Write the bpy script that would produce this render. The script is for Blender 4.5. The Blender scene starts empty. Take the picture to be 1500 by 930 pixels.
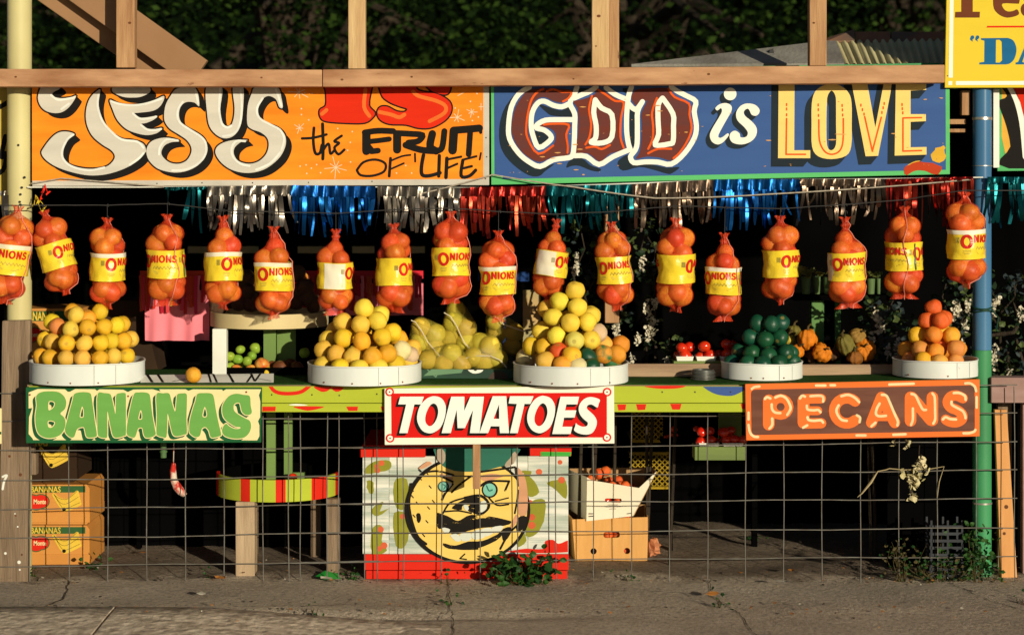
import bpy, bmesh, math, random
import numpy as np
from mathutils import Vector, Matrix, geometry
R = math.radians
S = bpy.context.scene
COL = S.collection

# ------------------------------------------------------------------ camera
CAMH, DIST, F, HR = 1.6, 8.0, 2960.0, 258.0
cd = bpy.data.cameras.new('camera'); cam = bpy.data.objects.new('camera', cd); COL.objects.link(cam)
cam.location = (0, -DIST, CAMH); cam.rotation_euler = (R(90), 0, 0)
cd.sensor_width = 36; cd.lens = F / 1500 * 36
cd.shift_y = -(465 - HR) / 1500
cd.clip_end = 400; cd.clip_start = 0.1
cd.dof.use_dof = True; cd.dof.focus_distance = DIST - 0.05; cd.dof.aperture_fstop = 2.2
S.camera = cam
# ------------------------------------------------------------------ light
AZ, EL = 28, 10.5            # sun to the right of the viewer's back, low
w = bpy.data.worlds.new('World'); S.world = w; w.use_nodes = True
nt = w.node_tree; sky = nt.nodes.new('ShaderNodeTexSky'); sky.sky_type = 'NISHITA'; sky.sun_disc = False
sky.air_density = .7; sky.dust_density = .3
sky.sun_elevation = R(EL); sky.sun_rotation = R(180 - AZ)
nt.links.new(sky.outputs[0], nt.nodes['Background'].inputs[0]); nt.nodes['Background'].inputs[1].default_value = 0.05
ld = bpy.data.lights.new('sun', 'SUN'); ld.energy = 5.0; ld.angle = R(0.5); ld.color = (1, .885, .66)
sun = bpy.data.objects.new('sun', ld); COL.objects.link(sun)
dirv = Vector((-math.sin(R(AZ)) * math.cos(R(EL)), math.cos(R(AZ)) * math.cos(R(EL)), -math.sin(R(EL))))
sun.rotation_euler = dirv.to_track_quat('-Z', 'Y').to_euler(); sun.location = (3, -6, 5)
S.view_settings.view_transform = 'Standard'; S.view_settings.look = 'None'
S.view_settings.exposure = -0.08; S.view_settings.gamma = 1
S.render.engine = 'CYCLES'; S.cycles.max_bounces = 6; S.cycles.transparent_max_bounces = 12

# ------------------------------------------------------------------ helpers
def W(px, py, Y=0.0):
    k = (DIST + Y) / F
    return Vector(((px - 750) * k, Y, CAMH - (py - HR) * k))
def WX(px, Y=0.0): return (px - 750) * (DIST + Y) / F
def WZ(py, Y=0.0): return CAMH - (py - HR) * (DIST + Y) / F
def srgb(r, g, b):
    f = lambda c: ((c / 255 + .055) / 1.055) ** 2.4 if c > 10 else c / 255 / 12.92
    return (f(r), f(g), f(b))

MATS = {}
def mat(name, col, col2=None, scale=8, rough=.6, bump=0., bscale=None, stretch=(1, 1, 1), metal=0., spec=.18,
        chips=0., chipcol=(.30, .21, .12), rand=0., detail=6, coat=0., contrast=.35, trans=0., chipscale=7, sss=0., chipstretch=(1, 1, 5)):
    if name in MATS: return MATS[name]
    m = bpy.data.materials.new(name); m.use_nodes = True; MATS[name] = m
    t = m.node_tree; N = t.nodes; L = t.links; b = N['Principled BSDF']
    tc = N.new('ShaderNodeTexCoord'); mp = N.new('ShaderNodeMapping'); mp.inputs['Scale'].default_value = stretch
    L.new(tc.outputs['Object'], mp.inputs[0])
    oi = N.new('ShaderNodeObjectInfo')
    va = N.new('ShaderNodeVectorMath'); va.operation = 'ADD'
    sc = N.new('ShaderNodeVectorMath'); sc.operation = 'SCALE'; sc.inputs[3].default_value = 37.
    cx = N.new('ShaderNodeCombineXYZ'); L.new(oi.outputs['Random'], cx.inputs[0]); L.new(oi.outputs['Random'], cx.inputs[2])
    L.new(cx.outputs[0], sc.inputs[0]); L.new(mp.outputs[0], va.inputs[0]); L.new(sc.outputs[0], va.inputs[1])
    no = N.new('ShaderNodeTexNoise'); no.inputs['Scale'].default_value = scale; no.inputs['Detail'].default_value = detail
    L.new(va.outputs[0], no.inputs['Vector'])
    mr = N.new('ShaderNodeMapRange'); mr.inputs[1].default_value = .5 - contrast / 2; mr.inputs[2].default_value = .5 + contrast / 2
    L.new(no.outputs['Fac'], mr.inputs[0])
    mx = N.new('ShaderNodeMix'); mx.data_type = 'RGBA'
    c2 = col2 if col2 else tuple(c * .8 for c in col)
    mx.inputs[6].default_value = (*col, 1); mx.inputs[7].default_value = (*c2, 1); L.new(mr.outputs[0], mx.inputs[0])
    out = mx.outputs[2]
    if chips:
        mp2 = N.new('ShaderNodeMapping'); mp2.inputs['Scale'].default_value = chipstretch
        L.new(tc.outputs['Object'], mp2.inputs[0])
        n2 = N.new('ShaderNodeTexNoise'); n2.inputs['Scale'].default_value = chipscale; n2.inputs['Detail'].default_value = 9
        n2.inputs['Roughness'].default_value = .72
        L.new(mp2.outputs[0], n2.inputs['Vector'])
        r2 = N.new('ShaderNodeMapRange'); th = .76 - chips * .2
        r2.inputs[1].default_value = th; r2.inputs[2].default_value = th + .012; L.new(n2.outputs['Fac'], r2.inputs[0])
        m2 = N.new('ShaderNodeMix'); m2.data_type = 'RGBA'; m2.inputs[7].default_value = (*chipcol, 1)
        L.new(out, m2.inputs[6]); L.new(r2.outputs[0], m2.inputs[0]); out = m2.outputs[2]
    if rand:
        hs = N.new('ShaderNodeHueSaturation')
        r1 = N.new('ShaderNodeMapRange'); r1.inputs[3].default_value = .5 - rand * .05; r1.inputs[4].default_value = .5 + rand * .05
        L.new(oi.outputs['Random'], r1.inputs[0]); L.new(r1.outputs[0], hs.inputs['Hue'])
        mm = N.new('ShaderNodeMath'); mm.operation = 'FRACT'; m3 = N.new('ShaderNodeMath'); m3.operation = 'MULTIPLY'; m3.inputs[1].default_value = 7.31
        L.new(oi.outputs['Random'], m3.inputs[0]); L.new(m3.outputs[0], mm.inputs[0])
        r3 = N.new('ShaderNodeMapRange'); r3.inputs[3].default_value = 1 - rand * .3; r3.inputs[4].default_value = 1 + rand * .2
        L.new(mm.outputs[0], r3.inputs[0]); L.new(r3.outputs[0], hs.inputs['Value']); L.new(out, hs.inputs['Color']); out = hs.outputs[0]
    L.new(out, b.inputs['Base Color'])
    b.inputs['Roughness'].default_value = rough; b.inputs['Metallic'].default_value = metal
    b.inputs['Specular IOR Level'].default_value = spec
    if coat: b.inputs['Coat Weight'].default_value = coat; b.inputs['Coat Roughness'].default_value = .12
    if sss: b.inputs['Subsurface Weight'].default_value = sss; b.inputs['Subsurface Radius'].default_value = (.02, .008, .003); b.inputs['Subsurface Scale'].default_value = .5
    if bump:
        n3 = N.new('ShaderNodeTexNoise'); n3.inputs['Scale'].default_value = bscale or scale * 4; n3.inputs['Detail'].default_value = 5
        L.new(va.outputs[0], n3.inputs['Vector'])
        bp = N.new('ShaderNodeBump'); bp.inputs['Strength'].default_value = bump; bp.inputs['Distance'].default_value = .01
        L.new(n3.outputs['Fac'], bp.inputs['Height']); L.new(bp.outputs[0], b.inputs['Normal'])
    if trans:
        tr = N.new('ShaderNodeBsdfTransparent'); ms = N.new('ShaderNodeMixShader'); ms.inputs[0].default_value = trans
        L.new(b.outputs[0], ms.inputs[1]); L.new(tr.outputs[0], ms.inputs[2]); L.new(ms.outputs[0], N['Material Output'].inputs[0])
    return m

def netmat(name, col, open_, scale):
    """woven plastic net: fine crossing threads with open holes between"""
    m = mat(name, col, tuple(c * .75 for c in col), 30, rough=.45, spec=.4, contrast=.6)
    t = m.node_tree; N = t.nodes; L = t.links; b = N['Principled BSDF']
    tc = N.new('ShaderNodeTexCoord')
    ws = []
    for s in (1, -1):
        mp = N.new('ShaderNodeMapping'); mp.inputs['Scale'].default_value = (scale, s * scale, .1); L.new(tc.outputs['UV'], mp.inputs[0])
        mp.inputs['Rotation'].default_value = (0, 0, 0)
        sx = N.new('ShaderNodeSeparateXYZ'); L.new(mp.outputs[0], sx.inputs[0])
        ad = N.new('ShaderNodeMath'); ad.operation = 'ADD'; L.new(sx.outputs[0], ad.inputs[0]); L.new(sx.outputs[1], ad.inputs[1])
        fr = N.new('ShaderNodeMath'); fr.operation = 'FRACT'; L.new(ad.outputs[0], fr.inputs[0])
        lt = N.new('ShaderNodeMath'); lt.operation = 'LESS_THAN'; lt.inputs[1].default_value = 1 - math.sqrt(open_); L.new(fr.outputs[0], lt.inputs[0]); ws.append(lt)
    mxm = N.new('ShaderNodeMath'); mxm.operation = 'MAXIMUM'; L.new(ws[0].outputs[0], mxm.inputs[0]); L.new(ws[1].outputs[0], mxm.inputs[1])
    tr = N.new('ShaderNodeBsdfTransparent'); ms = N.new('ShaderNodeMixShader'); L.new(mxm.outputs[0], ms.inputs[0])
    L.new(tr.outputs[0], ms.inputs[1]); L.new(b.outputs[0], ms.inputs[2]); L.new(ms.outputs[0], N['Material Output'].inputs[0])
    return m

class MB:
    def __init__(s): s.v = []; s.f = []; s.uv = None
    def add(s, vs, fs):
        o = len(s.v); s.v += [tuple(v) for v in vs]; s.f += [tuple(i + o for i in f) for f in fs]; return s
    def box(s, x0, x1, y0, y1, z0, z1):
        vs = [(x, y, z) for z in (z0, z1) for y in (y0, y1) for x in (x0, x1)]
        return s.add(vs, [(0, 2, 3, 1), (4, 5, 7, 6), (0, 1, 5, 4), (2, 6, 7, 3), (0, 4, 6, 2), (1, 3, 7, 5)])
    def bar(s, a, b, wx, wy, up=(0, 1, 0)):
        a = Vector(a); b = Vector(b); d = (b - a).normalized(); u = Vector(up); u = (u - d * u.dot(d))
        if u.length < 1e-4: u = Vector((1, 0, 0)); u = u - d * u.dot(d)
        u.normalize(); n = d.cross(u)
        vs = [p + n * i * wx / 2 + u * j * wy / 2 for p in (a, b) for j in (-1, 1) for i in (-1, 1)]
        return s.add(vs, [(0, 1, 3, 2), (4, 6, 7, 5), (0, 4, 5, 1), (1, 5, 7, 3), (3, 7, 6, 2), (2, 6, 4, 0)])
    def tube(s, pts, r, n=8, cap=True):
        pts = [Vector(p) for p in pts]; rs = r if isinstance(r, (list, tuple)) else [r] * len(pts)
        o = len(s.v); prev = None
        for i, p in enumerate(pts):
            d = (pts[min(i + 1, len(pts) - 1)] - pts[max(i - 1, 0)]).normalized()
            u = prev if prev is not None else (Vector((0, 0, 1)) if abs(d.z) < .9 else Vector((1, 0, 0)))
            u = (u - d * u.dot(d)).normalized(); prev = u; vv = d.cross(u)
            for k in range(n):
                a = 2 * math.pi * k / n; s.v.append(tuple(p + (u * math.cos(a) + vv * math.sin(a)) * rs[i]))
        for i in range(len(pts) - 1):
            for k in range(n):
                a = o + i * n + k; b = o + i * n + (k + 1) % n; s.f.append((a, b, b + n, a + n))
        if cap:
            s.f.append(tuple(o + k for k in range(n))[::-1]); e = o + (len(pts) - 1) * n; s.f.append(tuple(e + k for k in range(n)))
        return s
    def lathe(s, prof, c, n=40, closed=False):
        o = len(s.v)
        for (r, z) in prof:
            for k in range(n):
                a = 2 * math.pi * k / n; s.v.append((c[0] + r * math.cos(a), c[1] + r * math.sin(a), c[2] + z))
        P = len(prof)
        for i in range(P if closed else P - 1):
            for k in range(n):
                a = o + i * n + k; b = o + i * n + (k + 1) % n; j = (i + 1) % P
                s.f.append((a, b, o + j * n + (k + 1) % n, o + j * n + k))
        return s
    def prism(s, poly, y0, y1):
        """polygon of (x,z) extruded from y0 (front) to y1"""
        n = len(poly); vs = [(x, y0, z) for x, z in poly] + [(x, y1, z) for x, z in poly]
        fs = [tuple(range(n)), tuple(range(2 * n - 1, n - 1, -1))]
        fs += [(i, i + n, (i + 1) % n + n, (i + 1) % n) for i in range(n)]
        return s.add(vs, fs)

def make(name, mb, m, parent=None, smooth=False, bevel=0, origin=None, subdiv=0):
    vs = mb.v
    if parent is not None: org = parent_org(parent)
    elif origin is not None: org = Vector(origin)
    else:
        a = np.array(vs); org = Vector(((a[:, 0].min() + a[:, 0].max()) / 2, (a[:, 1].min() + a[:, 1].max()) / 2, a[:, 2].min()))
    me = bpy.data.meshes.new(name); me.from_pydata([(x - org.x, y - org.y, z - org.z) for x, y, z in vs], [], mb.f)
    if mb.uv:
        ul = me.uv_layers.new(name='UVMap')
        li = np.zeros(len(me.loops), dtype=np.int32); me.loops.foreach_get('vertex_index', li)
        ul.data.foreach_set('uv', np.array(mb.uv, dtype=np.float32)[li].ravel())
    for mm in (m if isinstance(m, (list, tuple)) else [m]): me.materials.append(mm)
    bm = bmesh.new(); bm.from_mesh(me); bmesh.ops.recalc_face_normals(bm, faces=bm.faces); bm.to_mesh(me); bm.free()
    if smooth:
        me.polygons.foreach_set('use_smooth', [True] * len(me.polygons))
        if smooth != 'all': me.set_sharp_from_angle(angle=R(40))
    o = bpy.data.objects.new(name, me); COL.objects.link(o)
    if parent is not None: o.parent = parent
    else: o.location = org
    if bevel:
        bv = o.modifiers.new('bevel', 'BEVEL'); bv.width = bevel; bv.segments = 2; bv.limit_method = 'ANGLE'
    return o
def parent_org(p):
    v = Vector(p.location); 
    while p.parent is not None: p = p.parent; v += Vector(p.location)
    return v
def tag(o, label=None, cat=None, group=None, kind=None):
    if label: o['label'] = label
    if cat: o['category'] = cat
    if group: o['group'] = group
    if kind: o['kind'] = kind
    return o
def empty(name, loc, label=None, cat=None, group=None):
    o = bpy.data.objects.new(name, None); COL.objects.link(o); o.location = loc; o.empty_display_size = .05
    return tag(o, label, cat, group)
def copy_tree(o, parent=None):
    c = o.copy(); COL.objects.link(c); c.parent = parent
    for ch in list(o.children): copy_tree(ch, c)
    return c

# ---- flat painted shapes: union of glyphs, each glyph a list of loops (even-odd inside a glyph)
def smooth(pts, n=4, closed=True):
    P = [np.array(p, float) for p in pts]; N_ = len(P); out = []
    rng = range(N_) if closed else range(N_ - 1)
    for i in rng:
        if closed: a, b, c, d = P[(i - 1) % N_], P[i], P[(i + 1) % N_], P[(i + 2) % N_]
        else: a, b, c, d = P[max(i - 1, 0)], P[i], P[i + 1], P[min(i + 2, N_ - 1)]
        for k in range(n):
            t = k / n
            out.append(tuple(.5 * ((2 * b) + (c - a) * t + (2 * a - 5 * b + 4 * c - d) * t * t + (3 * b - a - 3 * c + d) * t ** 3)))
    if not closed: out.append(tuple(P[-1]))
    return out
def circle(c, r, n=20, ry=None):
    ry = ry or r
    return [(c[0] + r * math.cos(2 * math.pi * k / n), c[1] + ry * math.sin(2 * math.pi * k / n)) for k in range(n)]
def stroke(pts, wd, sm=True, n=4, caps=True):
    """glyphs of a brush stroke: a ribbon with round ends and round corners"""
    if sm and len(pts) > 2: pts = smooth(pts, n, False)
    pts = [p for i, p in enumerate(pts) if i == 0 or math.hypot(p[0] - pts[i - 1][0], p[1] - pts[i - 1][1]) > 1e-6]
    g = []; h = wd / 2; N_ = len(pts); closed = N_ > 3 and math.hypot(pts[0][0] - pts[-1][0], pts[0][1] - pts[-1][1]) < 1e-6
    def dr(a, b): l = math.hypot(b[0] - a[0], b[1] - a[1]); return ((b[0] - a[0]) / l, (b[1] - a[1]) / l)
    D = [dr(pts[i], pts[i + 1]) for i in range(N_ - 1)]; off = []
    for i in range(N_):
        p = D[i - 1] if i else (D[-1] if closed else D[0]); q = D[i] if i < N_ - 1 else (D[0] if closed else D[-1]); c = p[0] * q[0] + p[1] * q[1]
        if c > .5:
            mx, my = p[0] + q[0], p[1] + q[1]; l = math.hypot(mx, my); k = h / max(.5, l / 2); off.append(((-my / l * k, mx / l * k),) * 2)
        else:
            off.append(((-p[1] * h, p[0] * h), (-q[1] * h, q[0] * h))); g.append([circle(pts[i], h, 14)])
    for i in range(N_ - 1):
        a, b = pts[i], pts[i + 1]; u, v = off[i][1], off[i + 1][0]
        g.append([[(a[0] + u[0], a[1] + u[1]), (b[0] + v[0], b[1] + v[1]), (b[0] - v[0], b[1] - v[1]), (a[0] - u[0], a[1] - u[1])]])
    if caps and not closed: g += [[circle(pts[0], h, 12)], [circle(pts[-1], h, 12)]]
    return g
def outline(loop, wd): return stroke(list(loop) + [loop[0]], wd, False)
def shift(glyph, dx, dy): return [[(x + dx, y + dy) for x, y in lp] for lp in glyph]
def sweep(glyph, dx, dy):
    g = [glyph, shift(glyph, dx, dy)]
    for lp in glyph:
        for a, b in zip(lp, lp[1:] + lp[:1]):
            g.append([[a, b, (b[0] + dx, b[1] + dy), (a[0] + dx, a[1] + dy)]])
    return g
def tri_fill(glyphs, clip=None):
    if clip is not None:
        lo = [clip[0], clip[1]]; hi = [clip[2], clip[3]]
        glyphs = [[[(min(max(x, lo[0]), hi[0]), min(max(y, lo[1]), hi[1])) for x, y in lp] for lp in g] for g in glyphs]
    vs = []; fs = []
    rnd = random.Random(5)
    for g in glyphs:
        for lp in g:
            o = len(vs); vs += [Vector((x, y)) for x, y in lp]; fs.append(list(range(o, o + len(lp))))
    ov, oe, of, *_ = geometry.delaunay_2d_cdt(vs, [], fs, 0, 1e-5)
    V = np.array([(v.x, v.y) for v in ov]); T = np.array([f for f in of if len(f) == 3])
    if len(T) == 0: return [], []
    C = V[T].mean(axis=1); keep = np.zeros(len(T), bool)
    CX, CY_ = C[:, 0], C[:, 1]; Call = C
    for g in glyphs:
        A = np.array([p for lp in g for p in lp]); lo_, hi_ = A.min(0), A.max(0)
        ix = np.nonzero((~keep) & (CX >= lo_[0]) & (CX <= hi_[0]) & (CY_ >= lo_[1]) & (CY_ <= hi_[1]))[0]
        if len(ix) == 0: continue
        C = Call[ix]; ins = np.zeros(len(ix), bool)
        for lp in g:
            P = np.array(lp); x0, y0 = P[:, 0], P[:, 1]; x1, y1 = np.roll(x0, -1), np.roll(y0, -1)
            cond = (y0[None] > C[:, 1:2]) != (y1[None] > C[:, 1:2])
            dy = np.where(np.abs(y1 - y0) < 1e-12, 1e-12, y1 - y0)
            xi = (x1 - x0)[None] * (C[:, 1:2] - y0[None]) / dy[None] + x0[None]
            ins ^= ((cond & (C[:, 0:1] < xi)).sum(axis=1) % 2).astype(bool)
        keep[ix] |= ins
    T = T[keep]
    used = np.unique(T); rm = -np.ones(len(V), int); rm[used] = np.arange(len(used))
    return [tuple(v) for v in V[used]], [tuple(rm[t]) for t in T]
def paint(name, glyphs, Y, layer, m, parent, clip=None, label=None):
    v, f = tri_fill(glyphs, clip)
    if not f: return None
    yy = Y - .0007 * layer; mb = MB(); mb.add([W(x, y, Y)[:1] + (yy,) + W(x, y, Y)[2:] if False else (W(x, y, Y).x, yy, W(x, y, Y).z) for x, y in v], f)
    # every separate brush mark is a part of its own; tiny specks stay together
    par = list(range(len(v)))
    def find(i):
        while par[i] != i: par[i] = par[par[i]]; i = par[i]
        return i
    for t in f:
        a = find(t[0])
        for q in t[1:]: par[find(q)] = a
    groups = {}
    for t in f: groups.setdefault(find(t[0]), []).append(t)
    if 1 < len(groups) <= 40 and name not in SPECKS:
        for fs in groups.values():
            us = sorted({i for t in fs for i in t}); rm = {i: k for k, i in enumerate(us)}; m2 = MB(); m2.add([mb.v[i] for i in us], [tuple(rm[i] for i in t) for t in fs]); o = make(name, m2, m, parent)
        return o
    o = make(name, mb, m, parent)
    if len(groups) > 1: o['kind'] = 'stuff'
    if label: o['label'] = label
    return o
SPECKS = {'bare_chip', 'star_marks', 'small_print', 'print_line', 'letter_line', 'wash_stroke', 'knot', 'letter_shadow', 'letter_outline', 'face_lines'}
def crop(x0, y0, k): return lambda pts: [(x0 + x / k, y0 + y / k) for x, y in pts]
def plate(name, poly, Y, th, m, parent=None, bevel=.002):
    mb = MB(); mb.prism([(W(x, y, Y).x, W(x, y, Y).z) for x, y in poly], Y, Y + th)
    return make(name, mb, m, parent, bevel=bevel)
# ------------------------------------------------------------------ materials
rng = random.Random(11)
M_white = mat('white_paint', (.74, .76, .70), (.62, .63, .56), 6, rough=.5, chips=.25, chipcol=(.3, .2, .11))
M_tray = mat('tray_enamel', (.72, .76, .74), (.54, .57, .54), 7, rough=.42, contrast=.6, chips=.40, chipcol=(.30, .17, .08), chipscale=16, stretch=(1, 1, .35), chipstretch=(1, 1, .5))
M_lumber = mat('new_lumber', (.47, .28, .14), (.28, .14, .065), 4, rough=.75, bump=.3, stretch=(10, 10, 1), contrast=.45, chips=.58, chipcol=(.18, .08, .04), chipscale=5, chipstretch=(6, 6, 1))
M_lumberx = mat('new_lumber_long', (.50, .29, .16), (.27, .125, .06), 2.2, rough=.75, bump=.3, stretch=(2.2, 6, 9), contrast=.4, chips=.62, chipcol=(.20, .085, .04), chipscale=6, chipstretch=(1.2, 3, 5))
M_pale = mat('pale_lumber', (.58, .41, .21), (.40, .24, .11), 4, rough=.75, bump=.3, stretch=(9, 9, 1), contrast=.45, chips=.58, chipcol=(.28, .15, .07), chipscale=5, chipstretch=(6, 6, 1))
M_grey = mat('weathered_wood', (.27, .195, .13), (.12, .08, .05), 4, rough=.85, bump=.5, stretch=(9, 9, .8), contrast=.5)
M_greyx = mat('weathered_wood_long', (.40, .28, .18), (.25, .16, .10), 4, rough=.85, bump=.4, stretch=(.8, 9, 9), contrast=.5)
M_dark = mat('shade_black', (.0022, .0022, .0025), (.0015, .0015, .0015), 3, rough=1, spec=0, bump=.3, bscale=5)  # near black standing in for deep shade, also on plain dark parts
M_tarpaper = mat('tar_paper', (.26, .25, .225), (.16, .15, .135), 6, rough=.9, bump=.5, bscale=60)
M_wire = mat('galvanised_wire', (.17, .165, .15), (.10, .085, .07), 20, rough=.6, metal=.2)
M_dwire = mat('dark_wire', (.03, .03, .03), None, 20, rough=.6)
M_rope = mat('grey_rope', (.42, .38, .31), (.28, .24, .19), 60, rough=.8)

# ------------------------------------------------------------------ ground
def ground_mesh():
    mb = MB(); xs = list(np.linspace(-3.2, 3.2, 161)); ys = list(np.linspace(-1.9, 2.6, 115))
    xs = [-60, -20, -8, -4.5] + xs + [4.5, 8, 20, 60]; ys = [-40, -12, -5, -3] + ys + [4, 8, 20, 60, 120]
    from mathutils import noise
    for y in ys:
        for x in xs:
            z = 0
            if abs(x) < 3.3 and -2 < y < 2.7:
                z = .007 * noise.noise((x * 1.3, y * 1.3, 0)) + .003 * noise.noise((x * 7, y * 7, 3)) + .0015 * noise.noise((x * 22, y * 22, 5))
                z += .012 * max(0, min(1, (y - .02) / .06)) * (.5 + noise.noise((x * 3, y * 5, 9)))
                # worn gutter along the back of the kerb
                g = math.exp(-((y + .63 + .03 * noise.noise((x * 2, 0, 4))) / .055) ** 2) * max(0, min(1, (-.55 - x + 1.0) / .8))
                z -= .028 * g
            mb.v.append((x, y, z))
    n = len(xs)
    mb.f = [(j * n + i, j * n + i + 1, (j + 1) * n + i + 1, (j + 1) * n + i) for j in range(len(ys) - 1) for i in range(n - 1)]
    return mb
def ground_mat():
    m = mat('worn_concrete', (.72, .60, .46), (.46, .37, .28), 2.6, rough=.9, bump=.8, bscale=260, contrast=.5, detail=12)
    t = m.node_tree; N = t.nodes; L = t.links; b = N['Principled BSDF']
    src = b.inputs['Base Color'].links[0].from_socket
    tc = N.new('ShaderNodeTexCoord'); n1 = N.new('ShaderNodeTexNoise'); n1.inputs['Scale'].default_value = 95; n1.inputs['Detail'].default_value = 3
    L.new(tc.outputs['Object'], n1.inputs['Vector'])
    r = N.new('ShaderNodeMapRange'); r.inputs[1].default_value = .58; r.inputs[2].default_value = .66; L.new(n1.outputs['Fac'], r.inputs[0])
    mx = N.new('ShaderNodeMix'); mx.data_type = 'RGBA'; mx.inputs[7].default_value = (.62, .55, .45, 1); L.new(src, mx.inputs[6]); L.new(r.outputs[0], mx.inputs[0])
    # dirt behind the fence line and in the gutter: soil colour with its own outline
    n2 = N.new('ShaderNodeTexNoise'); n2.inputs['Scale'].default_value = 5; n2.inputs['Detail'].default_value = 10; L.new(tc.outputs['Object'], n2.inputs['Vector'])
    sp = N.new('ShaderNodeSeparateXYZ'); L.new(tc.outputs['Object'], sp.inputs[0])
    a = N.new('ShaderNodeMath'); a.operation = 'MULTIPLY_ADD'; a.inputs[1].default_value = .55; L.new(n2.outputs['Fac'], a.inputs[0]); L.new(sp.outputs[1], a.inputs[2])
    r2 = N.new('ShaderNodeMapRange'); r2.inputs[1].default_value = .27; r2.inputs[2].default_value = .37; r2.inputs[4].default_value = .7; L.new(a.outputs[0], r2.inputs[0])
    m2 = N.new('ShaderNodeMix'); m2.data_type = 'RGBA'; m2.inputs[7].default_value = (.12, .082, .055, 1); L.new(mx.outputs[2], m2.inputs[6]); L.new(r2.outputs[0], m2.inputs[0])
    n5 = N.new('ShaderNodeTexNoise'); n5.inputs['Scale'].default_value = 45; n5.inputs['Detail'].default_value = 6; n5.inputs['Roughness'].default_value = .8; L.new(tc.outputs['Object'], n5.inputs['Vector'])
    r5_ = N.new('ShaderNodeMapRange'); r5_.inputs[1].default_value = .46; r5_.inputs[2].default_value = .64; r5_.inputs[3].default_value = 1.15; r5_.inputs[4].default_value = .66; L.new(n5.outputs['Fac'], r5_.inputs[0])
    m5 = N.new('ShaderNodeMix'); m5.data_type = 'RGBA'; m5.blend_type = 'MULTIPLY'; m5.inputs[0].default_value = 1; L.new(m2.outputs[2], m5.inputs[6]); L.new(r5_.outputs[0], m5.inputs[7])
    L.new(m5.outputs[2], b.inputs['Base Color'])
    n4 = N.new('ShaderNodeTexNoise'); n4.inputs['Scale'].default_value = 38; n4.inputs['Detail'].default_value = 8; n4.inputs['Roughness'].default_value = .7; L.new(tc.outputs['Object'], n4.inputs['Vector'])
    old = b.inputs['Normal'].links[0].from_node; bp = N.new('ShaderNodeBump'); bp.inputs['Strength'].default_value = .9; bp.inputs['Distance'].default_value = .035
    L.new(n4.outputs['Fac'], bp.inputs['Height']); L.new(old.outputs[0], bp.inputs['Normal']); L.new(bp.outputs[0], b.inputs['Normal'])
    return m
g = make('pavement', ground_mesh(), ground_mat(), smooth='all', origin=(0, 0, 0)); g['kind'] = 'structure'
M_kerb = mat('kerb_concrete', (.80, .68, .53), (.40, .32, .24), 26, rough=.9, bump=1.0, bscale=30, contrast=.32, detail=10, chips=.5, chipcol=(.7, .62, .5), chipscale=40, chipstretch=(1, 1, 1))
def kerb(x0, x1):
    mb = MB(); n = 24
    for i in range(n + 1):
        x = x0 + (x1 - x0) * i / n; h = .045 * max(0, min(1, (-.35 - x) / .75)) + .0
        yb = -.69 - .045 * max(0, (x + 1.6) / 1.0) ** 2 if x > -1.6 else -.69
        for (y, z) in ((-1.6, h - .02), (-.86, h + .002), (yb - .02, h + .003), (yb, h - .008), (yb, -.06)): mb.v.append((x, y, z))
    for i in range(n):
        for k in range(4): mb.f.append((i * 5 + k, i * 5 + k + 1, i * 5 + 6 + k, i * 5 + 5 + k))
    mb.f.append((0, 1, 2, 3, 4)); e = n * 5; mb.f.append((e, e + 1, e + 2, e + 3, e + 4))
    return mb
xj = WX(158, -.85)
kb = empty('kerb', (-1.5, -.9, 0)); kb['kind'] = 'structure'; kb['label'] = 'low concrete kerb that dies into the pavement at the left front'
make('kerb_stone', kerb(-4.5, xj - .006), M_kerb, kb, smooth=True); make('kerb_stone', kerb(xj + .006, -.25), M_kerb, kb, smooth=True)
# cracks in the slab
M_crack = mat('crack_soil', (.11, .085, .06), (.07, .05, .035), 20, rough=1)
def crack(pts, wd, seed):
    r = random.Random(seed); mb = MB(); P = [Vector((p[0], p[1], .0)) for p in pts]; L_ = []
    for a, b in zip(P[:-1], P[1:]):
        for k in range(10): q = a.lerp(b, k / 10); L_.append(q + Vector((r.uniform(-1, 1), r.uniform(-1, 1), 0)) * .006)
    from mathutils import noise
    for i, q in enumerate(L_):
        d = (L_[min(i + 1, len(L_) - 1)] - L_[max(i - 1, 0)]).normalized(); nrm = Vector((-d.y, d.x, 0)); h = wd * r.uniform(.2, 1)
        z = .014
        zq = .007 * noise.noise((q.x * 1.3, q.y * 1.3, 0)) + .003 * noise.noise((q.x * 7, q.y * 7, 3)) + .0025
        for s in (1, -1): u = q + nrm * h * s; mb.v.append((u.x, u.y, zq))
    mb.f = [(2 * i, 2 * i + 1, 2 * i + 3, 2 * i + 2) for i in range(len(L_) - 1)]
    o = make('crack', mb, M_crack, g); return o
crack([(-.25, -.02), (-.24, -.35), (-.22, -.62), (-.2, -1.05)], .0028, 1)
crack([(.78, -.02), (.76, -.3), (.83, -.6), (.85, -1.05)], .0026, 2)
crack([(-1.75, .0), (-1.7, -.35), (-1.78, -.62)], .004, 3)
crack([(1.72, -.05), (1.8, -.4), (1.95, -.7)], .003, 4)
crack([(-1.0, -.5), (-.6, -.45), (-.25, -.28), (.3, -.2), (.9, -.28)], .0022, 5)

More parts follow.
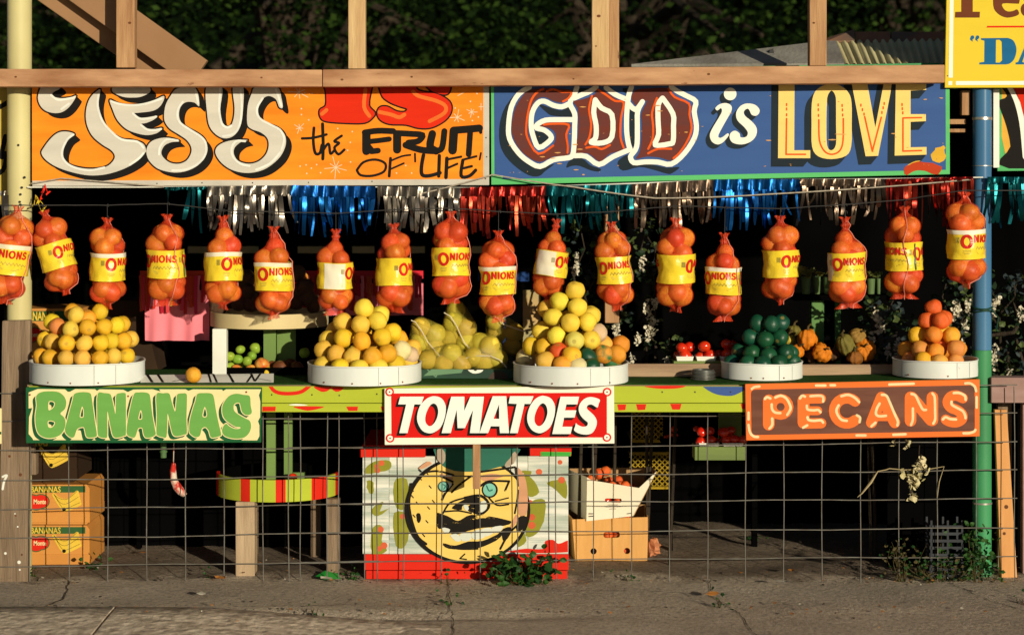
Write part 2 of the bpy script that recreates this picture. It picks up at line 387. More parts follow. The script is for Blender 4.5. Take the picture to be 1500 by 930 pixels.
# ------------------------------------------------------------------ trees and wood behind
M_leaf = [mat('dark_leaf_%s' % k, c, tuple(q * .5 for q in c), 3, rough=.8, spec=.04, rand=0) for k, c in
          (('a', (.007, .018, .003)), ('b', (.030, .060, .010)), ('c', (.003, .008, .002)))]
M_bark = mat('bark', (.045, .034, .023), (.025, .018, .012), 8, rough=.9, bump=.8, stretch=(4, 4, 1))
def leaves(mb, mi, centres, n, spread, size, r, droop=.0):
    for _ in range(n):
        c = r.choice(centres); p = Vector((r.gauss(0, 1), r.gauss(0, 1), r.gauss(0, .8))) * spread * r.uniform(.5, 1) + c
        a = r.uniform(0, 6.28); t = Vector((math.cos(a), math.sin(a), r.uniform(-.8, .5))).normalized()
        u = Vector((r.gauss(0, 1), r.gauss(0, 1), r.gauss(0, 1))); u = (u - t * u.dot(t)).normalized(); s = size * r.uniform(.6, 1.3)
        o = len(mb.v); mb.v += [tuple(p), tuple(p + t * s * .5 + u * s * .32), tuple(p + t * s), tuple(p + t * s * .5 - u * s * .32)]
        mb.f.append((o, o + 1, o + 2, o + 3)); mi.append(r.choice((0, 0, 1, 2)))
def tree(x, y, h, rad, seed, label, n=14000, low=.9, size=.06):
    r = random.Random(seed); t = empty('oak_tree', (x, y, 0), label, 'tree', 'dark trees behind the stand')
    tb = MB(); top = Vector((x, y, h * .55)); tb.tube([(x, y, -.1), (x + .05, y, h * .3), top], [.22, .17, .11], 10)
    C = []
    for k in range(16):
        a = r.uniform(0, 6.28); e = Vector((x + math.cos(a) * rad * r.uniform(.4, .95), y + math.sin(a) * rad * r.uniform(.4, .95), low + (h - low) * r.uniform(.1, .95)))
        tb.tube([top - Vector((0, 0, r.uniform(0, h * .25))), top.lerp(e, .5) + Vector((0, 0, .15)), e], [.07, .045, .015], 6)
        for q in range(4): C.append(e + Vector((r.uniform(-.6, .6), r.uniform(-.6, .6), r.uniform(-.5, .5))))
    make('trunk', tb, M_bark, t, smooth=True)
    mb = MB(); mi = []; leaves(mb, mi, C, n, .42, size, r)
    o = make('crown', mb, M_leaf, t); o.data.polygons.foreach_set('material_index', mi)
tree(-4.6, 7.0, 5.2, 1.9, 1, 'tall dark oak behind the slanting rafters at the left')
tree(-1.6, 6.2, 5.0, 1.9, 2, 'dark leafy oak behind the left half of the orange sign', 16000)
tree(.9, 6.6, 5.0, 1.8, 3, 'dark leafy oak above the blue sign, left of the low roof', 16000)
tree(3.4, 9.0, 5.5, 1.8, 4, 'dark oak rising behind the corrugated roof', 11000)
tree(6.4, 9.5, 5.5, 2.0, 5, 'dark oak behind the yellow sign at the right edge', 5000)
# far wood: a bumpy dark mass with leaves over it
def wood():
    from mathutils import noise
    mb = MB(); r = random.Random(3); nx, nz = 90, 30
    def P(i, j):
        x = -14 + 28 * i / nx; z = -.2 + 7.5 * j / nz
        d = noise.noise((x * .5, z * .6, 1)) * 1.2 + noise.noise((x * 1.7, z * 1.7, 5)) * .5
        return Vector((x, 13.0 + d + .04 * (x * x) * .2 + max(0, z - 5) * .8, z))
    for j in range(nz + 1):
        for i in range(nx + 1): mb.v.append(tuple(P(i, j)))
    mb.f = [(j * (nx + 1) + i, j * (nx + 1) + i + 1, (j + 1) * (nx + 1) + i + 1, (j + 1) * (nx + 1) + i) for j in range(nz) for i in range(nx)]
    mi = [2] * len(mb.f)
    pts = [Vector(v) for v in mb.v if v[2] < 5.5 and abs(v[0]) < 8]
    leaves(mb, mi, pts, 16000, .35, .13, r)
    o = make('far_wood', mb, M_leaf, origin=(0, 13, 0)); o.data.polygons.foreach_set('material_index', mi)
    tag(o, 'dense dark wood filling the background above the stand', 'wood', kind='stuff')
wood()

# ------------------------------------------------------------------ frame of the stand
def beam(name, x0, x1, y0, y1, z0, z1, m, label, cat='beam', bev=.004, group=None):
    mb = MB(); mb.box(x0, x1, y0, y1, z0, z1); return tag(make(name, mb, m, bevel=bev), label, cat, group)
BY0, BY1 = -.075, .012
def sbeam(pa, pb, ra, rb, label):
    mb = MB(); a0 = W(pa, ra[0], BY0); a1 = W(pa, ra[1], BY0); b0 = W(pb, rb[0], BY0); b1 = W(pb, rb[1], BY0)
    vs = [(p.x, y, p.z) for y in (BY0, BY1) for p in (a0, a1, b1, b0)]
    n = 14; mb = MB(); r = random.Random(int(pa))
    for i in range(n + 1):
        t = i / n
        for y in (BY0, BY1):
            for k in (0, 1):
                p = (a0.lerp(b0, t), a1.lerp(b1, t))[k]; mb.v.append((p.x, y + r.uniform(-.0006, .0006), p.z + r.uniform(-.001, .001)))
    for i in range(n):
        o = i * 4
        mb.f += [(o, o + 4, o + 5, o + 1), (o + 2, o + 3, o + 7, o + 6), (o, o + 2, o + 6, o + 4), (o + 1, o + 5, o + 7, o + 3)]
    mb.f += [(0, 1, 3, 2), (n * 4, n * 4 + 2, n * 4 + 3, n * 4 + 1)]
    return tag(make('wooden_beam', mb, M_lumberx, bevel=.003), label, 'beam')
M_knot = mat('knot', (.16, .06, .025), (.08, .03, .012), 30, rough=.8)
def knots(o, lst, Y):
    for (x, y, r) in lst:
        paint('knot', [[circle((x, y), r, 10, r * .7)]], Y, 1, M_knot, o)
b1 = sbeam(-60, 471.5, (101, 127.5), (102.5, 127), 'long brown timber beam over the left of the orange sign')
b2 = sbeam(472.5, 1384, (102.5, 127.5), (95.5, 121.5), 'long brown timber beam over the blue sign, butted to the left one')
knots(b1, [(23, 113, 2), (383, 114, 1.8)], BY0); knots(b2, [(501, 117, 2.2), (603, 113, 2), (1038, 109, 2.4), (840, 116, 1.6)], BY0)
for (x0, x1, yb, lab, mm) in ((170, 197, 100.3, 'upright stud in front of the slanting rafters', M_lumber), (510, 535, 102, 'pale upright stud above the red word on the orange sign', M_pale),
                          (867, 892, 101, 'upright stud above the white outlined lettering, with a second post behind it', M_pale), (1186, 1211, 97.5, 'upright stud in front of the low tar paper roof', M_lumber)):
    mb = MB(); z0 = WZ(yb, -.03); mb.box(WX(x0, -.055), WX(x1, -.055), -.055, .003, z0 + .001, 3.0)
    s = tag(make('wall_stud', mb, mm, bevel=.003), lab, 'stud', 'studs above the beam')
    if x0 == 170: knots(s, [(190, 34, 2.6)], -.055)
    if x0 == 867: knots(s, [(877, 24, 3), (873, 68, 1.5)], -.055)
    if x0 == 1186: knots(s, [(1192, 34, 2)], -.055)
beam('rear_post', WX(886, .25), WX(907, .25), .25, .34, 1.0, 3.0, M_lumber, 'darker timber post standing behind the third stud', 'post')
# the rear post runs down to the ground inside
for (a, b, Y, lab) in (((122, 0), (250, 100), .10, 'upper slanting rafter crossing behind the left stud'), ((76, 0), (206, 100), .17, 'lower slanting rafter crossing behind the left stud')):
    p0 = W(a[0] + 18, a[1], Y); p1 = W(b[0] + 30, b[1], Y); d = (p1 - p0)
    mb = MB(); mb.bar(p0 - d * .9, p1 + d * .08, .125, .038)
    tag(make('rafter', mb, mat('rafter_lumber', (.33, .19, .10), (.23, .125, .06), 3, rough=.8, bump=.2, contrast=.6), bevel=.003), lab, 'rafter', 'slanting rafters')
# left pole: yellow pipe with a weathered board in front of its foot
M_ypole = mat('yellow_pole_paint', (.60, .55, .27), (.44, .39, .19), 5, rough=.5, contrast=.5, chips=.42, chipcol=(.3, .28, .2), chipscale=9, stretch=(1, 1, .5))
PLY = .085
mb = MB(); xc = WX(28.5, PLY); mb.tube([(xc, PLY, -.02), (xc, PLY, 3.2)], .0485, 28)
lp = tag(make('yellow_pole', mb, M_ypole, smooth=True), 'cream yellow round metal pole at the left edge', 'pole')
for (x, y) in ((27, 213), (36, 260), (32, 275), (30, 285), (29, 296), (30, 300)):
    p = W(x, y, PLY - .046); b = MB(); b.tube([(p.x, PLY - .044, p.z), (p.x, PLY - .0505, p.z)], .005, 8); make('bolt_hole', b, M_dwire, lp)
mb = MB(); mb.prism([(WX(3, -.004), WZ(470, -.004)), (WX(44, -.004), WZ(469, -.004)), (WX(41, -.004), -.01), (WX(-2, -.004), -.01)], -.004, .033)
wp = tag(make('post_board', mb, M_grey, bevel=.003), 'weathered grey board on the foot of the left pole', 'board')
for (x, y, r) in ((14, 668, 2), (30, 695, 2.5), (23, 755, 1.5), (32, 812, 1.6)): paint('knot', [[circle((x, y), r, 10)]], -.004, 1, M_knot, wp)
for (x, y, r) in ((28, 823, 2.6), (8, 810, 2), (29, 834, 1.4), (26, 771, 1.2), (22, 752, 1)): paint('paint_spot', [[circle((x, y), r, 10)]], -.004, 1, M_white, wp)
paint('paint_spot', stroke([(4, 698), (10, 696), (6, 705), (4, 716)], 3.2), -.004, 1, M_white, wp)
# right pole: blue above, green below
M_blue = mat('blue_pole_paint', (.035, .12, .26), (.07, .19, .33), 4, rough=.3, chips=.3, chipcol=(.4, .45, .45), stretch=(1, 1, .4), chipscale=6)
M_green = mat('green_pole_paint', (.05, .27, .11), (.04, .19, .08), 5, rough=.5, chips=.45, chipcol=(.10, .09, .05), stretch=(1, 1, .5), chipscale=10)
xr = WX(1438.5, PLY); rp = empty('painted_pole', (xr, PLY, 0), 'round metal pole painted blue above and green below, at the right', 'pole')
zc = WZ(512, PLY)
b = MB(); b.tube([(xr, PLY, zc), (xr, PLY, 3.2)], .037, 26); make('blue_upper_tube', b, M_blue, rp, smooth=True)
b = MB(); b.tube([(xr + WX(750, 0), PLY, -.02), (xr, PLY, zc - .001)], .0372, 26); make('green_lower_tube', b, M_green, rp, smooth=True)
M_strap = mat('metal_strap', (.55, .53, .48), (.35, .33, .3), 30, rough=.35, metal=.7)
for (y, h) in ((174, 4), (243, 1.2), (736, 2.5)):
    z = WZ(y, PLY); b = MB(); b.lathe([(.0385, -h / 740), (.0395, -h / 740), (.0395, h / 740), (.0385, h / 740)], (xr, PLY, z), 26, True); make('strap', b, M_strap, rp, smooth=True)
b = MB(); z = WZ(453, PLY)
for q in (0, .006, -.007): b.tube([(xr + .0415 * math.cos(a), PLY + .0415 * math.sin(a), z + q + .004 * math.sin(2 * a + q * 300)) for a in np.linspace(0, 6.28, 25)], .0035, 6)
b.tube([(xr + .03, PLY - .035, z), (xr + .055, PLY - .045, z - .03), (xr + .05, PLY - .03, z - .085)], .003, 6)
make('cord_tie', b, mat('green_cord', (.01, .05, .03), None, 20), rp, smooth=True)
# interior: floor to roof
def added_backdrop():
    mb = MB(); n = 120
    for i in range(n + 1):
        x = -4.2 + 8.4 * i / n; y = 2.25 + .035 * math.sin(x * 9) + .02 * math.sin(x * 23 + 1)
        for z in (-.01, .7, 1.4, 1.96): mb.v.append((x, y + .01 * math.sin(z * 5 + x * 3), z))
    mb.f = [(i * 4 + k, i * 4 + k + 1, i * 4 + 5 + k, i * 4 + 4 + k) for i in range(n) for k in range(3)]
    return mb
tag(make('added_back_tarp', added_backdrop(), M_dark, smooth='all'), 'added black tarp standing in for the dark back of the stand', 'tarp')  # added black sheet, standing in for the unlit depth of the stand
beam('flat_roof', -4.2, 1.0, .14, 2.4, 1.962, 1.985, M_tarpaper, 'flat tar paper roof over the left of the stand, seen from below', 'roof')
b = MB(); b.box(WX(1300, .26), 4.2, .26, .275, -.01, .765)  # added blocker, mostly out of view, that shades ground and interior
tag(make('black_panel', b, M_dark), 'added black panel that shades the ground below the counter at the right', 'panel')
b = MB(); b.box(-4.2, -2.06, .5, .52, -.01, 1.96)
tag(make('black_panel', b, M_dark), 'black tar paper panel closing the stand behind the left pole', 'panel')
for (xa, xb, Y, lab) in ((-60, 560, .70, 'added black cloth standing in for shade behind the low round table'), (835, 1320, 1.32, 'added black cloth standing in for shade below the counter at the right')):  # added black sheets that paint the shade under the counter
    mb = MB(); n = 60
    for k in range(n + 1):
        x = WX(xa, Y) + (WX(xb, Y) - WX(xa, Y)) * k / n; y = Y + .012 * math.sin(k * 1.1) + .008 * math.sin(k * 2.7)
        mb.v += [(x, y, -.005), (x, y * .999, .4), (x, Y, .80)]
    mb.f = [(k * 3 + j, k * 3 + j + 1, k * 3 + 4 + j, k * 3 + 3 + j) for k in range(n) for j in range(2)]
    tag(make('added_dark_skirt', mb, M_dark, smooth='all'), lab, 'cloth')
# low roof at the right: tar paper hip and corrugated front slope
ze = WZ(98.5, .22)
def roofp(px, py, Y): p = W(px, py, Y); return p
rf = empty('low_roof', (2.0, .3, ze), 'low roof with corrugated sheet, tar paper hip and rusty ridge behind the right stud', 'roof')
A0 = W(925, 101, .22); A1 = W(1560, 95, .22); Rg0 = W(1232, 62, .56); Rg1 = W(1560, 55, .56)
A0.z = ze; A1.z = ze + .012
hb = W(1236, 96.5, .24)
mb = MB(); mb.add([A0, W(1237, 97, .23), Rg0 + Vector((-.02, 0, .0)), W(1080, 80, .40)], [(0, 1, 2, 3)]); o = make('tar_paper_hip', mb, M_tarpaper, rf)
sd = o.modifiers.new('thick', 'SOLIDIFY'); sd.thickness = .012; sd.offset = -1
mb = MB(); n = 150; E0 = W(1238, 97, .22); E1 = W(1600, 93, .22); T0 = W(1222, 62.5, .55); T1 = W(1600, 56, .55)
for i in range(n + 1):
    t = i / n; a = E0.lerp(E1, t); c = T0.lerp(T1, t); dz = .008 * math.sin(i / n * 2 * math.pi * 33)
    mb.v += [(a.x, a.y, a.z + dz + .004), (c.x, c.y, c.z + dz + .004)]
mb.f = [(2 * i, 2 * i + 1, 2 * i + 3, 2 * i + 2) for i in range(n)]
make('corrugated_sheet', mb, mat('corrugated_metal', (.55, .52, .28), (.40, .33, .17), 4, rough=.6, metal=.0, chips=.35, chipcol=(.2, .09, .04)), rf, smooth='all')
for k, (xa, xb) in enumerate(((1212, 1252), (1253, 1304), (1306, 1600))):
    mb = MB(); a = W(xa, 63.5, .54); b_ = W(xb, 62.5 - k, .54); c = W(xb, 46.5, .62); d = W(xa, 47 + (12 if k == 0 else 0), .62)
    mb.add([a, b_, c, d], [(0, 1, 2, 3)]); o = make('ridge_cap', mb, mat('rusty_ridge', (.28, .12, .06), (.13, .09, .07), 7, rough=.8, contrast=.3), rf); sd = o.modifiers.new('thick', 'SOLIDIFY'); sd.thickness = .01
make('tar_lump', MB().prism([(WX(x, .40), WZ(y, .40)) for x, y in ((1122, 93), (1126, 74), (1131, 72), (1134, 92))], .36, .44), M_dwire, rf)
M_gtrim = mat('green_trim', (.06, .30, .12), (.05, .2, .08), 8, rough=.7, chips=.7, chipcol=(.35, .28, .14), chipscale=9, chipstretch=(1, 1, 3))
b = MB(); p = W(1000, 101.5, .16); q = W(1375, 97, .16); b.add([(p.x, .15, p.z - .02), (q.x, .15, q.z - .02), (q.x, .15, q.z + .012), (p.x, .15, p.z + .006)] + [(p.x, .21, p.z - .02), (q.x, .21, q.z - .02), (q.x, .21, q.z + .012), (p.x, .21, p.z + .006)],
        [(0, 1, 2, 3), (4, 7, 6, 5), (0, 4, 5, 1), (3, 2, 6, 7), (0, 3, 7, 4), (1, 5, 6, 2)])
make('eave_board', b, M_gtrim, rf)
# inner ceiling under the low roof
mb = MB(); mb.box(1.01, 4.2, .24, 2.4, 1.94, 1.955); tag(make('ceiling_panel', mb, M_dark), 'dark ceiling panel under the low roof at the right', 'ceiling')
# corner bits beside the blue pole
for (x0, x1, y0, y1, m_, lab) in ((1409, 1421, 133, 169, M_lumber, 'short brown stud left of the blue pole'), (1455, 1464, 131, 246, M_white, 'chipped white batten on the right of the blue pole')):
    b = MB(); b.box(WX(x0, .1), WX(x1, .1), .1, .14, WZ(y1, .1), WZ(y0, .1)); tag(make('batten', b, m_, bevel=.002), lab, 'batten')
for (y0, y1, lab) in ((175, 182, 'upper brown stick end left of the blue pole'), (189, 194, 'lower brown stick end left of the blue pole')):
    b = MB(); b.box(WX(1388, .12), WX(1415, .12), .12, .3, WZ(y1, .12), WZ(y0, .12)); tag(make('stick', b, M_lumber), lab, 'stick')
# ------------------------------------------------------------------ painted signs
def P_(name, col, col2=None, chips=.22, **k):
    col2 = col2 or tuple(c * .7 for c in col)
    return mat(name, col, col2, 3, rough=.65, spec=.06, chips=chips, chipcol=k.pop('cc', (.42, .30, .14)), stretch=(1, 1, 6), contrast=.6, **k)
I_black = P_('sign_black', (.012, .011, .010), chips=.1)
def sign(name, label, poly, Y, th, m, mark=None):
    cx = sum(p[0] for p in poly) / 4; by = max(p[1] for p in poly)
    t = empty(name, W(cx, by, Y), label, 'sign'); plate('board', poly, Y, th, m, t); return t
# ---- orange sign: JESUS IS the FRUIT OF 'LIFE'
SY = .045
I_or = P_('sign_orange', (.86, .30, .022), (.76, .17, .010), chips=.12, cc=(.5, .2, .04))
I_or2 = P_('sign_amber', (.90, .36, .03), (.84, .26, .02), chips=.02)
I_grey = P_('sign_grey', (.60, .575, .51), (.47, .45, .395), chips=.14)
I_hi = P_('sign_highlight', (.78, .80, .75), chips=.03)
I_wht = P_('sign_white', (.80, .80, .74), (.72, .72, .64), chips=.12)
js = sign('word_sign', 'orange sign with grey JESUS lettering, hung under the timber beam', [(47, 108), (716.5, 108), (716.5, 271.5), (47, 273)], SY, .018, mat('white_border', (.55, .52, .46), (.42, .40, .35), 6, rough=.7, chips=.3, chipcol=(.25, .18, .1)))
paint('orange_field', [[[(47, 110), (708, 110), (708, 262.5), (47, 265)]]], SY, 1, I_or, js)
c7 = crop(40, 120, 6.2); c8 = crop(230, 120, 6.2)
JL = {
 'J': [c7([(640,80),(570,150),(535,260),(540,380),(590,490),(680,570),(760,620),(795,670),(780,720),(720,770),(620,790),(500,785),(390,755),(335,700),(330,620),(370,530),(430,480),(370,455),(290,460),(220,510),(150,600),(130,650),(170,710),(260,770),(400,820),(560,850),(720,840),(880,790),(1000,720),(1065,650),(1080,625),(1050,560),(950,530),(860,520),(760,460),(690,380),(650,280),(645,180),(665,80)])],
 'J2': [c7([(150,20),(100,120),(110,200),(160,260),(240,285),(320,275),(390,220),(445,130),(390,145),(300,150),(230,130),(240,95),(300,60),(270,20)])],
 'E': [c7([(750,165),(830,200),(930,215),(1060,200),(1160,165),(1240,130),(1235,180),(1190,240),(1120,270),(980,285),(960,290),(1000,325),(1080,325),(1180,310),(1150,345),(1080,375),(1035,385),(1070,420),(1130,435),(1220,420),(1215,440),(1170,470),(1090,485),(1000,470),(900,430),(820,350),(775,250)])],
 'E2': [c7([(770,85),(860,135),(950,145),(1040,135),(1120,85),(1060,20),(820,20)])],
 'S': [c8([(350,60),(385,220),(340,190),(270,185),(220,220),(200,290),(215,360),(270,415),(370,470),(430,520),(460,600),(440,680),(370,760),(270,810),(160,825),(50,805),(-20,770),(-80,700),(-95,620),(-60,550),(20,515),(110,510),(205,540),(130,550),(70,580),(40,640),(60,690),(120,735),(200,745),(270,715),(310,650),(310,590),(270,530),(200,480),(120,430),(75,370),(65,310),(80,210),(130,120),(190,60)])],
 'U': [c8([(450,40),(590,40),(575,250),(590,360),(650,415),(690,360),(705,240),(690,40),(780,40),(785,200),(765,380),(710,480),(630,515),(550,490),(480,410),(455,280)])],
 'S2': [c8([(1090,50),(1130,150),(1142,235),(1110,230),(1080,160),(1010,130),(950,170),(915,250),(930,330),(1000,380),(1100,420),(1160,480),(1170,570),(1120,680),(1020,770),(920,815),(800,828),(680,800),(590,740),(535,660),(540,600),(600,555),(700,530),(825,530),(760,550),(705,600),(700,660),(740,720),(830,745),(920,725),(990,660),(1015,580),(1000,510),(940,460),(860,430),(820,380),(825,220),(860,110),(900,50)])]}
bl = []
for k, g_ in JL.items():
    g2 = [smooth(l, 4) for l in g_]; JL[k] = g2
    bl += sweep(g2, 8.5, 8.0) + outline(g2[0], 4.6)
paint('letter_shadow', bl, SY, 2, I_black, js, clip=(47.5, 112, 707, 271))
for k in JL: paint('letter', [JL[k]], SY, 3, I_grey, js)
hl = []
for c, L_ in ((c7, [[(650,110),(640,220),(680,350),(760,450),(860,525),(1000,545),(1055,600)], [(420,480),(360,530),(315,640),(340,720),(420,775),(560,805),(700,780)], [(930,755),(1010,700),(1055,650)], [(215,120),(280,165),(400,150),(430,140)], [(310,250),(380,200)], [(765,180),(850,205),(960,215),(1080,200),(1220,155)], [(960,290),(1020,335),(1100,335),(1170,318)], [(1035,395),(1090,435),(1160,440),(1215,430)]]),
              (c8, [[(350,80),(375,200)], [(235,185),(190,260),(200,360),(290,430),(400,500),(445,570),(430,680),(350,760),(250,800),(140,805)], [(190,535),(90,525),(30,590),(20,660)], [(575,60),(565,250),(590,380),(640,415),(675,400)], [(760,80),(770,220),(755,380),(700,470),(600,495)], [(1080,70),(1130,220)], [(960,150),(910,240),(930,330),(1040,395),(1120,440),(1155,520),(1130,620)], [(1120,640),(1030,740),(900,800)], [(800,540),(720,540),(680,600),(690,680),(760,745),(840,765)]])):
    for p in L_: hl += stroke(c(p), 3.2)
paint('letter_highlight', hl, SY, 4, I_hi, js)
ci = crop(430, 120, 5.172)
IS = [[smooth(ci([(245,-60),(248,90),(245,180),(200,215),(205,270),(250,300),(400,312),(540,310),(600,270),(615,235),(575,190),(572,140),(575,-60)]), 4)],
      [smooth(ci([(660,-60),(665,90),(720,150),(800,185),(860,205),(840,230),(780,225),(710,190),(655,195),(635,240),(660,290),(730,320),(850,325),(950,350),(1050,345),(1150,290),(1195,220),(1180,150),(1090,95),(1000,80),(940,62),(925,20),(915,-60)]), 4)],
      [smooth(ci([(985,-20),(1040,65),(1120,95),(1170,90),(1190,40),(1185,-20)]), 4)]]
paint('letter_outline', sum([outline(g_[0], 4.6) for g_ in IS], []), SY, 2, I_black, js, clip=(440, 112, 707, 271))
for g_ in IS: paint('letter', [g_], SY, 3, P_('sign_red', (.66, .028, .008), (.52, .02, .006), chips=.03), js)
paint('letter_highlight', sum([stroke(ci(p), 5.6) for p in ([(545,60),(535,190),(575,260)], [(215,245),(250,215)], [(905,75),(950,110),(1080,145),(1150,185),(1140,240),(1030,300)], [(650,230),(740,250),(800,270),(840,250)])], []), SY, 4, P_('sign_coral', (.80, .17, .03)), js)
WORDS = [(22,[(155,350),(150,450),(165,540),(200,540),(215,480)]),(24,[(220,320),(225,480),(222,585)]),(20,[(225,520),(255,475),(270,480),(280,545),(310,520)]),(20,[(65,430),(150,425),(250,400)]),(20,[(365,410),(310,450),(345,465),(310,500),(340,550),(385,515)]),
 (64,[(552,395),(552,525)]),(46,[(540,385),(640,372),(755,375)]),(40,[(560,455),(650,445),(725,435)]),(56,[(560,490),(585,520)]),(44,[(590,528),(640,522)]),
 (62,[(785,400),(785,515)]),(46,[(780,390),(880,395),(975,405),(945,450),(870,462)]),(50,[(850,480),(960,515),(1060,525)]),
 (58,[(1052,395),(1035,490),(1080,525)]),(46,[(1080,525),(1125,500),(1143,375)]),(66,[(1215,372),(1205,520)]),(56,[(1215,368),(1320,360),(1408,352)]),(24,[(1418,350),(1418,385)]),(44,[(1338,390),(1327,550)]),
 (19,[(480,670),(530,610),(620,590),(695,620),(685,680),(600,712),(510,708),(480,670)]),(22,[(735,580),(725,715)]),(15,[(735,600),(820,565),(885,555)]),(15,[(740,660),(835,618)]),
 (15,[(920,545),(922,605)]),(28,[(985,555),(970,640),(975,705),(1030,712),(1110,690)]),(26,[(1105,560),(1100,715)]),(28,[(1162,580),(1155,725)]),(18,[(1160,590),(1270,568)]),(18,[(1165,655),(1240,622)]),
 (26,[(1283,595),(1270,712),(1330,715),(1380,670)]),(18,[(1280,592),(1385,565)]),(20,[(1290,655),(1350,640)]),(14,[(1420,540),(1410,590)])]
paint('brush_lettering', sum([stroke(ci(p), w_ / 5.172) for w_, p in WORDS], []), SY, 2, I_black, js)
st = []
for (cx, cy, n, l) in ((320, 650, 9, 85), (1240, 270, 7, 60), (1350, 230, 7, 42), (45, 350, 7, 45), (40, 80, 7, 80), (1420, 190, 4, 25), (1275, 90, 2, 35)):
    for k in range(n):
        a = 2 * math.pi * k / n + cx; st += stroke(ci([(cx, cy), (cx + math.cos(a) * l * (.6 + .4 * (k % 2)), cy + math.sin(a) * l * (.6 + .4 * (k % 2)))]), 1.0, False)
for (x, y) in ((60,205),(115,290),(140,90),(85,85),(60,250),(95,630),(135,655),(50,640),(175,628),(205,690),(100,695),(410,520),(430,460),(432,608),(850,635),(780,692),(895,692),(1355,295),(1400,268),(1225,200),(1340,150),(1390,90),(335,355),(445,378)): st += [[circle(ci([(x, y)])[0], 1.2, 8)]]
paint('star_marks', st, SY, 2, P_('sign_star', (.74, .62, .42)), js)
for (x, y) in ((296, 268), (370, 268), (452, 267.5), (545, 266), (712, 202), (711, 262), (713, 230), (230, 269)): paint('nail_head', [[circle((x, y), 1.0, 8)]], SY, 2, M_dwire, js)
# ---- blue sign: GOD is LOVE
gd = sign('word_sign', 'blue sign with GOD is LOVE lettering and a green border', [(719, 108), (1391, 100), (1391.5, 255.5), (719.5, 271)], SY, .018, P_('sign_border_green', (.11, .50, .17), (.09, .40, .14), chips=.3))
I_blue = P_('sign_blue', (.035, .085, .26), (.045, .105, .29), chips=.36)
I_slate = P_('sign_slate', (.016, .026, .036), (.013, .02, .028), chips=.22)
I_brown = P_('sign_brown', (.16, .028, .012), (.085, .04, .045), chips=.34)
I_orl = P_('sign_orange_line', (.80, .11, .015), chips=.22)
I_cream = P_('sign_cream_yellow', (.80, .60, .20), (.74, .53, .16), chips=.2, cc=(.6, .38, .1))
paint('blue_field', [[[(723.5, 112), (1385, 104), (1385.5, 249), (737, 262.5), (736, 258), (724.5, 258)]]], SY, 1, I_blue, gd)
cg = crop(720, 120, 6.2); cD = crop(880, 120, 6.2); cl = crop(1120, 120, 5.357)
CL = (724, 113, 1386, 262)
slate = [[smooth(cg([(240,95),(130,220),(75,380),(75,560),(130,680),(230,780),(340,850),(430,858),(490,810),(570,745),(440,780),(300,720),(180,600),(140,450),(150,300)]), 3)],
         [smooth(cg([(680,780),(700,725),(760,695),(830,700),(900,760),(990,790),(975,815),(900,805),(800,765),(730,765)]), 3)],
         [smooth(cD([(152,740),(190,690),(250,665),(265,735),(450,750),(600,780),(715,775),(650,830),(600,835),(480,800),(350,775),(200,808)]), 3)],
         [smooth(cg([(430,205),(500,280),(560,310),(730,320),(735,300),(700,225),(640,260),(560,245)]), 3)],
         [smooth(cg([(395,450),(390,470),(430,580),(520,510),(500,460)]), 2)], [smooth(cg([(965,230),(1085,310),(1080,500),(970,535)]), 2)], [smooth(cD([(550,200),(650,310),(645,540),(540,545)]), 2)],
         [cD([(265,240),(310,270),(310,560),(295,610),(262,520)])], [cg([(780,100),(800,60),(900,60),(840,95)])], [cD([(200,60),(245,60),(235,110),(200,90)])]]
paint('letter_shadow', slate, SY, 2, I_slate, gd, clip=CL)
G_ = smooth(cg([(340,75),(470,62),(600,62),(735,80),(700,150),(640,190),(560,175),(480,140),(400,170),(350,260),(330,400),(350,520),(425,645),(560,575),(580,470),(520,420),(440,405),(500,370),(715,375),(690,480),(705,660),(560,680),(440,730),(330,680),(240,590),(190,480),(185,380),(220,230),(290,120)]), 3)
O_ = smooth(cg([(745,180),(830,160),(930,120),(970,65),(1060,110),(1140,160),(1215,190),(1180,300),(1175,480),(1215,610),(1080,650),(985,725),(880,650),(755,640),(785,500),(790,330),(780,240)]), 3)
D_ = smooth(cD([(320,75),(450,62),(600,60),(680,130),(812,200),(815,300),(830,420),(800,540),(740,630),(650,715),(540,690),(420,680),(320,700),(360,620),(375,400),(370,290),(420,170),(330,220),(280,150)]), 3)
for g_ in (G_, O_, D_): paint('letter', [[g_]], SY, 3, I_brown, gd)
wo = []
for c, p in ((cg, [(345,50),(250,110),(180,230),(155,400),(165,520),(240,640),(330,720),(440,770),(560,710),(700,690),(738,660),(750,560),(755,400),(755,290),(712,195),(755,110),(775,50)]),
             (cg, [(738,345),(620,345),(490,350),(415,390),(412,422),(480,440),(538,490),(530,535),(430,598),(380,500),(360,400),(370,280),(420,195),(480,178),(560,215),(640,228),(705,200)]),
             (cg, [(750,150),(830,115),(890,90),(950,50)]), (cg, [(1040,55),(1120,115),(1225,160)]), (cg, [(755,672),(860,678),(975,752),(1100,682),(1250,618)]),
             (cg, [(942,165),(928,280),(950,400),(945,510),(905,550),(1010,555),(1093,500),(1093,300),(1000,240),(942,165)]),
             (cD, [(278,50),(255,120),(245,190),(235,300),(235,450),(250,560),(268,615)]), (cD, [(245,190),(315,255),(378,182)]), (cD, [(378,182),(335,270),(332,400),(330,560),(310,625),(270,680),(300,735),(400,728),(520,730),(640,748),(760,650),(850,510),(868,400),(848,270),(862,180),(780,130),(700,90),(640,50)]),
             (cD, [(560,150),(522,210),(520,350),(525,480),(495,575),(620,565),(657,540),(660,400),(655,290),(562,150)])):
    wo += stroke(c(p), 7.4, n=3)
paint('letter_outline', wo, SY, 4, I_wht, gd, clip=CL)
ol = []
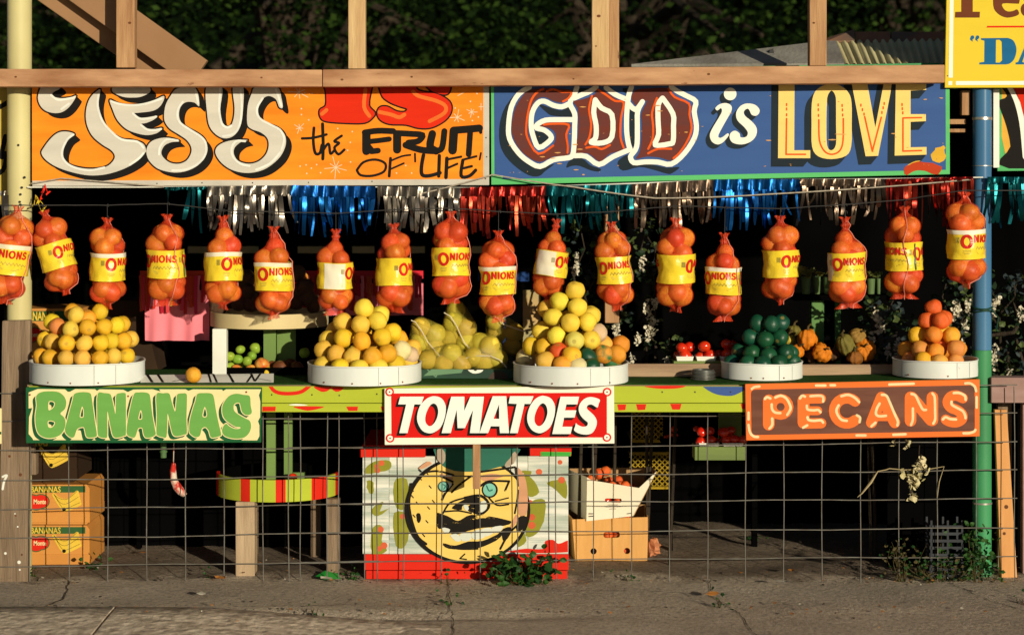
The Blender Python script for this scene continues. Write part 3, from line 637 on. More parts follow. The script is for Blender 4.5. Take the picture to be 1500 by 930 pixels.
for c, p in ((cg, [(470,65),(400,110),(350,200),(315,400),(330,520),(425,655),(560,580)]), (cg, [(500,90),(560,70),(640,95),(725,95),(700,150),(650,180)]), (cg, [(475,390),(560,382),(700,392),(678,480),(692,580),(690,645)]),
             (cg, [(912,130),(885,250),(905,380),(890,500),(852,570)]), (cg, [(965,72),(1040,120),(1120,175),(1200,190),(1175,330),(1170,500),(1200,600)]), (cg, [(860,600),(940,590),(1000,612),(1075,575)]),
             (cD, [(510,150),(465,280),(475,400),(470,520),(430,610)]), (cD, [(615,65),(670,140),(800,200),(805,300),(825,420),(790,530),(720,640),(660,695)]), (cD, [(430,650),(520,610),(640,610)])):
    ol += stroke(c(p), 3.1, n=3)
paint('letter_line', ol, SY, 4.6, I_orl, gd, clip=CL)
isg = [[circle(cD([(1175, 112)])[0], 9.3, 24)], [smooth(cD([(1040,240),(1080,205),(1140,195),(1185,220),(1185,270),(1140,350),(1070,480),(1080,510),(1110,500),(1150,470),(1162,488),(1110,550),(1060,570),(1010,545),(990,490),(1010,430),(1070,330),(1100,270),(1090,240),(1060,262)]), 3)],
       [smooth(cD([(1440,250),(1400,210),(1330,198),(1270,220),(1230,280),(1240,350),(1300,410),(1335,460),(1320,500),(1270,505),(1260,470),(1220,445),(1180,465),(1170,510),(1200,555),(1280,570),(1360,545),(1410,490),(1415,420),(1370,360),(1310,310),(1300,270),(1330,245),(1350,260),(1370,300),(1410,310),(1438,285)]), 3)]]
paint('letter_shadow', [shift(g_, -6.2, 6.5) for g_ in isg] + sum([sweep(g_, -6.2, 6.5) for g_ in isg[1:]], []), SY, 2, I_slate, gd, clip=CL)
for g_ in isg: paint('letter', [g_], SY, 3, I_wht, gd)
LV = [[cl([(110,-60),(235,-60),(232,538),(358,538),(358,600),(105,600)])],
      [smooth(cl([(525,18),(600,35),(660,90),(682,170),(683,340),(680,500),(640,580),(525,607),(420,585),(372,510),(368,340),(370,170),(395,80),(450,35)]), 3), smooth(cl([(525,70),(555,110),(560,180),(560,330),(560,490),(525,538),(490,500),(485,330),(488,180),(495,110)]), 3)],
      [cl([(672,-60),(795,-60),(868,360),(945,-60),(1005,-60),(985,100),(890,582),(792,585)])],
      [cl([(1030,-60),(1268,-60),(1268,65),(1145,70),(1145,255),(1265,255),(1265,310),(1145,315),(1145,515),(1270,512),(1270,572),(1020,580)])]]
paint('letter_shadow', sum([sweep(g_, -10.5, 12.5) for g_ in LV], []), SY, 2, I_slate, gd, clip=(1120, 113, 1386, 262))
for g_ in LV: paint('letter', [[[(x, max(y, 112)) for x, y in l] for l in g_]], SY, 3, I_cream, gd)
rl = []
for p in ([(172,290),(168,570),(320,570)], [(785,275),(845,545),(915,280)], [(1230,282),(1085,285),(1085,545),(1230,540)]): rl += stroke(cl(p), 2.4, False)
rl += stroke(cl([(425,300),(430,460),(470,545),(530,570),(590,540),(615,460),(617,290)]), 2.4)
for (x, y) in ((172,180),(172,215),(172,260),(420,183),(421,220),(422,265),(608,187),(610,222),(612,262),(755,185),(767,220),(780,255),(938,172),(930,205),(920,242),(1078,180),(1080,212),(1084,245)): rl += stroke(cl([(x, y - 7), (x, y + 7)]), 2.2, False)
paint('letter_line', rl, SY, 4, I_orl, gd)
def ragged(pts, seed, amp=1.6, n=3):
    r = random.Random(seed); return [(x + r.uniform(-amp, amp), y + r.uniform(-amp * .4, amp * .4)) for x, y in smooth(pts, n)]
paint('paint_patch', [[ragged(cl([(1095,690),(1130,650),(1220,628),(1320,640),(1385,670),(1370,720),(1320,725),(1260,700),(1180,700),(1110,735)]), 4)]], SY, 2.4, P_('sign_patch_red', (.50, .055, .015)), gd)
paint('paint_patch', [[ragged(cl([(1300,570),(1350,520),(1410,505),(1420,560),(1400,625),(1340,630)]), 5, 2.2)], [ragged(cl([(1090,690),(1160,630),(1220,620),(1120,670)]), 6)]], SY, 2.2, P_('sign_patch_yellow', (.72, .42, .04)), gd)
r5 = random.Random(8); ch = []
for _ in range(46):
    x = r5.uniform(730, 1380); y = r5.choice([r5.uniform(190, 255), r5.uniform(130, 255)]); l = r5.uniform(1, 5); h = r5.uniform(.25, .7); ch.append([[(x, y), (x + l * .4, y - h), (x + l, y), (x + l * .5, y + h)]])
for (x, y, l) in ((806,232,8),(812,224,10),(845,219,9),(790,230,9),(838,212,9),(848,157,11),(958,155,10),(962,163,9),(945,169,8),(1002,194,6),(1222,197,18),(1212,205,14),(1121,206,9),(1305,196,7),(1352,146,6),(1375,144,7),(815,240,9),(840,249,8),(852,256,5)):
    ch.append([ragged([(x, y), (x + l * .5, y - .9), (x + l, y), (x + l * .5, y + .9)], int(x), .4, 2)])
paint('bare_chip', ch, SY, 5.4, P_('chip_wood', (.62, .36, .12), (.5, .22, .08)), gd)

# ---- yellow corner sign
YY = .018
ys = sign('hanging_sign', 'yellow sign with brown and blue lettering in the top right corner', [(1388, -90), (1640, -90), (1640, 128.5), (1384, 129)], YY, .012, P_('sign_yellow', (.68, .52, .04), (.63, .47, .035), chips=.1))
cy = crop(1380, 0, 6.64)
paint('border_line', [[cy([(82,-600),(118,-600),(104,758),(64,758)])], [cy([(62,792),(100,792),(98,830),(60,830)])], [cy([(132,792),(1800,788),(1800,824),(132,830)])]], YY, 1, I_wht, ys)
paint('letter', [[cy([(185,-300),(298,-300),(298,118),(368,118),(365,175),(125,175),(128,120),(187,118)])]], YY, 1, P_('sign_chocolate', (.16, .045, .018)), ys)
paint('letter', [[smooth(cy([(495,0),(490,-60),(540,-140),(620,-170),(720,-130),(755,-40),(750,30),(730,40),(590,38),(600,90),(640,115),(690,110),(730,95),(748,140),(700,165),(630,175),(560,150),(505,90)]), 3), smooth(cy([(590,-20),(600,-80),(630,-90),(660,-70),(662,-20)]), 3)]], YY, 1, MATS['sign_chocolate'], ys)
paint('letter', [[smooth(cy([(765,110),(780,50),(850,20),(900,20),(900,-60),(860,-90),(800,-60),(790,-110),(860,-140),(960,-130),(1000,-60),(1000,160),(920,165),(880,160),(800,160)]), 3)]], YY, 1, MATS['sign_chocolate'], ys)
paint('rule_line', [[cy([(440,255),(1800,250),(1800,268),(432,272)])]], YY, 1, MATS['sign_red'], ys)
I_lb = P_('sign_letter_blue', (.012, .13, .30), chips=.0)
paint('letter', [[cy([(378,375),(640,372),(640,372)]) + smooth(cy([(640,372),(690,395),(718,450),(722,510),(700,580),(660,620),(620,630)]), 4, False) + cy([(362,630),(362,612),(410,605),(412,400),(378,390)]), cy([(524,392),(560,390),(580,410),(584,590),(560,612),(522,612)])]], YY, 1, I_lb, ys)
paint('letter', [[cy([(715,630),(715,612),(740,605),(840,372),(930,372),(1010,605),(1040,612),(1040,630),(900,630),(900,612),(925,605),(905,545),(800,545),(780,605),(800,612),(800,630)]), cy([(815,520),(900,520),(862,420)])]], YY, 1, I_lb, ys)
paint('quote_mark', [[smooth(cy([(272,380),(285,350),(308,352),(312,375),(295,390),(300,408),(278,395)]), 3)], [smooth(cy([(322,380),(335,350),(357,352),(360,375),(342,390),(352,408),(328,395)]), 3)]], YY, 1, I_lb, ys)
paint('nail_head', [[circle((1388, 111.5), 1.1, 8)]], YY, 1, mat('rust', (.2, .06, .02), None, 30), ys)
# ---- sign beyond the blue pole
rs = sign('painted_sign', 'painted sign with black and white curves right of the blue pole', [(1462, 100), (1680, 98), (1680, 248), (1461, 251)], .13, .015, P_('sign_border_green2', (.10, .45, .16), chips=.3))
paint('amber_field', [[[(1467, 104), (1675, 104), (1675, 246), (1477, 246), (1467, 200)]]], .13, 1, P_('sign_amber2', (.72, .40, .06)), rs)
paint('black_curve', [[smooth([(1463, 150), (1475, 141), (1480, 110), (1700, 90), (1700, 260), (1478, 248), (1480, 215), (1474, 185)], 4)]], .13, 2, I_black, rs, clip=(1462.5, 104, 1676, 247))
paint('white_curve', stroke([(1474, 120), (1488, 145), (1497, 180), (1502, 230)], 8), .13, 3, I_wht, rs)
paint('red_field', [[[(1480, 110), (1560, 110), (1560, 230), (1507, 230), (1503, 185), (1494, 150), (1483, 128)]]], .13, 3, MATS['sign_red'], rs)
# ---- sign behind the yellow pole at the left edge
l2 = sign('painted_sign', 'yellow sign with black script half hidden by the left pole', [(-190, 108), (13, 108), (13, 300), (-190, 300)], .15, .015, P_('sign_old_yellow', (.50, .36, .07), (.4, .3, .06)))
paint('script', sum([stroke(p, 7) for p in ([(12, 150), (-10, 160), (-30, 150)], [(8, 200), (2, 230), (9, 225), (4, 250), (-20, 260)], [(-10, 190), (-30, 240)])], []), .15, 1, I_black, l2)
# ---- counter signs
TY = -.205
bs = sign('bananas_sign', 'green and cream BANANAS sign on the front of the counter', [(37.5, 567), (383.5, 567.5), (382.5, 648), (38, 649)], TY, .012, P_('sign_dark_green', (.012, .10, .035), (.012, .075, .028), chips=.08))
I_crm = P_('sign_cream', (.78, .66, .37), (.74, .60, .30), chips=.16)
I_lg = P_('sign_leaf_green', (.15, .37, .085), (.115, .30, .065), chips=.14, cc=(.09, .2, .05))
ca = crop(30, 560, 7.5); cb = crop(200, 560, 7.5)
paint('cream_field', [[ca([(90,110),(190,72),(490,75),(520,102),(545,102),(600,72),(820,74),(840,92),(870,75),(1130,80),(1180,105),(1240,78),(1460,75)]) + cb([(180,75),(265,100),(250,75),(540,75),(570,92),(620,75),(940,78),(950,95),(985,75),(1368,75),(1345,140),(1360,210),(1358,380),(1335,425),(1350,470),(1350,590),(1325,635)]) + ca([(140,632),(130,610),(90,565),(95,380),(130,280),(90,285)])]], TY, 1, I_crm, bs)
BL = [[ca([(175,150),(230,105),(330,95),(420,105),(480,150),(505,215),(490,290),(440,340),(480,380),(497,440),(480,520),(430,580),(340,610),(260,600),(200,560),(172,480),(165,370),(180,250)]), ca([(310,215),(350,203),(380,225),(372,265),(340,295),(310,300)]), ca([(302,428),(340,418),(380,435),(372,470),(340,496),(308,486)])],
      [ca([(590,130),(640,108),(720,105),(770,120),(785,170),(800,280),(820,430),(840,560),(830,595),(760,605),(725,590),(710,530),(695,490),(640,500),(615,530),(595,590),(560,605),(510,570),(490,520),(510,430),(545,300),(575,190)]), ca([(680,262),(697,310),(696,375),(670,386),(652,372),(664,310)])],
      [ca([(850,125),(920,115),(985,125),(1005,170),(1030,280),(1045,345),(1050,250),(1055,135),(1100,115),(1150,115),(1160,150),(1160,350),(1160,560),(1140,585),(1070,605),(1020,590),(995,500),(975,400),(958,315),(955,420),(955,590),(930,607),(880,600),(850,560),(845,350)])],
      [ca([(1250,125),(1300,108),(1370,108),(1415,125),(1430,180),(1450,350),(1480,520),(1485,570),(1440,600),(1380,605),(1355,570),(1340,500),(1300,500),(1285,530),(1265,590),(1240,605),(1185,585),(1168,540),(1180,420),(1210,270)]), ca([(1322,302),(1338,340),(1338,395),(1318,408),(1297,398),(1306,345)])],
      [cb([(220,130),(290,118),(360,120),(385,200),(425,320),(440,200),(450,130),(500,118),(550,125),(555,200),(550,400),(555,550),(530,570),(450,590),(405,575),(380,500),(345,340),(340,450),(330,595),(290,600),(240,585),(220,550),(225,350)])],
      [cb([(670,125),(740,115),(820,120),(850,160),(870,280),(900,430),(930,560),(920,585),(850,605),(815,595),(795,530),(760,490),(720,505),(705,560),(690,590),(650,600),(600,570),(580,530),(585,430),(620,290),(650,200)]), cb([(752,267),(773,320),(775,368),(750,383),(725,368),(735,310)])],
      [cb([(1245,150),(1180,135),(1100,122),(1030,140),(980,190),(945,260),(945,340),(970,400),(1030,450),(1090,485),(1140,490),(1135,505),(1080,508),(1020,480),(985,450),(950,490),(942,540),(970,585),(1040,610),(1120,615),(1190,600),(1240,550),(1260,480),(1245,420),(1190,390),(1120,350),(1075,310),(1068,260),(1085,230),(1130,222),(1145,260),(1160,320),(1200,355),(1250,350),(1268,320),(1255,250)])]]
BL = [[smooth(l, 3) for l in g_] for g_ in BL]
paint('letter_shadow', sum([sweep(g_, -5.2, 4.6) for g_ in BL], []), TY, 2, MATS['sign_dark_green'], bs, clip=(40, 569, 382, 648))
paint('letter_outline', sum([outline(l, 2.4) for g_ in BL for l in g_], []), TY, 3, I_crm, bs)
for g_ in BL: paint('letter', [g_], TY, 4, I_lg, bs)
for (x, y) in ((44, 578), (188, 580), (361, 574)): paint('rust_spot', [[circle((x, y), 1.5, 8)]], TY, 5, mat('rust', (.2, .06, .02)), bs)
ts = sign('tomatoes_sign', 'red and white TOMATOES sign hanging below the middle of the counter', [(563, 569), (899.5, 565), (900, 649.5), (563.5, 651.5)], TY - .003, .01, P_('sign_ivory', (.80, .78, .66), (.74, .72, .60), chips=.2, cc=(.5, .33, .12)))
I_red = P_('sign_bright_red', (.62, .012, .008), (.54, .009, .007), chips=.12, cc=(.7, .45, .3))
T_Y = TY - .003; c3 = crop(555, 560, 7.5); c4 = crop(715, 560, 7.5)
paint('red_field', [[[(573, 576), (889, 575), (889, 640.5), (573.5, 641)]]], T_Y, 1, I_red, ts)
O1 = [smooth(c3([(615,150),(690,175),(735,260),(725,380),(680,490),(610,545),(550,557),(480,530),(430,450),(420,370),(450,260),(510,190),(560,160)]), 3), smooth(c3([(605,230),(640,260),(652,330),(630,410),(590,465),(550,478),(515,440),(510,380),(530,310),(565,250)]), 3)]
O2 = [smooth(c4([(615,147),(690,175),(735,260),(725,380),(680,490),(610,545),(550,555),(480,520),(435,440),(432,350),(465,250),(520,180),(570,152)]), 3), smooth(c4([(605,227),(640,260),(652,330),(630,410),(590,465),(550,478),(515,440),(510,380),(530,310),(565,250)]), 3)]
TL = [[c3([(235,155),(495,155),(465,240),(390,240),(315,555),(225,555),(300,240),(212,240)])], O1,
      [c3([(795,155),(940,155),(938,310),(1005,155),(1155,155),(1105,555),(1000,555),(1035,300),(945,500),(865,500),(855,300),(790,555),(690,555)])],
      [c3([(1250,150),(1400,150),(1430,555),(1330,555),(1325,480),(1230,480),(1200,555),(1105,555)]), c3([(1320,240),(1322,398),(1260,398)])],
      [c4([(240,150),(500,150),(465,235),(400,235),(325,555),(240,555),(315,235),(225,230)])], O2,
      [c4([(795,155),(1000,155),(980,240),(860,240),(845,305),(970,305),(950,385),(835,385),(815,485),(925,485),(905,565),(705,565)])],
      [smooth(c4([(1228,190),(1170,165),(1110,160),(1050,185),(1005,240),(995,300),(1015,360),(1060,410),(1095,440),(1085,475),(1040,485),(985,465),(965,445),(955,485),(945,525),(1000,560),(1080,572),(1140,555),(1180,500),(1195,430),(1170,370),(1120,320),(1085,285),(1095,250),(1140,242),(1200,275),(1215,230)]), 3)]]
paint('letter_shadow', sum([sweep(g_, -4.2, 3.8) for g_ in TL], []), T_Y, 2, I_black, ts)
for g_ in TL: paint('letter', [g_], T_Y, 3, P_('sign_letter_white', (.78, .80, .76), (.70, .72, .68), chips=.12, cc=(.5, .4, .2)), ts)
for (x, y) in ((570.8, 573.8), (571.5, 641.5), (889.3, 574), (889, 640.3)):
    paint('corner_ring', [[circle((x, y), 6.4, 24)]], T_Y, 2, I_red, ts); paint('corner_ring', [[circle((x, y), 4.1, 20)]], T_Y, 3, I_wht, ts); paint('screw_head', [[circle((x, y), 1.2, 10)]], T_Y, 4, MATS['rust'], ts)
ps = sign('pecans_sign', 'orange and brown PECANS sign at the right end of the counter', [(1091.5, 562.5), (1435, 555.5), (1435, 639), (1093, 645)], TY, .012, P_('sign_tangerine', (.80, .17, .035), (.74, .14, .028), chips=.06))
c5 = crop(1085, 550, 7.5); c6 = crop(1245, 550, 7.5)
def rrect(pts, r, n=5):
    out = []
    for i, p in enumerate(pts):
        a = np.array(pts[i - 1], float); b = np.array(p, float); c = np.array(pts[(i + 1) % len(pts)], float)
        u = (a - b) / np.linalg.norm(a - b) * r; v = (c - b) / np.linalg.norm(c - b) * r
        for k in range(n + 1): t = k / n; out.append(tuple(b + u * (1 - t) ** 2 + v * t ** 2))
    return out
paint('brown_field', [[rrect([(1100, 570.5), (1427.5, 564), (1428, 631), (1101, 637)], 7)]], TY, 1, mat('sign_pecan_brown', (.075, .018, .008), (.165, .062, .038), 3.5, rough=.5, stretch=(1, 1, 7), contrast=.5, chips=.1, chipcol=(.45, .3, .22)), ps)
def arcp(c, r, a0, a1, n=16): return [(c[0] + r * math.cos(R(a0 + (a1 - a0) * k / n)), c[1] + r * math.sin(R(a0 + (a1 - a0) * k / n))) for k in range(n + 1)]
k7 = 7.5
PC = [stroke(c5([(308,270),(308,538)]), 128 / k7) + stroke(c5(arcp((438,342), 93, 0, 360)), 96 / k7, False),
      stroke(c5([(690,268),(690,515)]), 132 / k7) + stroke(c5([(690,255),(885,252)]), 104 / k7) + stroke(c5([(740,385),(848,385)]), 96 / k7) + stroke(c5([(700,525),(885,522)]), 112 / k7),
      stroke(c5(arcp((1165,385), 138, -48, -312)), 116 / k7, False),
      stroke(c6([(345,238),(236,515)]), 122 / k7) + stroke(c6([(345,238),(492,515)]), 122 / k7) + stroke(c6([(295,452),(430,452)]), 92 / k7),
      stroke(c6([(665,238),(665,495)]), 128 / k7) + stroke(c6([(905,238),(905,490)]), 128 / k7) + stroke(c6([(680,240),(890,488)]), 128 / k7),
      stroke(c6([(1240,248),(1170,218),(1105,232),(1072,290),(1105,348),(1180,380),(1230,425),(1230,475),(1180,508),(1110,508),(1052,482)]), 112 / k7)]
for g_ in PC: paint('letter', g_, TY, 2, MATS['sign_tangerine'], ps)
hp = []
for c, L_ in ((c5, [[(265,255),(290,235),(325,250)], [(380,240),(440,220),(500,250),(540,320),(545,370),(510,430)], [(340,315),(345,370),(380,405),(435,410)], [(345,470),(345,540),(315,580)], [(650,250),(675,220),(705,230)], [(765,225),(870,220),(905,240),(905,285)], [(725,330),(735,370),(800,380),(850,375),(875,400)], [(733,455),(745,485),(800,495),(880,490),(905,515)], [(685,570),(730,545)], [(1105,225),(1180,210),(1250,240),(1300,290)], [(1075,325),(1050,380),(1070,440),(1110,485),(1165,495)], [(1275,435),(1310,460),(1305,510)], [(120,145),(150,125),(205,118)], [(825,108),(930,108)], [(985,105),(1035,105)], [(85,405),(85,480)], [(85,540),(100,620),(140,665),(190,672)], [(1270,655),(1370,655)]]),
              (c6, [[(350,210),(400,220),(440,300),(490,420),(525,500),(520,545)], [(325,305),(295,360),(285,420),(320,445),(395,440)], [(235,555),(280,515)], [(675,200),(720,220),(760,300),(800,370),(835,375)], [(690,360),(690,480),(670,540)], [(905,195),(930,240),(935,400),(935,480),(915,525)], [(1140,190),(1200,190),(1260,220),(1270,265)], [(1115,285),(1120,320),(1180,355),(1240,390),(1265,440),(1268,465)], [(1020,480),(1050,455),(1100,475),(1165,480)], [(430,97),(700,88)], [(1265,85),(1320,85),(1370,120),(1385,170)], [(1390,235),(1390,350)], [(475,648),(610,642)], [(1245,632),(1310,630),(1360,615),(1378,595)]])):
    for p in L_: hp += stroke(c(p), 3.7)
paint('letter_highlight', hp, TY, 3, P_('sign_pale_cream', (.80, .68, .38), chips=.04), ps)
fs_ = sign('cream_sign', 'edge of a cream and green sign at the far left of the counter', [(-180, 598), (2, 598), (2, 650), (-180, 650)], TY, .012, I_crm)
paint('green_bar', [[[(-180, 632), (2, 632), (2, 636), (-180, 636)]]], TY, 1, MATS['sign_dark_green'], fs_)
# ------------------------------------------------------------------ counter
def zt(x): return .798 + max(0, min(1, (x - .85) / 1.0)) * .02
M_lime = P_('lime_paint', (.40, .47, .04), (.34, .40, .035), chips=.16, cc=(.12, .10, .03))
M_redp = P_('fire_red_paint', (.62, .025, .012), (.55, .02, .01), chips=.08, cc=(.15, .08, .04))
M_felt = mat('green_turf_mat', (.035, .10, .02), (.022, .065, .014), 60, rough=1, bump=1, bscale=350, spec=.05)
ct = empty('fruit_counter', (0, 0, 0), 'long lime painted counter carrying the trays of fruit', 'counter')
def slab(x0, x1, y0, y1, dz0, dz1):
    mb = MB(); n = 24
    for i in range(n + 1):
        x = x0 + (x1 - x0) * i / n
        for y in (y0, y1):
            for d in (dz0, dz1): mb.v.append((x, y, zt(x) + d))
    for i in range(n):
        o = i * 4; mb.f += [(o, o + 4, o + 5, o + 1), (o + 2, o + 3, o + 7, o + 6), (o, o + 2, o + 6, o + 4), (o + 1, o + 5, o + 7, o + 3)]
    mb.f += [(0, 1, 3, 2), (n * 4, n * 4 + 2, n * 4 + 3, n * 4 + 1)]
    return mb
x0c, x1c = WX(38, -.19), WX(1436, -.19)
make('top_board', slab(x0c, x1c, -.165, .42, -.028, -.006), M_greyx, ct); make('turf_mat', slab(x0c + .01, x1c - .005, -.178, .40, -.0055, -.0005), M_felt, ct)
def apron(ra, rb, lab, yy):
    return plate('apron_board', [(42, ra), (1095, ra), (1095, rb), (42, rb)], yy, .014, M_lime, ct)
apron(565.5, 590, '', -.185); a2 = apron(590.8, 603.5, '', -.183)
ck = crop(380, 555, 7.9)
paint('red_stripe', stroke(ck([(115, 60), (170, 135), (260, 165), (400, 165), (500, 140), (590, 70)]), 5.4) + [[smooth(ck([(630, 85), (700, 140), (750, 148), (800, 130), (830, 85)]), 3)], [smooth(ck([(830, 95), (880, 145), (940, 135), (970, 95)]), 3)]], -.185, 1, M_redp, ct, clip=(384, 566, 562, 589.5))
paint('red_stripe', [[ck([(35, 318), (190, 318), (185, 372), (35, 374)])], [smooth(ck([(400, 318), (480, 350), (560, 365), (660, 350), (740, 318)]), 3)], [ck([(1005, 318), (1140, 318), (1135, 368), (1030, 368)])], [ck([(1405, 318), (1440, 318), (1440, 365), (1415, 365)])]], -.183, 1, M_redp, ct, clip=(384, 591.2, 562, 603))
paint('white_dab', [[smooth(ck([(340, 300), (420, 288), (560, 300), (480, 308)]), 3)]], -.185, 2, I_wht, ct)
cm = crop(780, 540, 3)
paint('red_stripe', [[smooth(cm([(495, 76), (540, 86), (600, 88), (650, 84), (665, 74)]), 3)]], -.185, 1, M_redp, ct)
paint('red_stripe', [[cm([(372, 156), (412, 156), (408, 181), (378, 183)])], [cm([(455, 155), (500, 155), (495, 180), (462, 182)])], [cm([(605, 153), (655, 153), (648, 179), (615, 179)])], [cm([(915, 150), (945, 150), (945, 176), (920, 176)])]], -.183, 1, M_redp, ct, clip=(780, 591.2, 1094, 603))
paint('blue_stripe', [[smooth(cm([(750, 72), (790, 105), (840, 118), (890, 115), (940, 80), (850, 66)]), 3)]], -.185, 1, P_('counter_blue', (.05, .10, .30)), ct, clip=(1000, 566, 1094, 589))
for (x, y) in ((398, 578), (457, 578), (497, 579), (552, 577), (970, 574), (1018, 574), (1070, 574)): paint('screw_head', [[circle((x, y), 1.2, 8)]], -.185, 2, M_dwire, ct)
for x in (WX(22, .25), WX(590, .25), WX(790, .25), WX(1437, .25)):
    b = MB(); b.box(x - .035, x + .035, .3, .39, -.01, zt(x) - .029); make('leg', b, M_grey, ct)
# boards lying on the counter behind the trays
def wood_tray(name, x0, x1, Y, r0, r1, label, m=None):
    mb = MB(); mb.box(WX(x0, Y), WX(x1, Y), Y, Y + .02, zt(WX(x0, Y)) + .0005, WZ(r0, Y)); return tag(make(name, mb, m or M_greyx, bevel=.003), label, 'board')
wood_tray('edging_board', 905, 1088, .075, 533, 555, 'weathered board on the counter right of the tallest fruit pile')
wood_tray('edging_board', 1150, 1330, .075, 534, 552, 'weathered board on the counter in front of the gourds')
# striped white board with black brush strokes
mb = MB(); a = W(206, 551, -.06); b_ = W(401, 548.5, -.06); a2_ = W(206, 566, -.15); b2_ = W(401, 562, -.15)
za = zt(a.x) + .001
mb.add([(a2_.x, -.155, za), (b2_.x, -.155, za), (b_.x, -.06, za + .026), (a.x, -.06, za + .020), (a2_.x, -.155, za - .0), (b2_.x, -.155, za), (b_.x, -.06, za + .001), (a.x, -.06, za + .001)], [(0, 1, 2, 3), (2, 6, 7, 3), (0, 3, 7), (1, 6, 2), (0, 7, 6, 1)])
sb = tag(make('lettered_board', mb, M_white), 'white board with black brush strokes lying behind the lone orange', 'board')
mb = MB(); n_ = 0
for (u0, v0, u1, v1, wd) in ((.09, 0, .05, 1, .022), (.17, 0, .13, 1, .02), (.24, .1, .42, .6, .022), (.53, 0, .51, 1, .016), (.575, 0, .545, 1, .016), (.70, 0, .66, 1, .02), (.86, .1, .83, .95, .016), (.86, .1, .90, .95, .016), (.87, .45, .98, .15, .013), (.80, .0, .84, .9, .016)):
    A = Vector((a2_.x, -.155, za)); B = Vector((b2_.x, -.155, za)); C = Vector((b_.x, -.06, za + .026)); D = Vector((a.x, -.06, za + .020))
    def q(u, v): return A.lerp(B, u).lerp(D.lerp(C, u), v) + Vector((0, -.0003, .0015))
    o = len(mb.v); mb.v += [tuple(q(u0 - wd / 2, v0)), tuple(q(u0 + wd / 2, v0)), tuple(q(u1 + wd / 2, v1)), tuple(q(u1 - wd / 2, v1))]; mb.f.append((o, o + 1, o + 2, o + 3))
make('brush_stroke', mb, I_black, sb)
# ------------------------------------------------------------------ round white trays
def round_tray(cx, hw, Yc, h, label, rivets, n=48, tilt=0, lift=0):
    X = WX(cx, Yc); r = hw * (DIST + Yc) / F; z = zt(X) + lift
    t = empty('round_tray', (X, Yc, z), label, 'tray', 'round white fruit trays')
    b = MB(); b.lathe([(r - .004, .002), (r, .002), (r + .0004, h * .3), (r - .0004, h * .7), (r, h - .006), (r + .0022, h - .004), (r + .0022, h), (r - .004, h)], (X, Yc, z), n, True); b.v = [(X + (vx - X) * (1 + .006 * math.sin(3 * math.atan2(vy - Yc, vx - X) + cx) + .003 * math.sin(11 * math.atan2(vy - Yc, vx - X) + cx)), Yc + (vy - Yc) * (1 + .004 * math.sin(4 * math.atan2(vy - Yc, vx - X) + cx)), vz + .0016 * math.sin(3 * math.atan2(vy - Yc, vx - X) + cx * 2) * (vz - z) / h) for vx, vy, vz in b.v]; o = make('rim_band', b, M_tray, t, smooth=True)
    b = MB(); b.lathe([(0.001, .006), (r - .005, .006), (r - .005, .016), (.001, .016)], (X, Yc, z), n); make('base_disc', b, M_greyx, t)
    for da in rivets:
        a_ = R(-90 + da); b = MB(); p = Vector((X + r * math.cos(a_), Yc + r * math.sin(a_), z + .012)); d = Vector((math.cos(a_), math.sin(a_), 0))
        b.tube([p - d * .002, p + d * .002], .0032, 8); make('rivet', b, MATS['rust'], t)
    for da in (-62, 18, 40):
        a_ = R(-90 + da); b = MB(); d = Vector((math.cos(a_), math.sin(a_), 0)); s = Vector((-d.y, d.x, 0)); p = Vector((X, Yc, z)) + d * (r + .0012)
        b.add([p + s * .0008 + Vector((0, 0, .004)), p - s * .0008 + Vector((0, 0, .004)), p - s * .0008 + Vector((0, 0, h - .003)), p + s * .0008 + Vector((0, 0, h - .003))], [(0, 1, 2, 3)])
        make('band_seam', b, mat('seam_grey', (.3, .3, .27), None, 9), t)  # thin grey line along each seam of the band
    t.rotation_euler = (R(tilt), 0, 0)
    return X, Yc, z, r
TR = {1: round_tray(128.5, 83, -.07, .082, 'white round tray at the left under the flat topped orange pile', (-30, -5, 22)),
      2: round_tray(534, 83, -.085, .075, 'white round tray overhanging the counter left of the TOMATOES sign', (-40, -8, 20, 45)),
      3: round_tray(836, 84, -.09, .075, 'white round tray under the tallest fruit pile', (-45, -20, 5, 40)),
      4: round_tray(1116, 59, .03, .066, 'small white round tray under the dark green fruit', (-22, -5, 25)),
      5: round_tray(1370, 61.5, -.02, .068, 'small white round tray under the red topped pile at the right', (-50, 5))}
# ------------------------------------------------------------------ fruit
def uvs(n=22, m_=13, sq=(1, 1, 1), dimple=.0, rib=0, ribd=.0, seed=0, lump=.02):
    from mathutils import noise
    mb = MB()
    for j in range(m_ + 1):
        th = math.pi * j / m_
        for i in range(n):
            ph = 2 * math.pi * i / n; d = Vector((math.sin(th) * math.cos(ph), math.sin(th) * math.sin(ph), math.cos(th)))
            rr = 1 + lump * noise.noise(d * 1.6 + Vector((seed * 7.3, 0, 0)))
            if rib: rr *= 1 - ribd * abs(math.cos(rib * ph / 2)) ** 6 * max(0, math.sin(th)) ** .6
            rr *= 1 - dimple * math.exp(-(th / .28) ** 2) - dimple * .5 * math.exp(-((math.pi - th) / .3) ** 2)
            p = d * rr; mb.v.append((p.x * sq[0], p.y * sq[1], p.z * sq[2]))
    mb.f = [(j * n + i, j * n + (i + 1) % n, (j + 1) * n + (i + 1) % n, (j + 1) * n + i) for j in range(m_) for i in range(n)]
    return mb
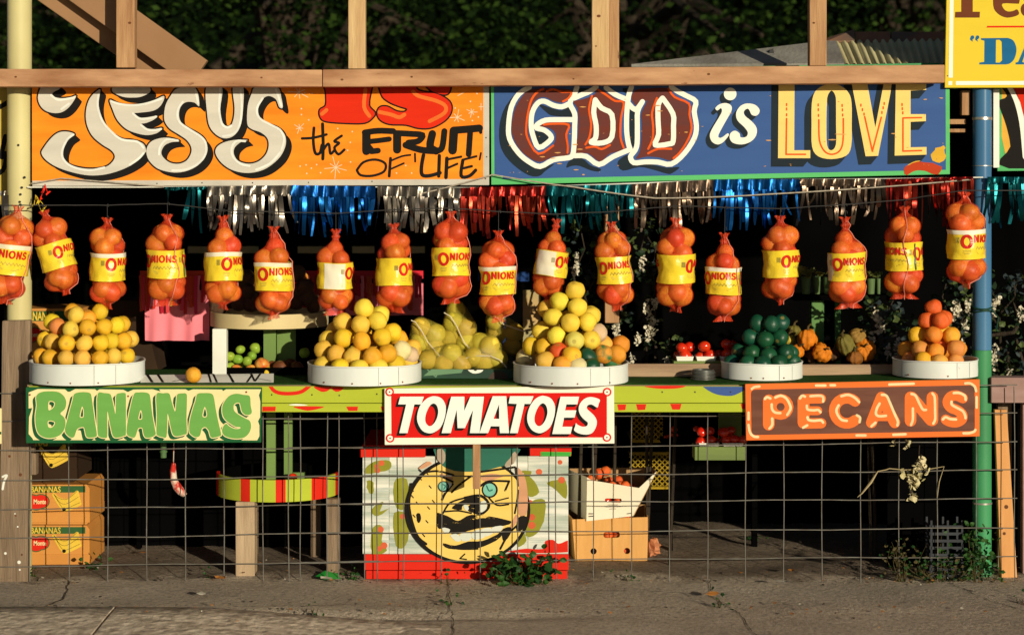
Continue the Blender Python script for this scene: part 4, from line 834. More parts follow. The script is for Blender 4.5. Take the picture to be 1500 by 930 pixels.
def fruit_mesh(name, mb, mats):
    me = bpy.data.meshes.new(name); me.from_pydata(mb.v, [], mb.f)
    bm = bmesh.new(); bm.from_mesh(me); bmesh.ops.remove_doubles(bm, verts=bm.verts, dist=1e-5); bmesh.ops.recalc_face_normals(bm, faces=bm.faces); bm.to_mesh(me); bm.free()
    for m_ in mats: me.materials.append(m_)
    if len(mats) > 1:      # stem scar at the pole
        me.polygons.foreach_set('material_index', [1 if p.center.z > .93 * max(v.co.z for v in me.vertices) and math.hypot(p.center.x, p.center.y) < .17 and k_ % 2 == 0 else 0 for k_, p in enumerate(me.polygons)])
    me.polygons.foreach_set('use_smooth', [True] * len(me.polygons)); return me
PEEL = dict(rough=.45, bump=.35, bscale=70, spec=.35, rand=.5, contrast=.7, chips=.42, chipcol=(.34, .16, .04), chipscale=2.6, chipstretch=(1, 1, 1))
FM = {'y': mat('grapefruit_yellow', (.80, .52, .022), (.76, .42, .02), 1.2, **PEEL), 'p': mat('pale_grapefruit', (.78, .49, .085), (.76, .45, .04), 1.4, **PEEL),
      'w': mat('whitish_fruit', (.70, .58, .36), (.66, .50, .22), 1.6, **PEEL), 'o': mat('orange_peel', (.78, .29, .02), (.76, .36, .03), 1.2, **PEEL),
      'r': mat('red_orange_peel', (.70, .085, .018), (.74, .14, .022), 1.3, **{**PEEL, 'rand': .08}), 'b': mat('blush_peach', (.72, .27, .08), (.76, .36, .04), 1.0, **PEEL),
      'L': mat('lemon_fruit', (.82, .60, .07), (.80, .53, .04), 1.2, **PEEL), 'e': mat('pale_green_fruit', (.62, .56, .13), (.70, .56, .09), 1.2, **PEEL),
      'g': mat('deep_green_fruit', (.004, .052, .028), (.006, .07, .03), 1.1, rough=.42, spec=.4, rand=.6, coat=.0, bump=.15, bscale=6, contrast=.8, chips=.36, chipcol=(.25, .22, .05), chipscale=1.6, chipstretch=(1, 1, 1)),
      'h': mat('green_and_orange_fruit', (.03, .16, .05), (.75, .32, .03), 1.0, **{**PEEL, 'contrast': .2}),
      't': mat('tomato_skin', (.60, .020, .005), (.64, .045, .008), 1.2, rough=.18, spec=.5, rand=.06, coat=.4),
      'a': mat('avocado_skin', (.085, .048, .030), (.13, .065, .035), 3, rough=.4, bump=.6, bscale=40, rand=.4),
      'l': mat('lime_skin', (.20, .36, .03), (.30, .42, .05), 2, rough=.3, rand=.4), 'A': mat('apple_skin', (.55, .06, .02), (.62, .30, .06), 1.5, rough=.3, rand=.5),
      'B': mat('russet_skin', (.17, .055, .02), (.10, .035, .015), 2, rough=.5, rand=.4), 'k': mat('netted_grapefruit', (.76, .60, .06), (.74, .50, .05), 1.2, **PEEL)}
M_stem = mat('stem_brown', (.12, .08, .03), (.06, .05, .02), 30)
M_scar = mat('stem_scar', (.40, .27, .05), (.22, .17, .05), 9, rough=.7)
SPH = [uvs(seed=k, dimple=.09, lump=.09, sq=(1, 1, s)) for k, s in enumerate((.96, .91, 1.02, .94))]
TOM = [uvs(seed=k + 5, dimple=.12, lump=.04, rib=5, ribd=.03, sq=(1, 1, .84)) for k in range(2)]
LIM = [uvs(seed=9, sq=(1, 1, 1.2), lump=.03)]
AVO = [uvs(seed=12 + k, sq=(1, 1, 1.25), lump=.1) for k in range(2)]
FMESH = {}
frng = random.Random(77)
FN = {'t': 'tomato', 'a': 'avocado', 'l': 'lime', 'A': 'apple', 'B': 'russet_apple', 'r': 'red_orange', 'g': 'green_squash', 'h': 'green_tinged_orange'}
def fruit(code, loc, r, label, cat, group, parent=None, name=None, upright=False):
    src = {'t': TOM, 'l': LIM, 'a': AVO}.get(code, SPH); k = frng.randrange(len(src)); key = (code, k)
    if key not in FMESH: FMESH[key] = fruit_mesh(FN.get(code, 'fruit'), src[k], [FM[code], M_scar] if code not in 'alkt' else [FM[code]])
    o = bpy.data.objects.new(name or FN.get(code, 'grapefruit' if code in 'yLewpk' else 'orange'), FMESH[key]); COL.objects.link(o)
    o.scale = (r, r, r)
    o.rotation_euler = (frng.uniform(-.5, .5), frng.uniform(-.5, .5), frng.uniform(0, 6.28)) if upright else (frng.uniform(0, 6.28), frng.uniform(0, 6.28), frng.uniform(0, 6.28))
    if parent is not None: o.parent = parent; o.location = Vector(loc) - parent_org(parent)
    else:
        o.location = loc; tag(o, label, cat, group)
    return o
def pile(tray, lst, rpx, labels, group, cat, apex, words, where):
    X, Yc, z, r = tray; zb = z + .02; rr = rpx / 370
    zt_ = WZ(apex, Yc); done = []
    for it in lst:
        px, py, code = it[:3]; back = it[3] if len(it) > 3 else 0; k = it[4] if len(it) > 4 else 1
        Y = Yc
        for _ in range(4):
            zz = WZ(py, Y); t = max(0, min(1, (zz - zb) / max(.01, zt_ - zb))); x = WX(px, Y)
            Rl = max((r - rr - .004) * (1 - t) ** .8, 0)
            Y = Yc - math.sqrt(max(0, Rl * Rl - (x - X) ** 2)) + back * .05
        done.append([Vector((WX(px, Y), Y, max(WZ(py, Y), z + .016 + rr * k))), code, rr * k])
    # ease apart fruits that overlap in depth
    for _ in range(30):
        for i in range(len(done)):
            for j in range(i):
                d = done[i][0] - done[j][0]; m_ = (done[i][2] + done[j][2]) * .94; l = d.length
                if 1e-5 < l < m_:
                    s = 1 if d.y > 0 else -1; dxz = d.x * d.x + d.z * d.z
                    need = math.sqrt(max(0, m_ * m_ - dxz)); push = (need - abs(d.y)) * .5 * .7
                    done[i][0].y += s * push; done[j][0].y -= s * push
    for it in done:
        p, code, q = it; mr = r - q - .006
        if p.z - q * .6 < z + .085:
            dx = p.x - X
            if abs(dx) > mr: p.x = X + math.copysign(mr, dx); dx = p.x - X
            lim = math.sqrt(max(0, mr * mr - dx * dx)); p.y = max(Yc - lim, min(Yc + lim, p.y))
    rows = []
    for k in sorted(range(len(lst)), key=lambda k: lst[k][1]):
        if rows and lst[k][1] - np.mean([lst[j][1] for j in rows[-1]]) < rpx * .95: rows[-1].append(k)
        else: rows.append([k])
    nth = ['first', 'second', 'third', 'fourth', 'fifth', 'sixth', 'seventh', 'eighth', 'ninth', 'tenth', 'eleventh', 'twelfth']
    for ri, row in enumerate(rows):
        row.sort(key=lambda k: lst[k][0])
        rn = 'top' if ri == 0 else ('bottom' if ri == len(rows) - 1 else nth[ri])
        for ci, k in enumerate(row):
            p, code, q = done[k]; lab = words.get(code, words['*'])
            lab += (' alone at the top' if len(row) == 1 and ri == 0 else ', %s from left in the %s row' % (nth[ci], rn)) + where
            fruit(code, p, q, lab, cat, group)
    for p, code, q in list(done):          # the far side of the heap
        yb = 2 * Yc - p.y
        if yb - p.y > q * 3.2 and code not in 'ghr': fruit(code, (p.x, yb, p.z), q, labels['*'].replace(' in the ', ' hidden at the back of the '), cat, group)
pile(TR[1], [(73.6,524,'y'),(97,525,'p'),(121.6,525,'p'),(146.8,525,'y'),(166.4,522,'p'),(184.5,522,'y'),(58.7,521,'y',.6),(77.9,499.5,'p'),(99,502,'y'),(124.4,502.7,'p'),(148.7,501.6,'y'),(165.5,498.4,'y',.8),(181,499.5,'y'),(189,497.3,'p',.7),(66,497,'y',.7),
              (84.3,478,'b'),(104.5,482,'p'),(128.6,479.8,'y'),(154,478,'y'),(170.7,477,'y'),(177,475.6,'y',.7),(75.7,471.7,'y',.9),(112.6,461,'p'),(106.7,456.8,'y',.6),(143,457.9,'y'),(128,467,'o',.8)], 12.3,
     {'*': 'yellow orange in the flat topped pile on the left tray', 'b': 'reddish orange high on the flat topped pile on the left tray'}, 'oranges piled on the left tray', 'orange', 440, {'*': 'yellow orange', 'p': 'pale orange', 'b': 'reddish orange'}, ' of the left tray')
pile(TR[2], [(533,451.7,'L'),(501.7,471.7,'L'),(527.7,476,'L'),(553,470,'L'),(557,461,'L',.7),(575,486.7,'y'),(489,486,'p',.8),(503,495,'y'),(530,500,'y'),(560,494,'y'),(583,498,'y',.5),(590,511.7,'w'),(475,511.7,'L'),(493,519,'L'),(516.7,524,'p'),(546,521.7,'o'),(569,516.7,'y'),(603,521,'w'),(480,498,'L',.7),
              (475,534,'L'),(499,538,'y'),(526.7,540,'L'),(555,538,'L'),(580,534,'y'),(598,529,'L'),(604,511,'L',.8)], 14,
     {'*': 'pale yellow grapefruit in the pyramid left of the TOMATOES sign', 'w': 'whitish grapefruit low on the right of the left pyramid', 'o': 'deep yellow split grapefruit near the bottom of the left pyramid'}, 'grapefruit in the left pyramid', 'grapefruit', 438, {'*': 'yellow grapefruit', 'w': 'whitish grapefruit', 'p': 'pale grapefruit'}, ' of the left pyramid')
pile(TR[3], [(842.5,425.6,'L'),(819.6,441.7,'L'),(846,450,'L'),(809.6,464,'L'),(835.7,472.6,'L'),(860.8,472,'L'),(801,452,'L',.8),(866,462,'L',.7),(793,485,'L'),(815,492,'L'),(842,499.6,'e'),(865.7,498.7,'L'),(876,487.7,'w',.4),(779,507,'y'),(797.7,509.7,'y'),(818.7,516,'r'),(837,520.6,'y'),(860.8,524,'g'),(883.6,518.8,'h'),(910,506,'o'),(907,519,'o'),(884.5,505,'p',.6),
              (798.6,528,'p'),(824,533.5,'o'),(846,537,'w'),(770,526,'w'),(866,538,'g'),(897,530,'h')], 14,
     {'*': 'yellow grapefruit in the tallest pyramid, right of the TOMATOES lettering', 'g': 'dark green fruit at the foot of the tallest pyramid', 'h': 'half green orange at the foot of the tallest pyramid', 'o': 'bright orange at the foot of the tallest pyramid', 'r': 'red blush orange low in the tallest pyramid'}, 'fruit in the tallest pyramid', 'grapefruit', 412, {'*': 'yellow grapefruit', 'g': 'dark green fruit', 'h': 'half green orange', 'o': 'bright orange', 'r': 'red blush orange', 'w': 'whitish fruit'}, ' of the tallest pyramid')
pile(TR[4], [(1128,474,'g'),(1145,473,'g',.3),(1108,473,'g',.9),(1099,494,'g'),(1121,498,'g'),(1142.6,494.4,'g'),(1084,515,'g'),(1102,518,'g'),(1126.4,522,'g'),(1149,516,'g'),(1157,516,'g',.8),(1072,531,'g'),(1094,532,'g'),(1116,533,'g'),(1140,532,'g'),(1160,529,'g'),(1116,512,'g',1.6),(1136,512,'g',1.8),(1110,494,'g',1.5),(1133,490,'g',1.5),(1116,480,'g',1.4)], 12.8,
     {'*': 'glossy dark green round squash in the pyramid above the PECANS sign'}, 'dark green squash pyramid', 'squash', 462, {'*': 'glossy dark green squash'}, ' of the green pyramid')
pile(TR[5], [(1369.7,451.4,'r'),(1358,470,'r'),(1377,469,'r'),(1386,467.8,'r',.6),(1342,491,'y'),(1367,490,'o'),(1392,491,'o'),(1330,512.7,'o'),(1348,511.7,'b'),(1371,514.8,'o'),(1397,509.7,'b'),(1405,511,'o',.6),(1351,527,'y'),(1379,504.5,'r',.9),(1333,527,'b',.5),(1375,530,'b'),(1398,528,'b'),(1358,500,'o',1.6),(1382,490,'o',1.5),(1386,512,'o',1.7),(1360,515,'o',1.9)], 12.8,
     {'*': 'orange in the red topped pyramid by the blue pole', 'r': 'red tinted orange at the top of the pyramid by the blue pole'}, 'oranges in the pyramid by the blue pole', 'orange', 440, {'*': 'orange', 'r': 'red orange', 'b': 'blushed orange'}, ' of the pyramid by the blue pole')
fruit('o', (WX(283, -.19), -.185, zt(WX(283, -.19)) + .033), .031, 'single orange lying alone on the counter edge above the BANANAS sign', 'orange', None)
# torn hole in the split grapefruit is its dark pulp
# ---- loose tomatoes, avocados, limes and apples
def loose(lst, r, Y, label, cat, group, zfix=None, up=True):
    for it in lst:
        k = it[3] if len(it) > 3 else 1; dy = it[4] if len(it) > 4 else 0; p = W(it[0], it[1], Y + dy)
        fruit(it[2], p, r * k / 370, label, cat, group, upright=up)
Yt = .20
b = MB(); b.box(WX(985, Yt), WX(1092, Yt), Yt - .06, Yt + .08, WZ(548, Yt), WZ(527, Yt)); tag(make('low_shelf', b, mat('shelf_green', (.16, .22, .06), (.12, .17, .05), 4, rough=.6, stretch=(1, 1, 6)), bevel=.002), 'olive green shelf under the upper row of tomatoes', 'shelf')
def punnet(cx, Y, row, w_, lab):
    X = WX(cx, Y); z = WZ(row, Y); h = .018; b = MB(); a_ = w_ / 740
    b.add([(X + sx * a_ * s, Y + sy * .05 * s, z + q) for q, s in ((0, .88), (h, 1)) for sx, sy in ((-1, -1), (1, -1), (1, 1), (-1, 1))] + [(X + sx * a_ * .95, Y + sy * .047, z + h) for sx, sy in ((-1, -1), (1, -1), (1, 1), (-1, 1))] + [(X + sx * a_ * .84, Y + sy * .042, z + .003) for sx, sy in ((-1, -1), (1, -1), (1, 1), (-1, 1))],
          [(0, 3, 2, 1), (0, 1, 5, 4), (1, 2, 6, 5), (2, 3, 7, 6), (3, 0, 4, 7), (4, 5, 9, 8), (5, 6, 10, 9), (6, 7, 11, 10), (7, 4, 8, 11), (8, 9, 13, 12), (9, 10, 14, 13), (10, 11, 15, 14), (11, 8, 12, 15), (12, 13, 14, 15)])
    tag(make('punnet', b, I_wht), lab, 'punnet', 'white tomato punnets')
for cx, w_, lab in ((1002, 26, 'white punnet of tomatoes beside the flowering vine'), (1033, 30, 'middle white punnet of tomatoes on the olive shelf'), (1065, 24, 'white punnet of tomatoes next to the dark green squash')): punnet(cx, Yt, 527, w_, lab)
loose([(999,510,'t'),(1004,520,'t'),(1010,508,'t',.9,.05),(994,520,'t',.9,.05)], 9.6, Yt - .02, 'tomato in the punnet beside the flowering vine', 'tomato', 'tomatoes on the upper shelf')
loose([(1031.7,507.5,'t'),(1040,520,'t'),(1026,522,'t',.85,.02),(1048,520,'t',.7,.06)], 9.6, Yt - .02, 'tomato in the middle punnet on the olive shelf', 'tomato', 'tomatoes on the upper shelf')
loose([(1065,504.5,'t'),(1066,518,'t'),(1074.6,506,'t',.9,.05),(1053,518,'t',.7,.06),(1077,518,'t',.9,.02)], 9.6, Yt - .02, 'tomato in the punnet next to the dark green squash', 'tomato', 'tomatoes on the upper shelf')
Y2 = .06; b = MB(); b.box(WX(1017, Y2), WX(1092, Y2), Y2 - .02, Y2 + .1, WZ(673, Y2), WZ(653, Y2)); tag(make('low_shelf', b, MATS['shelf_green'], bevel=.002), 'olive green shelf box under the lower tomatoes', 'shelf')
b = MB(); b.box(WX(1053, Y2 + .11), WX(1086, Y2 + .11), Y2 + .1, Y2 + .13, WZ(653, Y2), zt(.8) - .03); tag(make('shelf_upright', b, MATS['shelf_green']), 'olive green upright behind the lower tomatoes', 'upright')
punnet(1037, Y2 + .03, 653, 30, 'white punnet below the counter, left of two'); punnet(1072, Y2 + .03, 653, 30, 'white punnet below the counter, right of two')
loose([(1028,632.6,'t'),(1039,631.6,'t',1,.02),(1026.5,646.5,'t'),(1041,644.5,'t'),(1060,632.6,'t',1.1),(1070,631,'t',1,.03),(1063.5,644,'t'),(1075,643,'t'),(1088,644,'t'),(1020,628,'t',.6,.06),(1049,647,'t',.8,.05)], 8.2, Y2 + .01, 'tomato on the shelf box below the counter, left of the PECANS sign', 'tomato', 'tomatoes on the lower shelf')
loose([(987,629,'t',.9),(983,637,'t',.6),(990,637,'t',.6),(976,640,'t',.6)], 7, .62, 'small tomato in the dark below the counter by the yellow crate', 'tomato', 'small tomatoes in the dark')
b = MB(); b.box(WX(968, .62), WX(996, .62), .56, .7, WZ(648, .62), WZ(642, .62)); b.box(WX(980, .62), WX(985, .62), .6, .64, 0, WZ(648, .62)); tag(make('small_stand', b, M_dark), 'small dark stand under the small tomatoes', 'stand')
# upper left shelf with avocados
Ys = .34; xs_ = WX(395, Ys); rs_ = 86 * (DIST + Ys) / F; zs = WZ(476, Ys)
sh = empty('avocado_shelf', (xs_, Ys, 0), 'cream round shelf on a white leg carrying avocados', 'shelf')
M_cream = mat('cream_paint', (.62, .52, .28), (.52, .42, .22), 4, rough=.55, chips=.2, stretch=(1, 1, .6))
b = MB(); b.lathe([(rs_ - .006, 0), (rs_, 0), (rs_, .058), (rs_ - .006, .058)], (xs_, Ys, zs), 48, True); make('rim_band', b, M_cream, sh, smooth=True)
b = MB(); b.lathe([(.001, .004), (rs_ - .007, .004), (rs_ - .007, .014), (.001, .014)], (xs_, Ys, zs), 48); make('base_disc', b, M_greyx, sh)
Yl = .14; b = MB(); b.box(WX(311, Yl), WX(331.5, Yl), Yl, Yl + .05, zt(-1) , zs - .001); make('leg', b, M_white, sh, bevel=.002)
b = MB(); b.box(WX(386, .25), WX(404, .25), .25, .268, zt(-1), zs - .001); b.box(WX(404.5, .27), WX(432, .27), .30, .318, zt(-1), zs - .001); make('bracket', b, mat('bracket_green', (.16, .26, .07), (.12, .2, .05), 4, rough=.6), sh)
b = MB(); b.box(WX(440, .5), WX(460, .5), .5, .55, zt(-1), zs - .001); make('leg', b, M_dark, sh)
loose([(360,409,'a',1.2,.05),(363,428,'a'),(350,444,'a'),(368,446,'a'),(433.6,401,'a',1.1,.04),(447,420.6,'a',1.1),(433.6,426.5,'a'),(450,436,'a',1.1),(431.7,442,'a'),(319,450,'a'),(335,440,'a',1,.06),(400,430,'a',1.2,.08),(415,410,'a',1.2,.1),(385,415,'a',1.2,.1),(380,440,'a'),(405,445,'a'),(345,422,'a',1.2,.08),(462,446,'a'),(470,447,'a',.8,.05)], 12, Ys - .03, 'dark avocado heaped on the cream round shelf', 'avocado', 'avocados on the shelf', up=False)
fruit('A', W(442, 408, Ys + .08), .03, 'red fruit half hidden behind the avocados', 'fruit', None)
Yb = .20
b = MB(); b.box(WX(333, Yb), WX(452, Yb), Yb - .05, Yb + .22, zt(-1) + .0005, zt(-1) + .012); b.box(WX(333, Yb), WX(452, Yb), Yb - .05, Yb - .04, zt(-1) + .012, zt(-1) + .03); tag(make('fruit_bin', b, M_dark), 'shallow dark bin of limes and apples under the round shelf', 'bin')
loose([(348,526,'l'),(336,522,'l'),(337,538,'l'),(362,529,'l'),(369,521,'l',1,.06),(374.5,510,'l',1.1,.1),(355,538,'l',.9,.05),(352,512,'l',.9,.12)], 7.2, Yb, 'green lime in the bin under the round shelf', 'lime', 'limes under the shelf', up=False)
loose([(346.5,541,'A'),(367,542,'A',1.1),(384,534,'A',1.35),(375,546,'A',.8,.02)], 8.2, Yb - .02, 'red apple in the bin under the round shelf', 'apple', 'apples under the shelf')
loose([(412,539,'B',1.5),(434.6,538.5,'B',1.2),(398,536,'B',1,.06),(425,534,'B',1.1,.07)], 8.6, Yb - .01, 'brown russet fruit in the bin under the round shelf', 'fruit', 'russet fruit under the shelf')
fruit('y', W(391, 545, Yb - .03), 8.5 / 370, 'yellow fruit among the apples under the round shelf', 'fruit', None); fruit('l', W(446, 517, Yb + .02), 8 / 370, 'yellow green lime on the right of the bin', 'lime', None)
# gourds
def gourd(px, py, r, col, col2, label, rot=(0, 0, 0), sq=(1, 1, .85), Y=.2, rib=10, stem=True):
    p = W(px, py, Y); rr = r / 370; t = empty('ornamental_gourd', p, label, 'gourd', 'gourds on the counter')
    me = fruit_mesh('body', uvs(36, 16, sq=sq, rib=rib, ribd=.14, seed=int(px), lump=.22, dimple=.12), [mat('gourd_' + col2, col, tuple(c * .6 for c in col), 2, rough=.45, bump=.4, bscale=30, contrast=.5)])
    o = bpy.data.objects.new('body', me); COL.objects.link(o); o.parent = t; o.scale = (rr, rr, rr)
    b = MB(); b.tube([(p.x, p.y, p.z + rr * sq[2] * .82), (p.x + .003, p.y - .004, p.z + rr * sq[2] + .01), (p.x + .012, p.y - .008, p.z + rr * sq[2] + .018)], [.006, .004, .0045], 7); make('stem', b, M_stem, t, smooth=True)
    t.rotation_euler = rot
GO = (.78, .235, .014); GG = (.20, .17, .035)
gourd(1183, 497, 15, GO, 'orange', 'bright orange ribbed gourd left of the green post', sq=(1, 1, 1.1)); gourd(1168, 514, 11, GO, 'orange', 'small orange gourd beside the dark green squash', rot=(.5, .3, 0), Y=.16)
gourd(1204, 517, 15, GO, 'orange', 'lumpy orange gourd in front of the green post', rot=(.9, .4, 0), Y=.15); gourd(1239, 506, 16, GG, 'green_stripe', 'green and tan striped gourd tilted on the counter', rot=(.4, -.4, 0), sq=(.85, .9, 1.25), Y=.16)
gourd(1256, 492, 13, (.38, .22, .05), 'tan', 'tan gourd resting behind the striped one', rot=(.7, .5, 0), Y=.22); gourd(1268, 512, 17, GO, 'orange', 'orange warty gourd at the right of the gourd row', rot=(1.0, -.6, 0), Y=.2); gourd(1156, 498, 10, (.6, .45, .06), 'yellow', 'yellow gourd peeping out behind the green squash', Y=.26)
gourd(1163, 484, 10, GG, 'green_stripe', 'dull green gourd behind the yellow gourd', Y=.34)
gourd(1190, 522, 12, (.10, .05, .02), 'brown', 'dark dried gourd between the orange gourds', Y=.2, rot=(.6, 0, 0)); gourd(1222, 520, 12, (.10, .05, .02), 'brown', 'dark dried gourd left of the striped gourd', Y=.22)
gourd(1252, 524, 12, (.3, .11, .02), 'rust', 'rust brown gourd below the orange warty one', Y=.13)
# ---- grapefruit in olive nets
M_onet = netmat('olive_net', (.42, .36, .05), .64, 60)
M_cord = mat('white_cord', (.66, .58, .42), None, 40)
def net_bag(name, spheres, label, cords, m, r, Y):
    C = [W(x, y, Y + (s[0] if s else 0)) for x, y, *s in spheres]; rr = r / 370
    c = sum(C, Vector()) / len(C); t = empty(name, (c.x, c.y, min(p.z for p in C) - rr), label, 'net bag', 'olive net bags of grapefruit')
    for p in C: fruit('k', p, rr, None, None, None, parent=t, name='grapefruit')
    bm = bmesh.new(); r_ = random.Random(len(C))
    for p in C:
        for _ in range(90):
            d = Vector((r_.gauss(0, 1), r_.gauss(0, 1), r_.gauss(0, 1))).normalized(); bm.verts.new(p + d * (rr + .0025))
    res = bmesh.ops.convex_hull(bm, input=bm.verts); bmesh.ops.delete(bm, geom=[v for v in bm.verts if not v.link_faces], context='VERTS')
    bm.verts.index_update(); mb = MB(); mb.v = [tuple(v.co) for v in bm.verts]; mb.f = [tuple(v.index for v in f.verts) for f in bm.faces]; mb.uv = [(v[0] * 12 + v[1] * 5, v[2] * 12) for v in mb.v]; bm.free()
    make('net', mb, m, t, smooth='all')
    for cl_ in cords:
        b = MB(); b.tube([W(x, y, Y - rr - .014 + (s[0] if s else 0)) for x, y, *s in cl_], .0022, 6); make('drawstring', b, M_cord, t, smooth=True)
co = crop(560, 430, 6.64)
net_bag('grapefruit_net', [(616.5,479),(639,489),(614,502),(638,510)], 'olive net of grapefruit nearest the left pyramid', [co([(280,260),(320,275),(380,360),(440,470),(510,550),(575,630)])], M_onet, 14.6, .10)
net_bag('grapefruit_net', [(668,454,.05),(664,471,.0),(683.5,480),(682.7,502),(659,496,.02)], 'olive net of grapefruit, topmost of the netted heap', [co([(600,185),(660,220),(720,310),(760,400),(800,480),(860,545)])], M_onet, 14.8, .12)
net_bag('grapefruit_net', [(718,505),(692.5,523,-.02),(703,501,.04),(709,532),(730,526)], 'olive net of grapefruit right of centre in the netted heap', [co([(790,640),(870,605),(960,605),(1050,605),(1150,650),(1210,720)])], M_onet, 14.4, .08)
net_bag('grapefruit_net', [(725.7,469),(727,490,.03),(753,487,.02),(750,508,.02)], 'shaded olive net of grapefruit behind the tallest pyramid', [co([(1050,215),(1130,240),(1180,300),(1300,340),(1390,370)])], M_onet, 14.6, .20)
net_bag('grapefruit_net', [(662,517),(650,534),(677.5,534),(625,528)], 'olive net of grapefruit lying lowest in the netted heap', [], M_onet, 14.2, .05)
# dark painted box under the netted heap
b = MB(); b.box(WX(612, .0), WX(762, .0), .0, .3, zt(0) + .0005, WZ(541, .0) ); gx = tag(make('lettered_box', b, mat('dark_green_box', (.02, .06, .035), (.012, .02, .018), 5, rough=.5), bevel=.002), 'dark box with faded green lettering under the netted grapefruit', 'box')
paint('green_dab', [[co([(400,800),(480,735),(790,735),(770,770),(560,790)])]] + stroke(co([(440,740),(520,810),(560,740)]), 1.6, False), .0, 1, mat('sage_paint', (.13, .25, .14), None, 6), gx)
paint('white_dab', [[smooth(co([(830,728),(880,775),(960,765),(975,728)]), 3), circle(co([(905, 735)])[0], 2.6, 12)]], .0, 1, I_wht, gx, clip=(600, 541.5, 770, 570))
paint('dark_disc', [[circle(co([(1130, 850)])[0], 15, 24)]], .0, 1, mat('umber_paint', (.06, .04, .03), None, 8), gx, clip=(600, 542, 761, 560))
# wire coil beside the green squash tray
b = MB()
for k in range(9):
    q = WZ(556, -.02) + .0048 * k; b.tube([(WX(1030, -.02) + (.047 - .003 * (k % 3)) * math.cos(a_), -.02 + (.047 - .003 * (k % 3)) * math.sin(a_), max(zt(.75) + .003, q)) for a_ in np.linspace(0, 6.28, 25)], .0026, 6)
tag(make('wire_coil', b, mat('coil_grey', (.16, .17, .16), (.10, .10, .09), 20, rough=.4, metal=.5), smooth=True), 'coil of grey wire lying on the counter by the squash tray', 'wire coil')
# ------------------------------------------------------------------ onion bags
M_net = netmat('orange_net', (.74, .062, .014), .52, 1.0)
M_onion = mat('onion_skin', (.88, .36, .05), (.74, .22, .04), 2.2, rough=.42, spec=.35, rand=.9, bump=.2, bscale=14, stretch=(1, 1, .3), contrast=.6)
M_lab = mat('onion_label_yellow', (.82, .62, .03), (.72, .50, .03), 14, rough=.3, spec=.4, bump=.3, bscale=40, contrast=.6, chips=.3, chipcol=(.7, .62, .4), chipscale=12)
M_labw = mat('onion_label_white', (.74, .70, .62), (.70, .62, .40), 2.5, rough=.28)
M_labr = mat('onion_label_red', (.58, .02, .014), None, 9, rough=.3); M_labg = mat('onion_label_grey', (.22, .21, .08), (.32, .28, .06), 20, rough=.35)
M_labd = mat('onion_label_green', (.05, .12, .07), None, 9, rough=.35)
M_pink = mat('pink_string', (.72, .24, .18), None, 30, rough=.7)
ONM = [fruit_mesh('onion', uvs(20, 12, seed=30 + k, lump=.06, sq=(1, 1, .9)), [M_onion]) for k in range(3)]
BL_ = .335
def letterN(u, v, w_, h): return [[(u, v), (u, v + h)], [(u, v + h), (u + w_, v)], [(u + w_, v), (u + w_, v + h)]]
def label_text():
    big = []; sm = []
    s = lambda pts, wd, c=False: stroke(pts, wd, c, 3)
    E = lambda cu, cv, ru, rv, n=18: [(cu + ru * math.cos(2 * math.pi * k / n), cv + rv * math.sin(2 * math.pi * k / n)) for k in range(n + 1)]
    g = s(E(0, 0, .0155, .0215), .0105)                                    # big O
    u = .024; v = -.002; h = .024; wd = .0062
    for ch in 'NIONS':
        if ch == 'N':
            for q in letterN(u + .003, v, .013, h): g += s(q, wd)
            u += .023
        elif ch == 'I': g += s([(u + .003, v), (u + .003, v + h)], wd); u += .0105
        elif ch == 'O': g += s(E(u + .0095, v + h / 2, .0085, h / 2), wd); u += .024
        else: g += s([(u + .016, v + h * .86), (u + .009, v + h), (u + .003, v + h * .8), (u + .006, v + h * .56), (u + .014, v + h * .4), (u + .016, v + h * .16), (u + .009, v), (u + .001, v + h * .12)], wd, True)
    hills = []
    r = random.Random(4)
    for a in range(7):
        x = .03 + a * .013; hills += s([(x, -.03), (x + .006, -.018 - r.uniform(0, .006)), (x + .013, -.03), (x + .017, -.022)], .0012)
    for row in range(3): hills += s([(.03 + row * .004, -.037 - row * .005), (.11 - row * .01, -.037 - row * .005)], .0016)
    hills += s([(-.012, -.034), (.012, -.034)], .0016) + s([(-.012, -.04), (.012, -.04)], .0016) + s([(-.008, -.046), (.008, -.046)], .0016)
    for k in range(5): hills += s([(-.036 + k * .003, -.004), (-.036 + k * .003, .016)], .0013)
    return g, hills
LT, LH = label_text(); LTv, LTf = tri_fill(LT); LHv, LHf = tri_fill(LH)
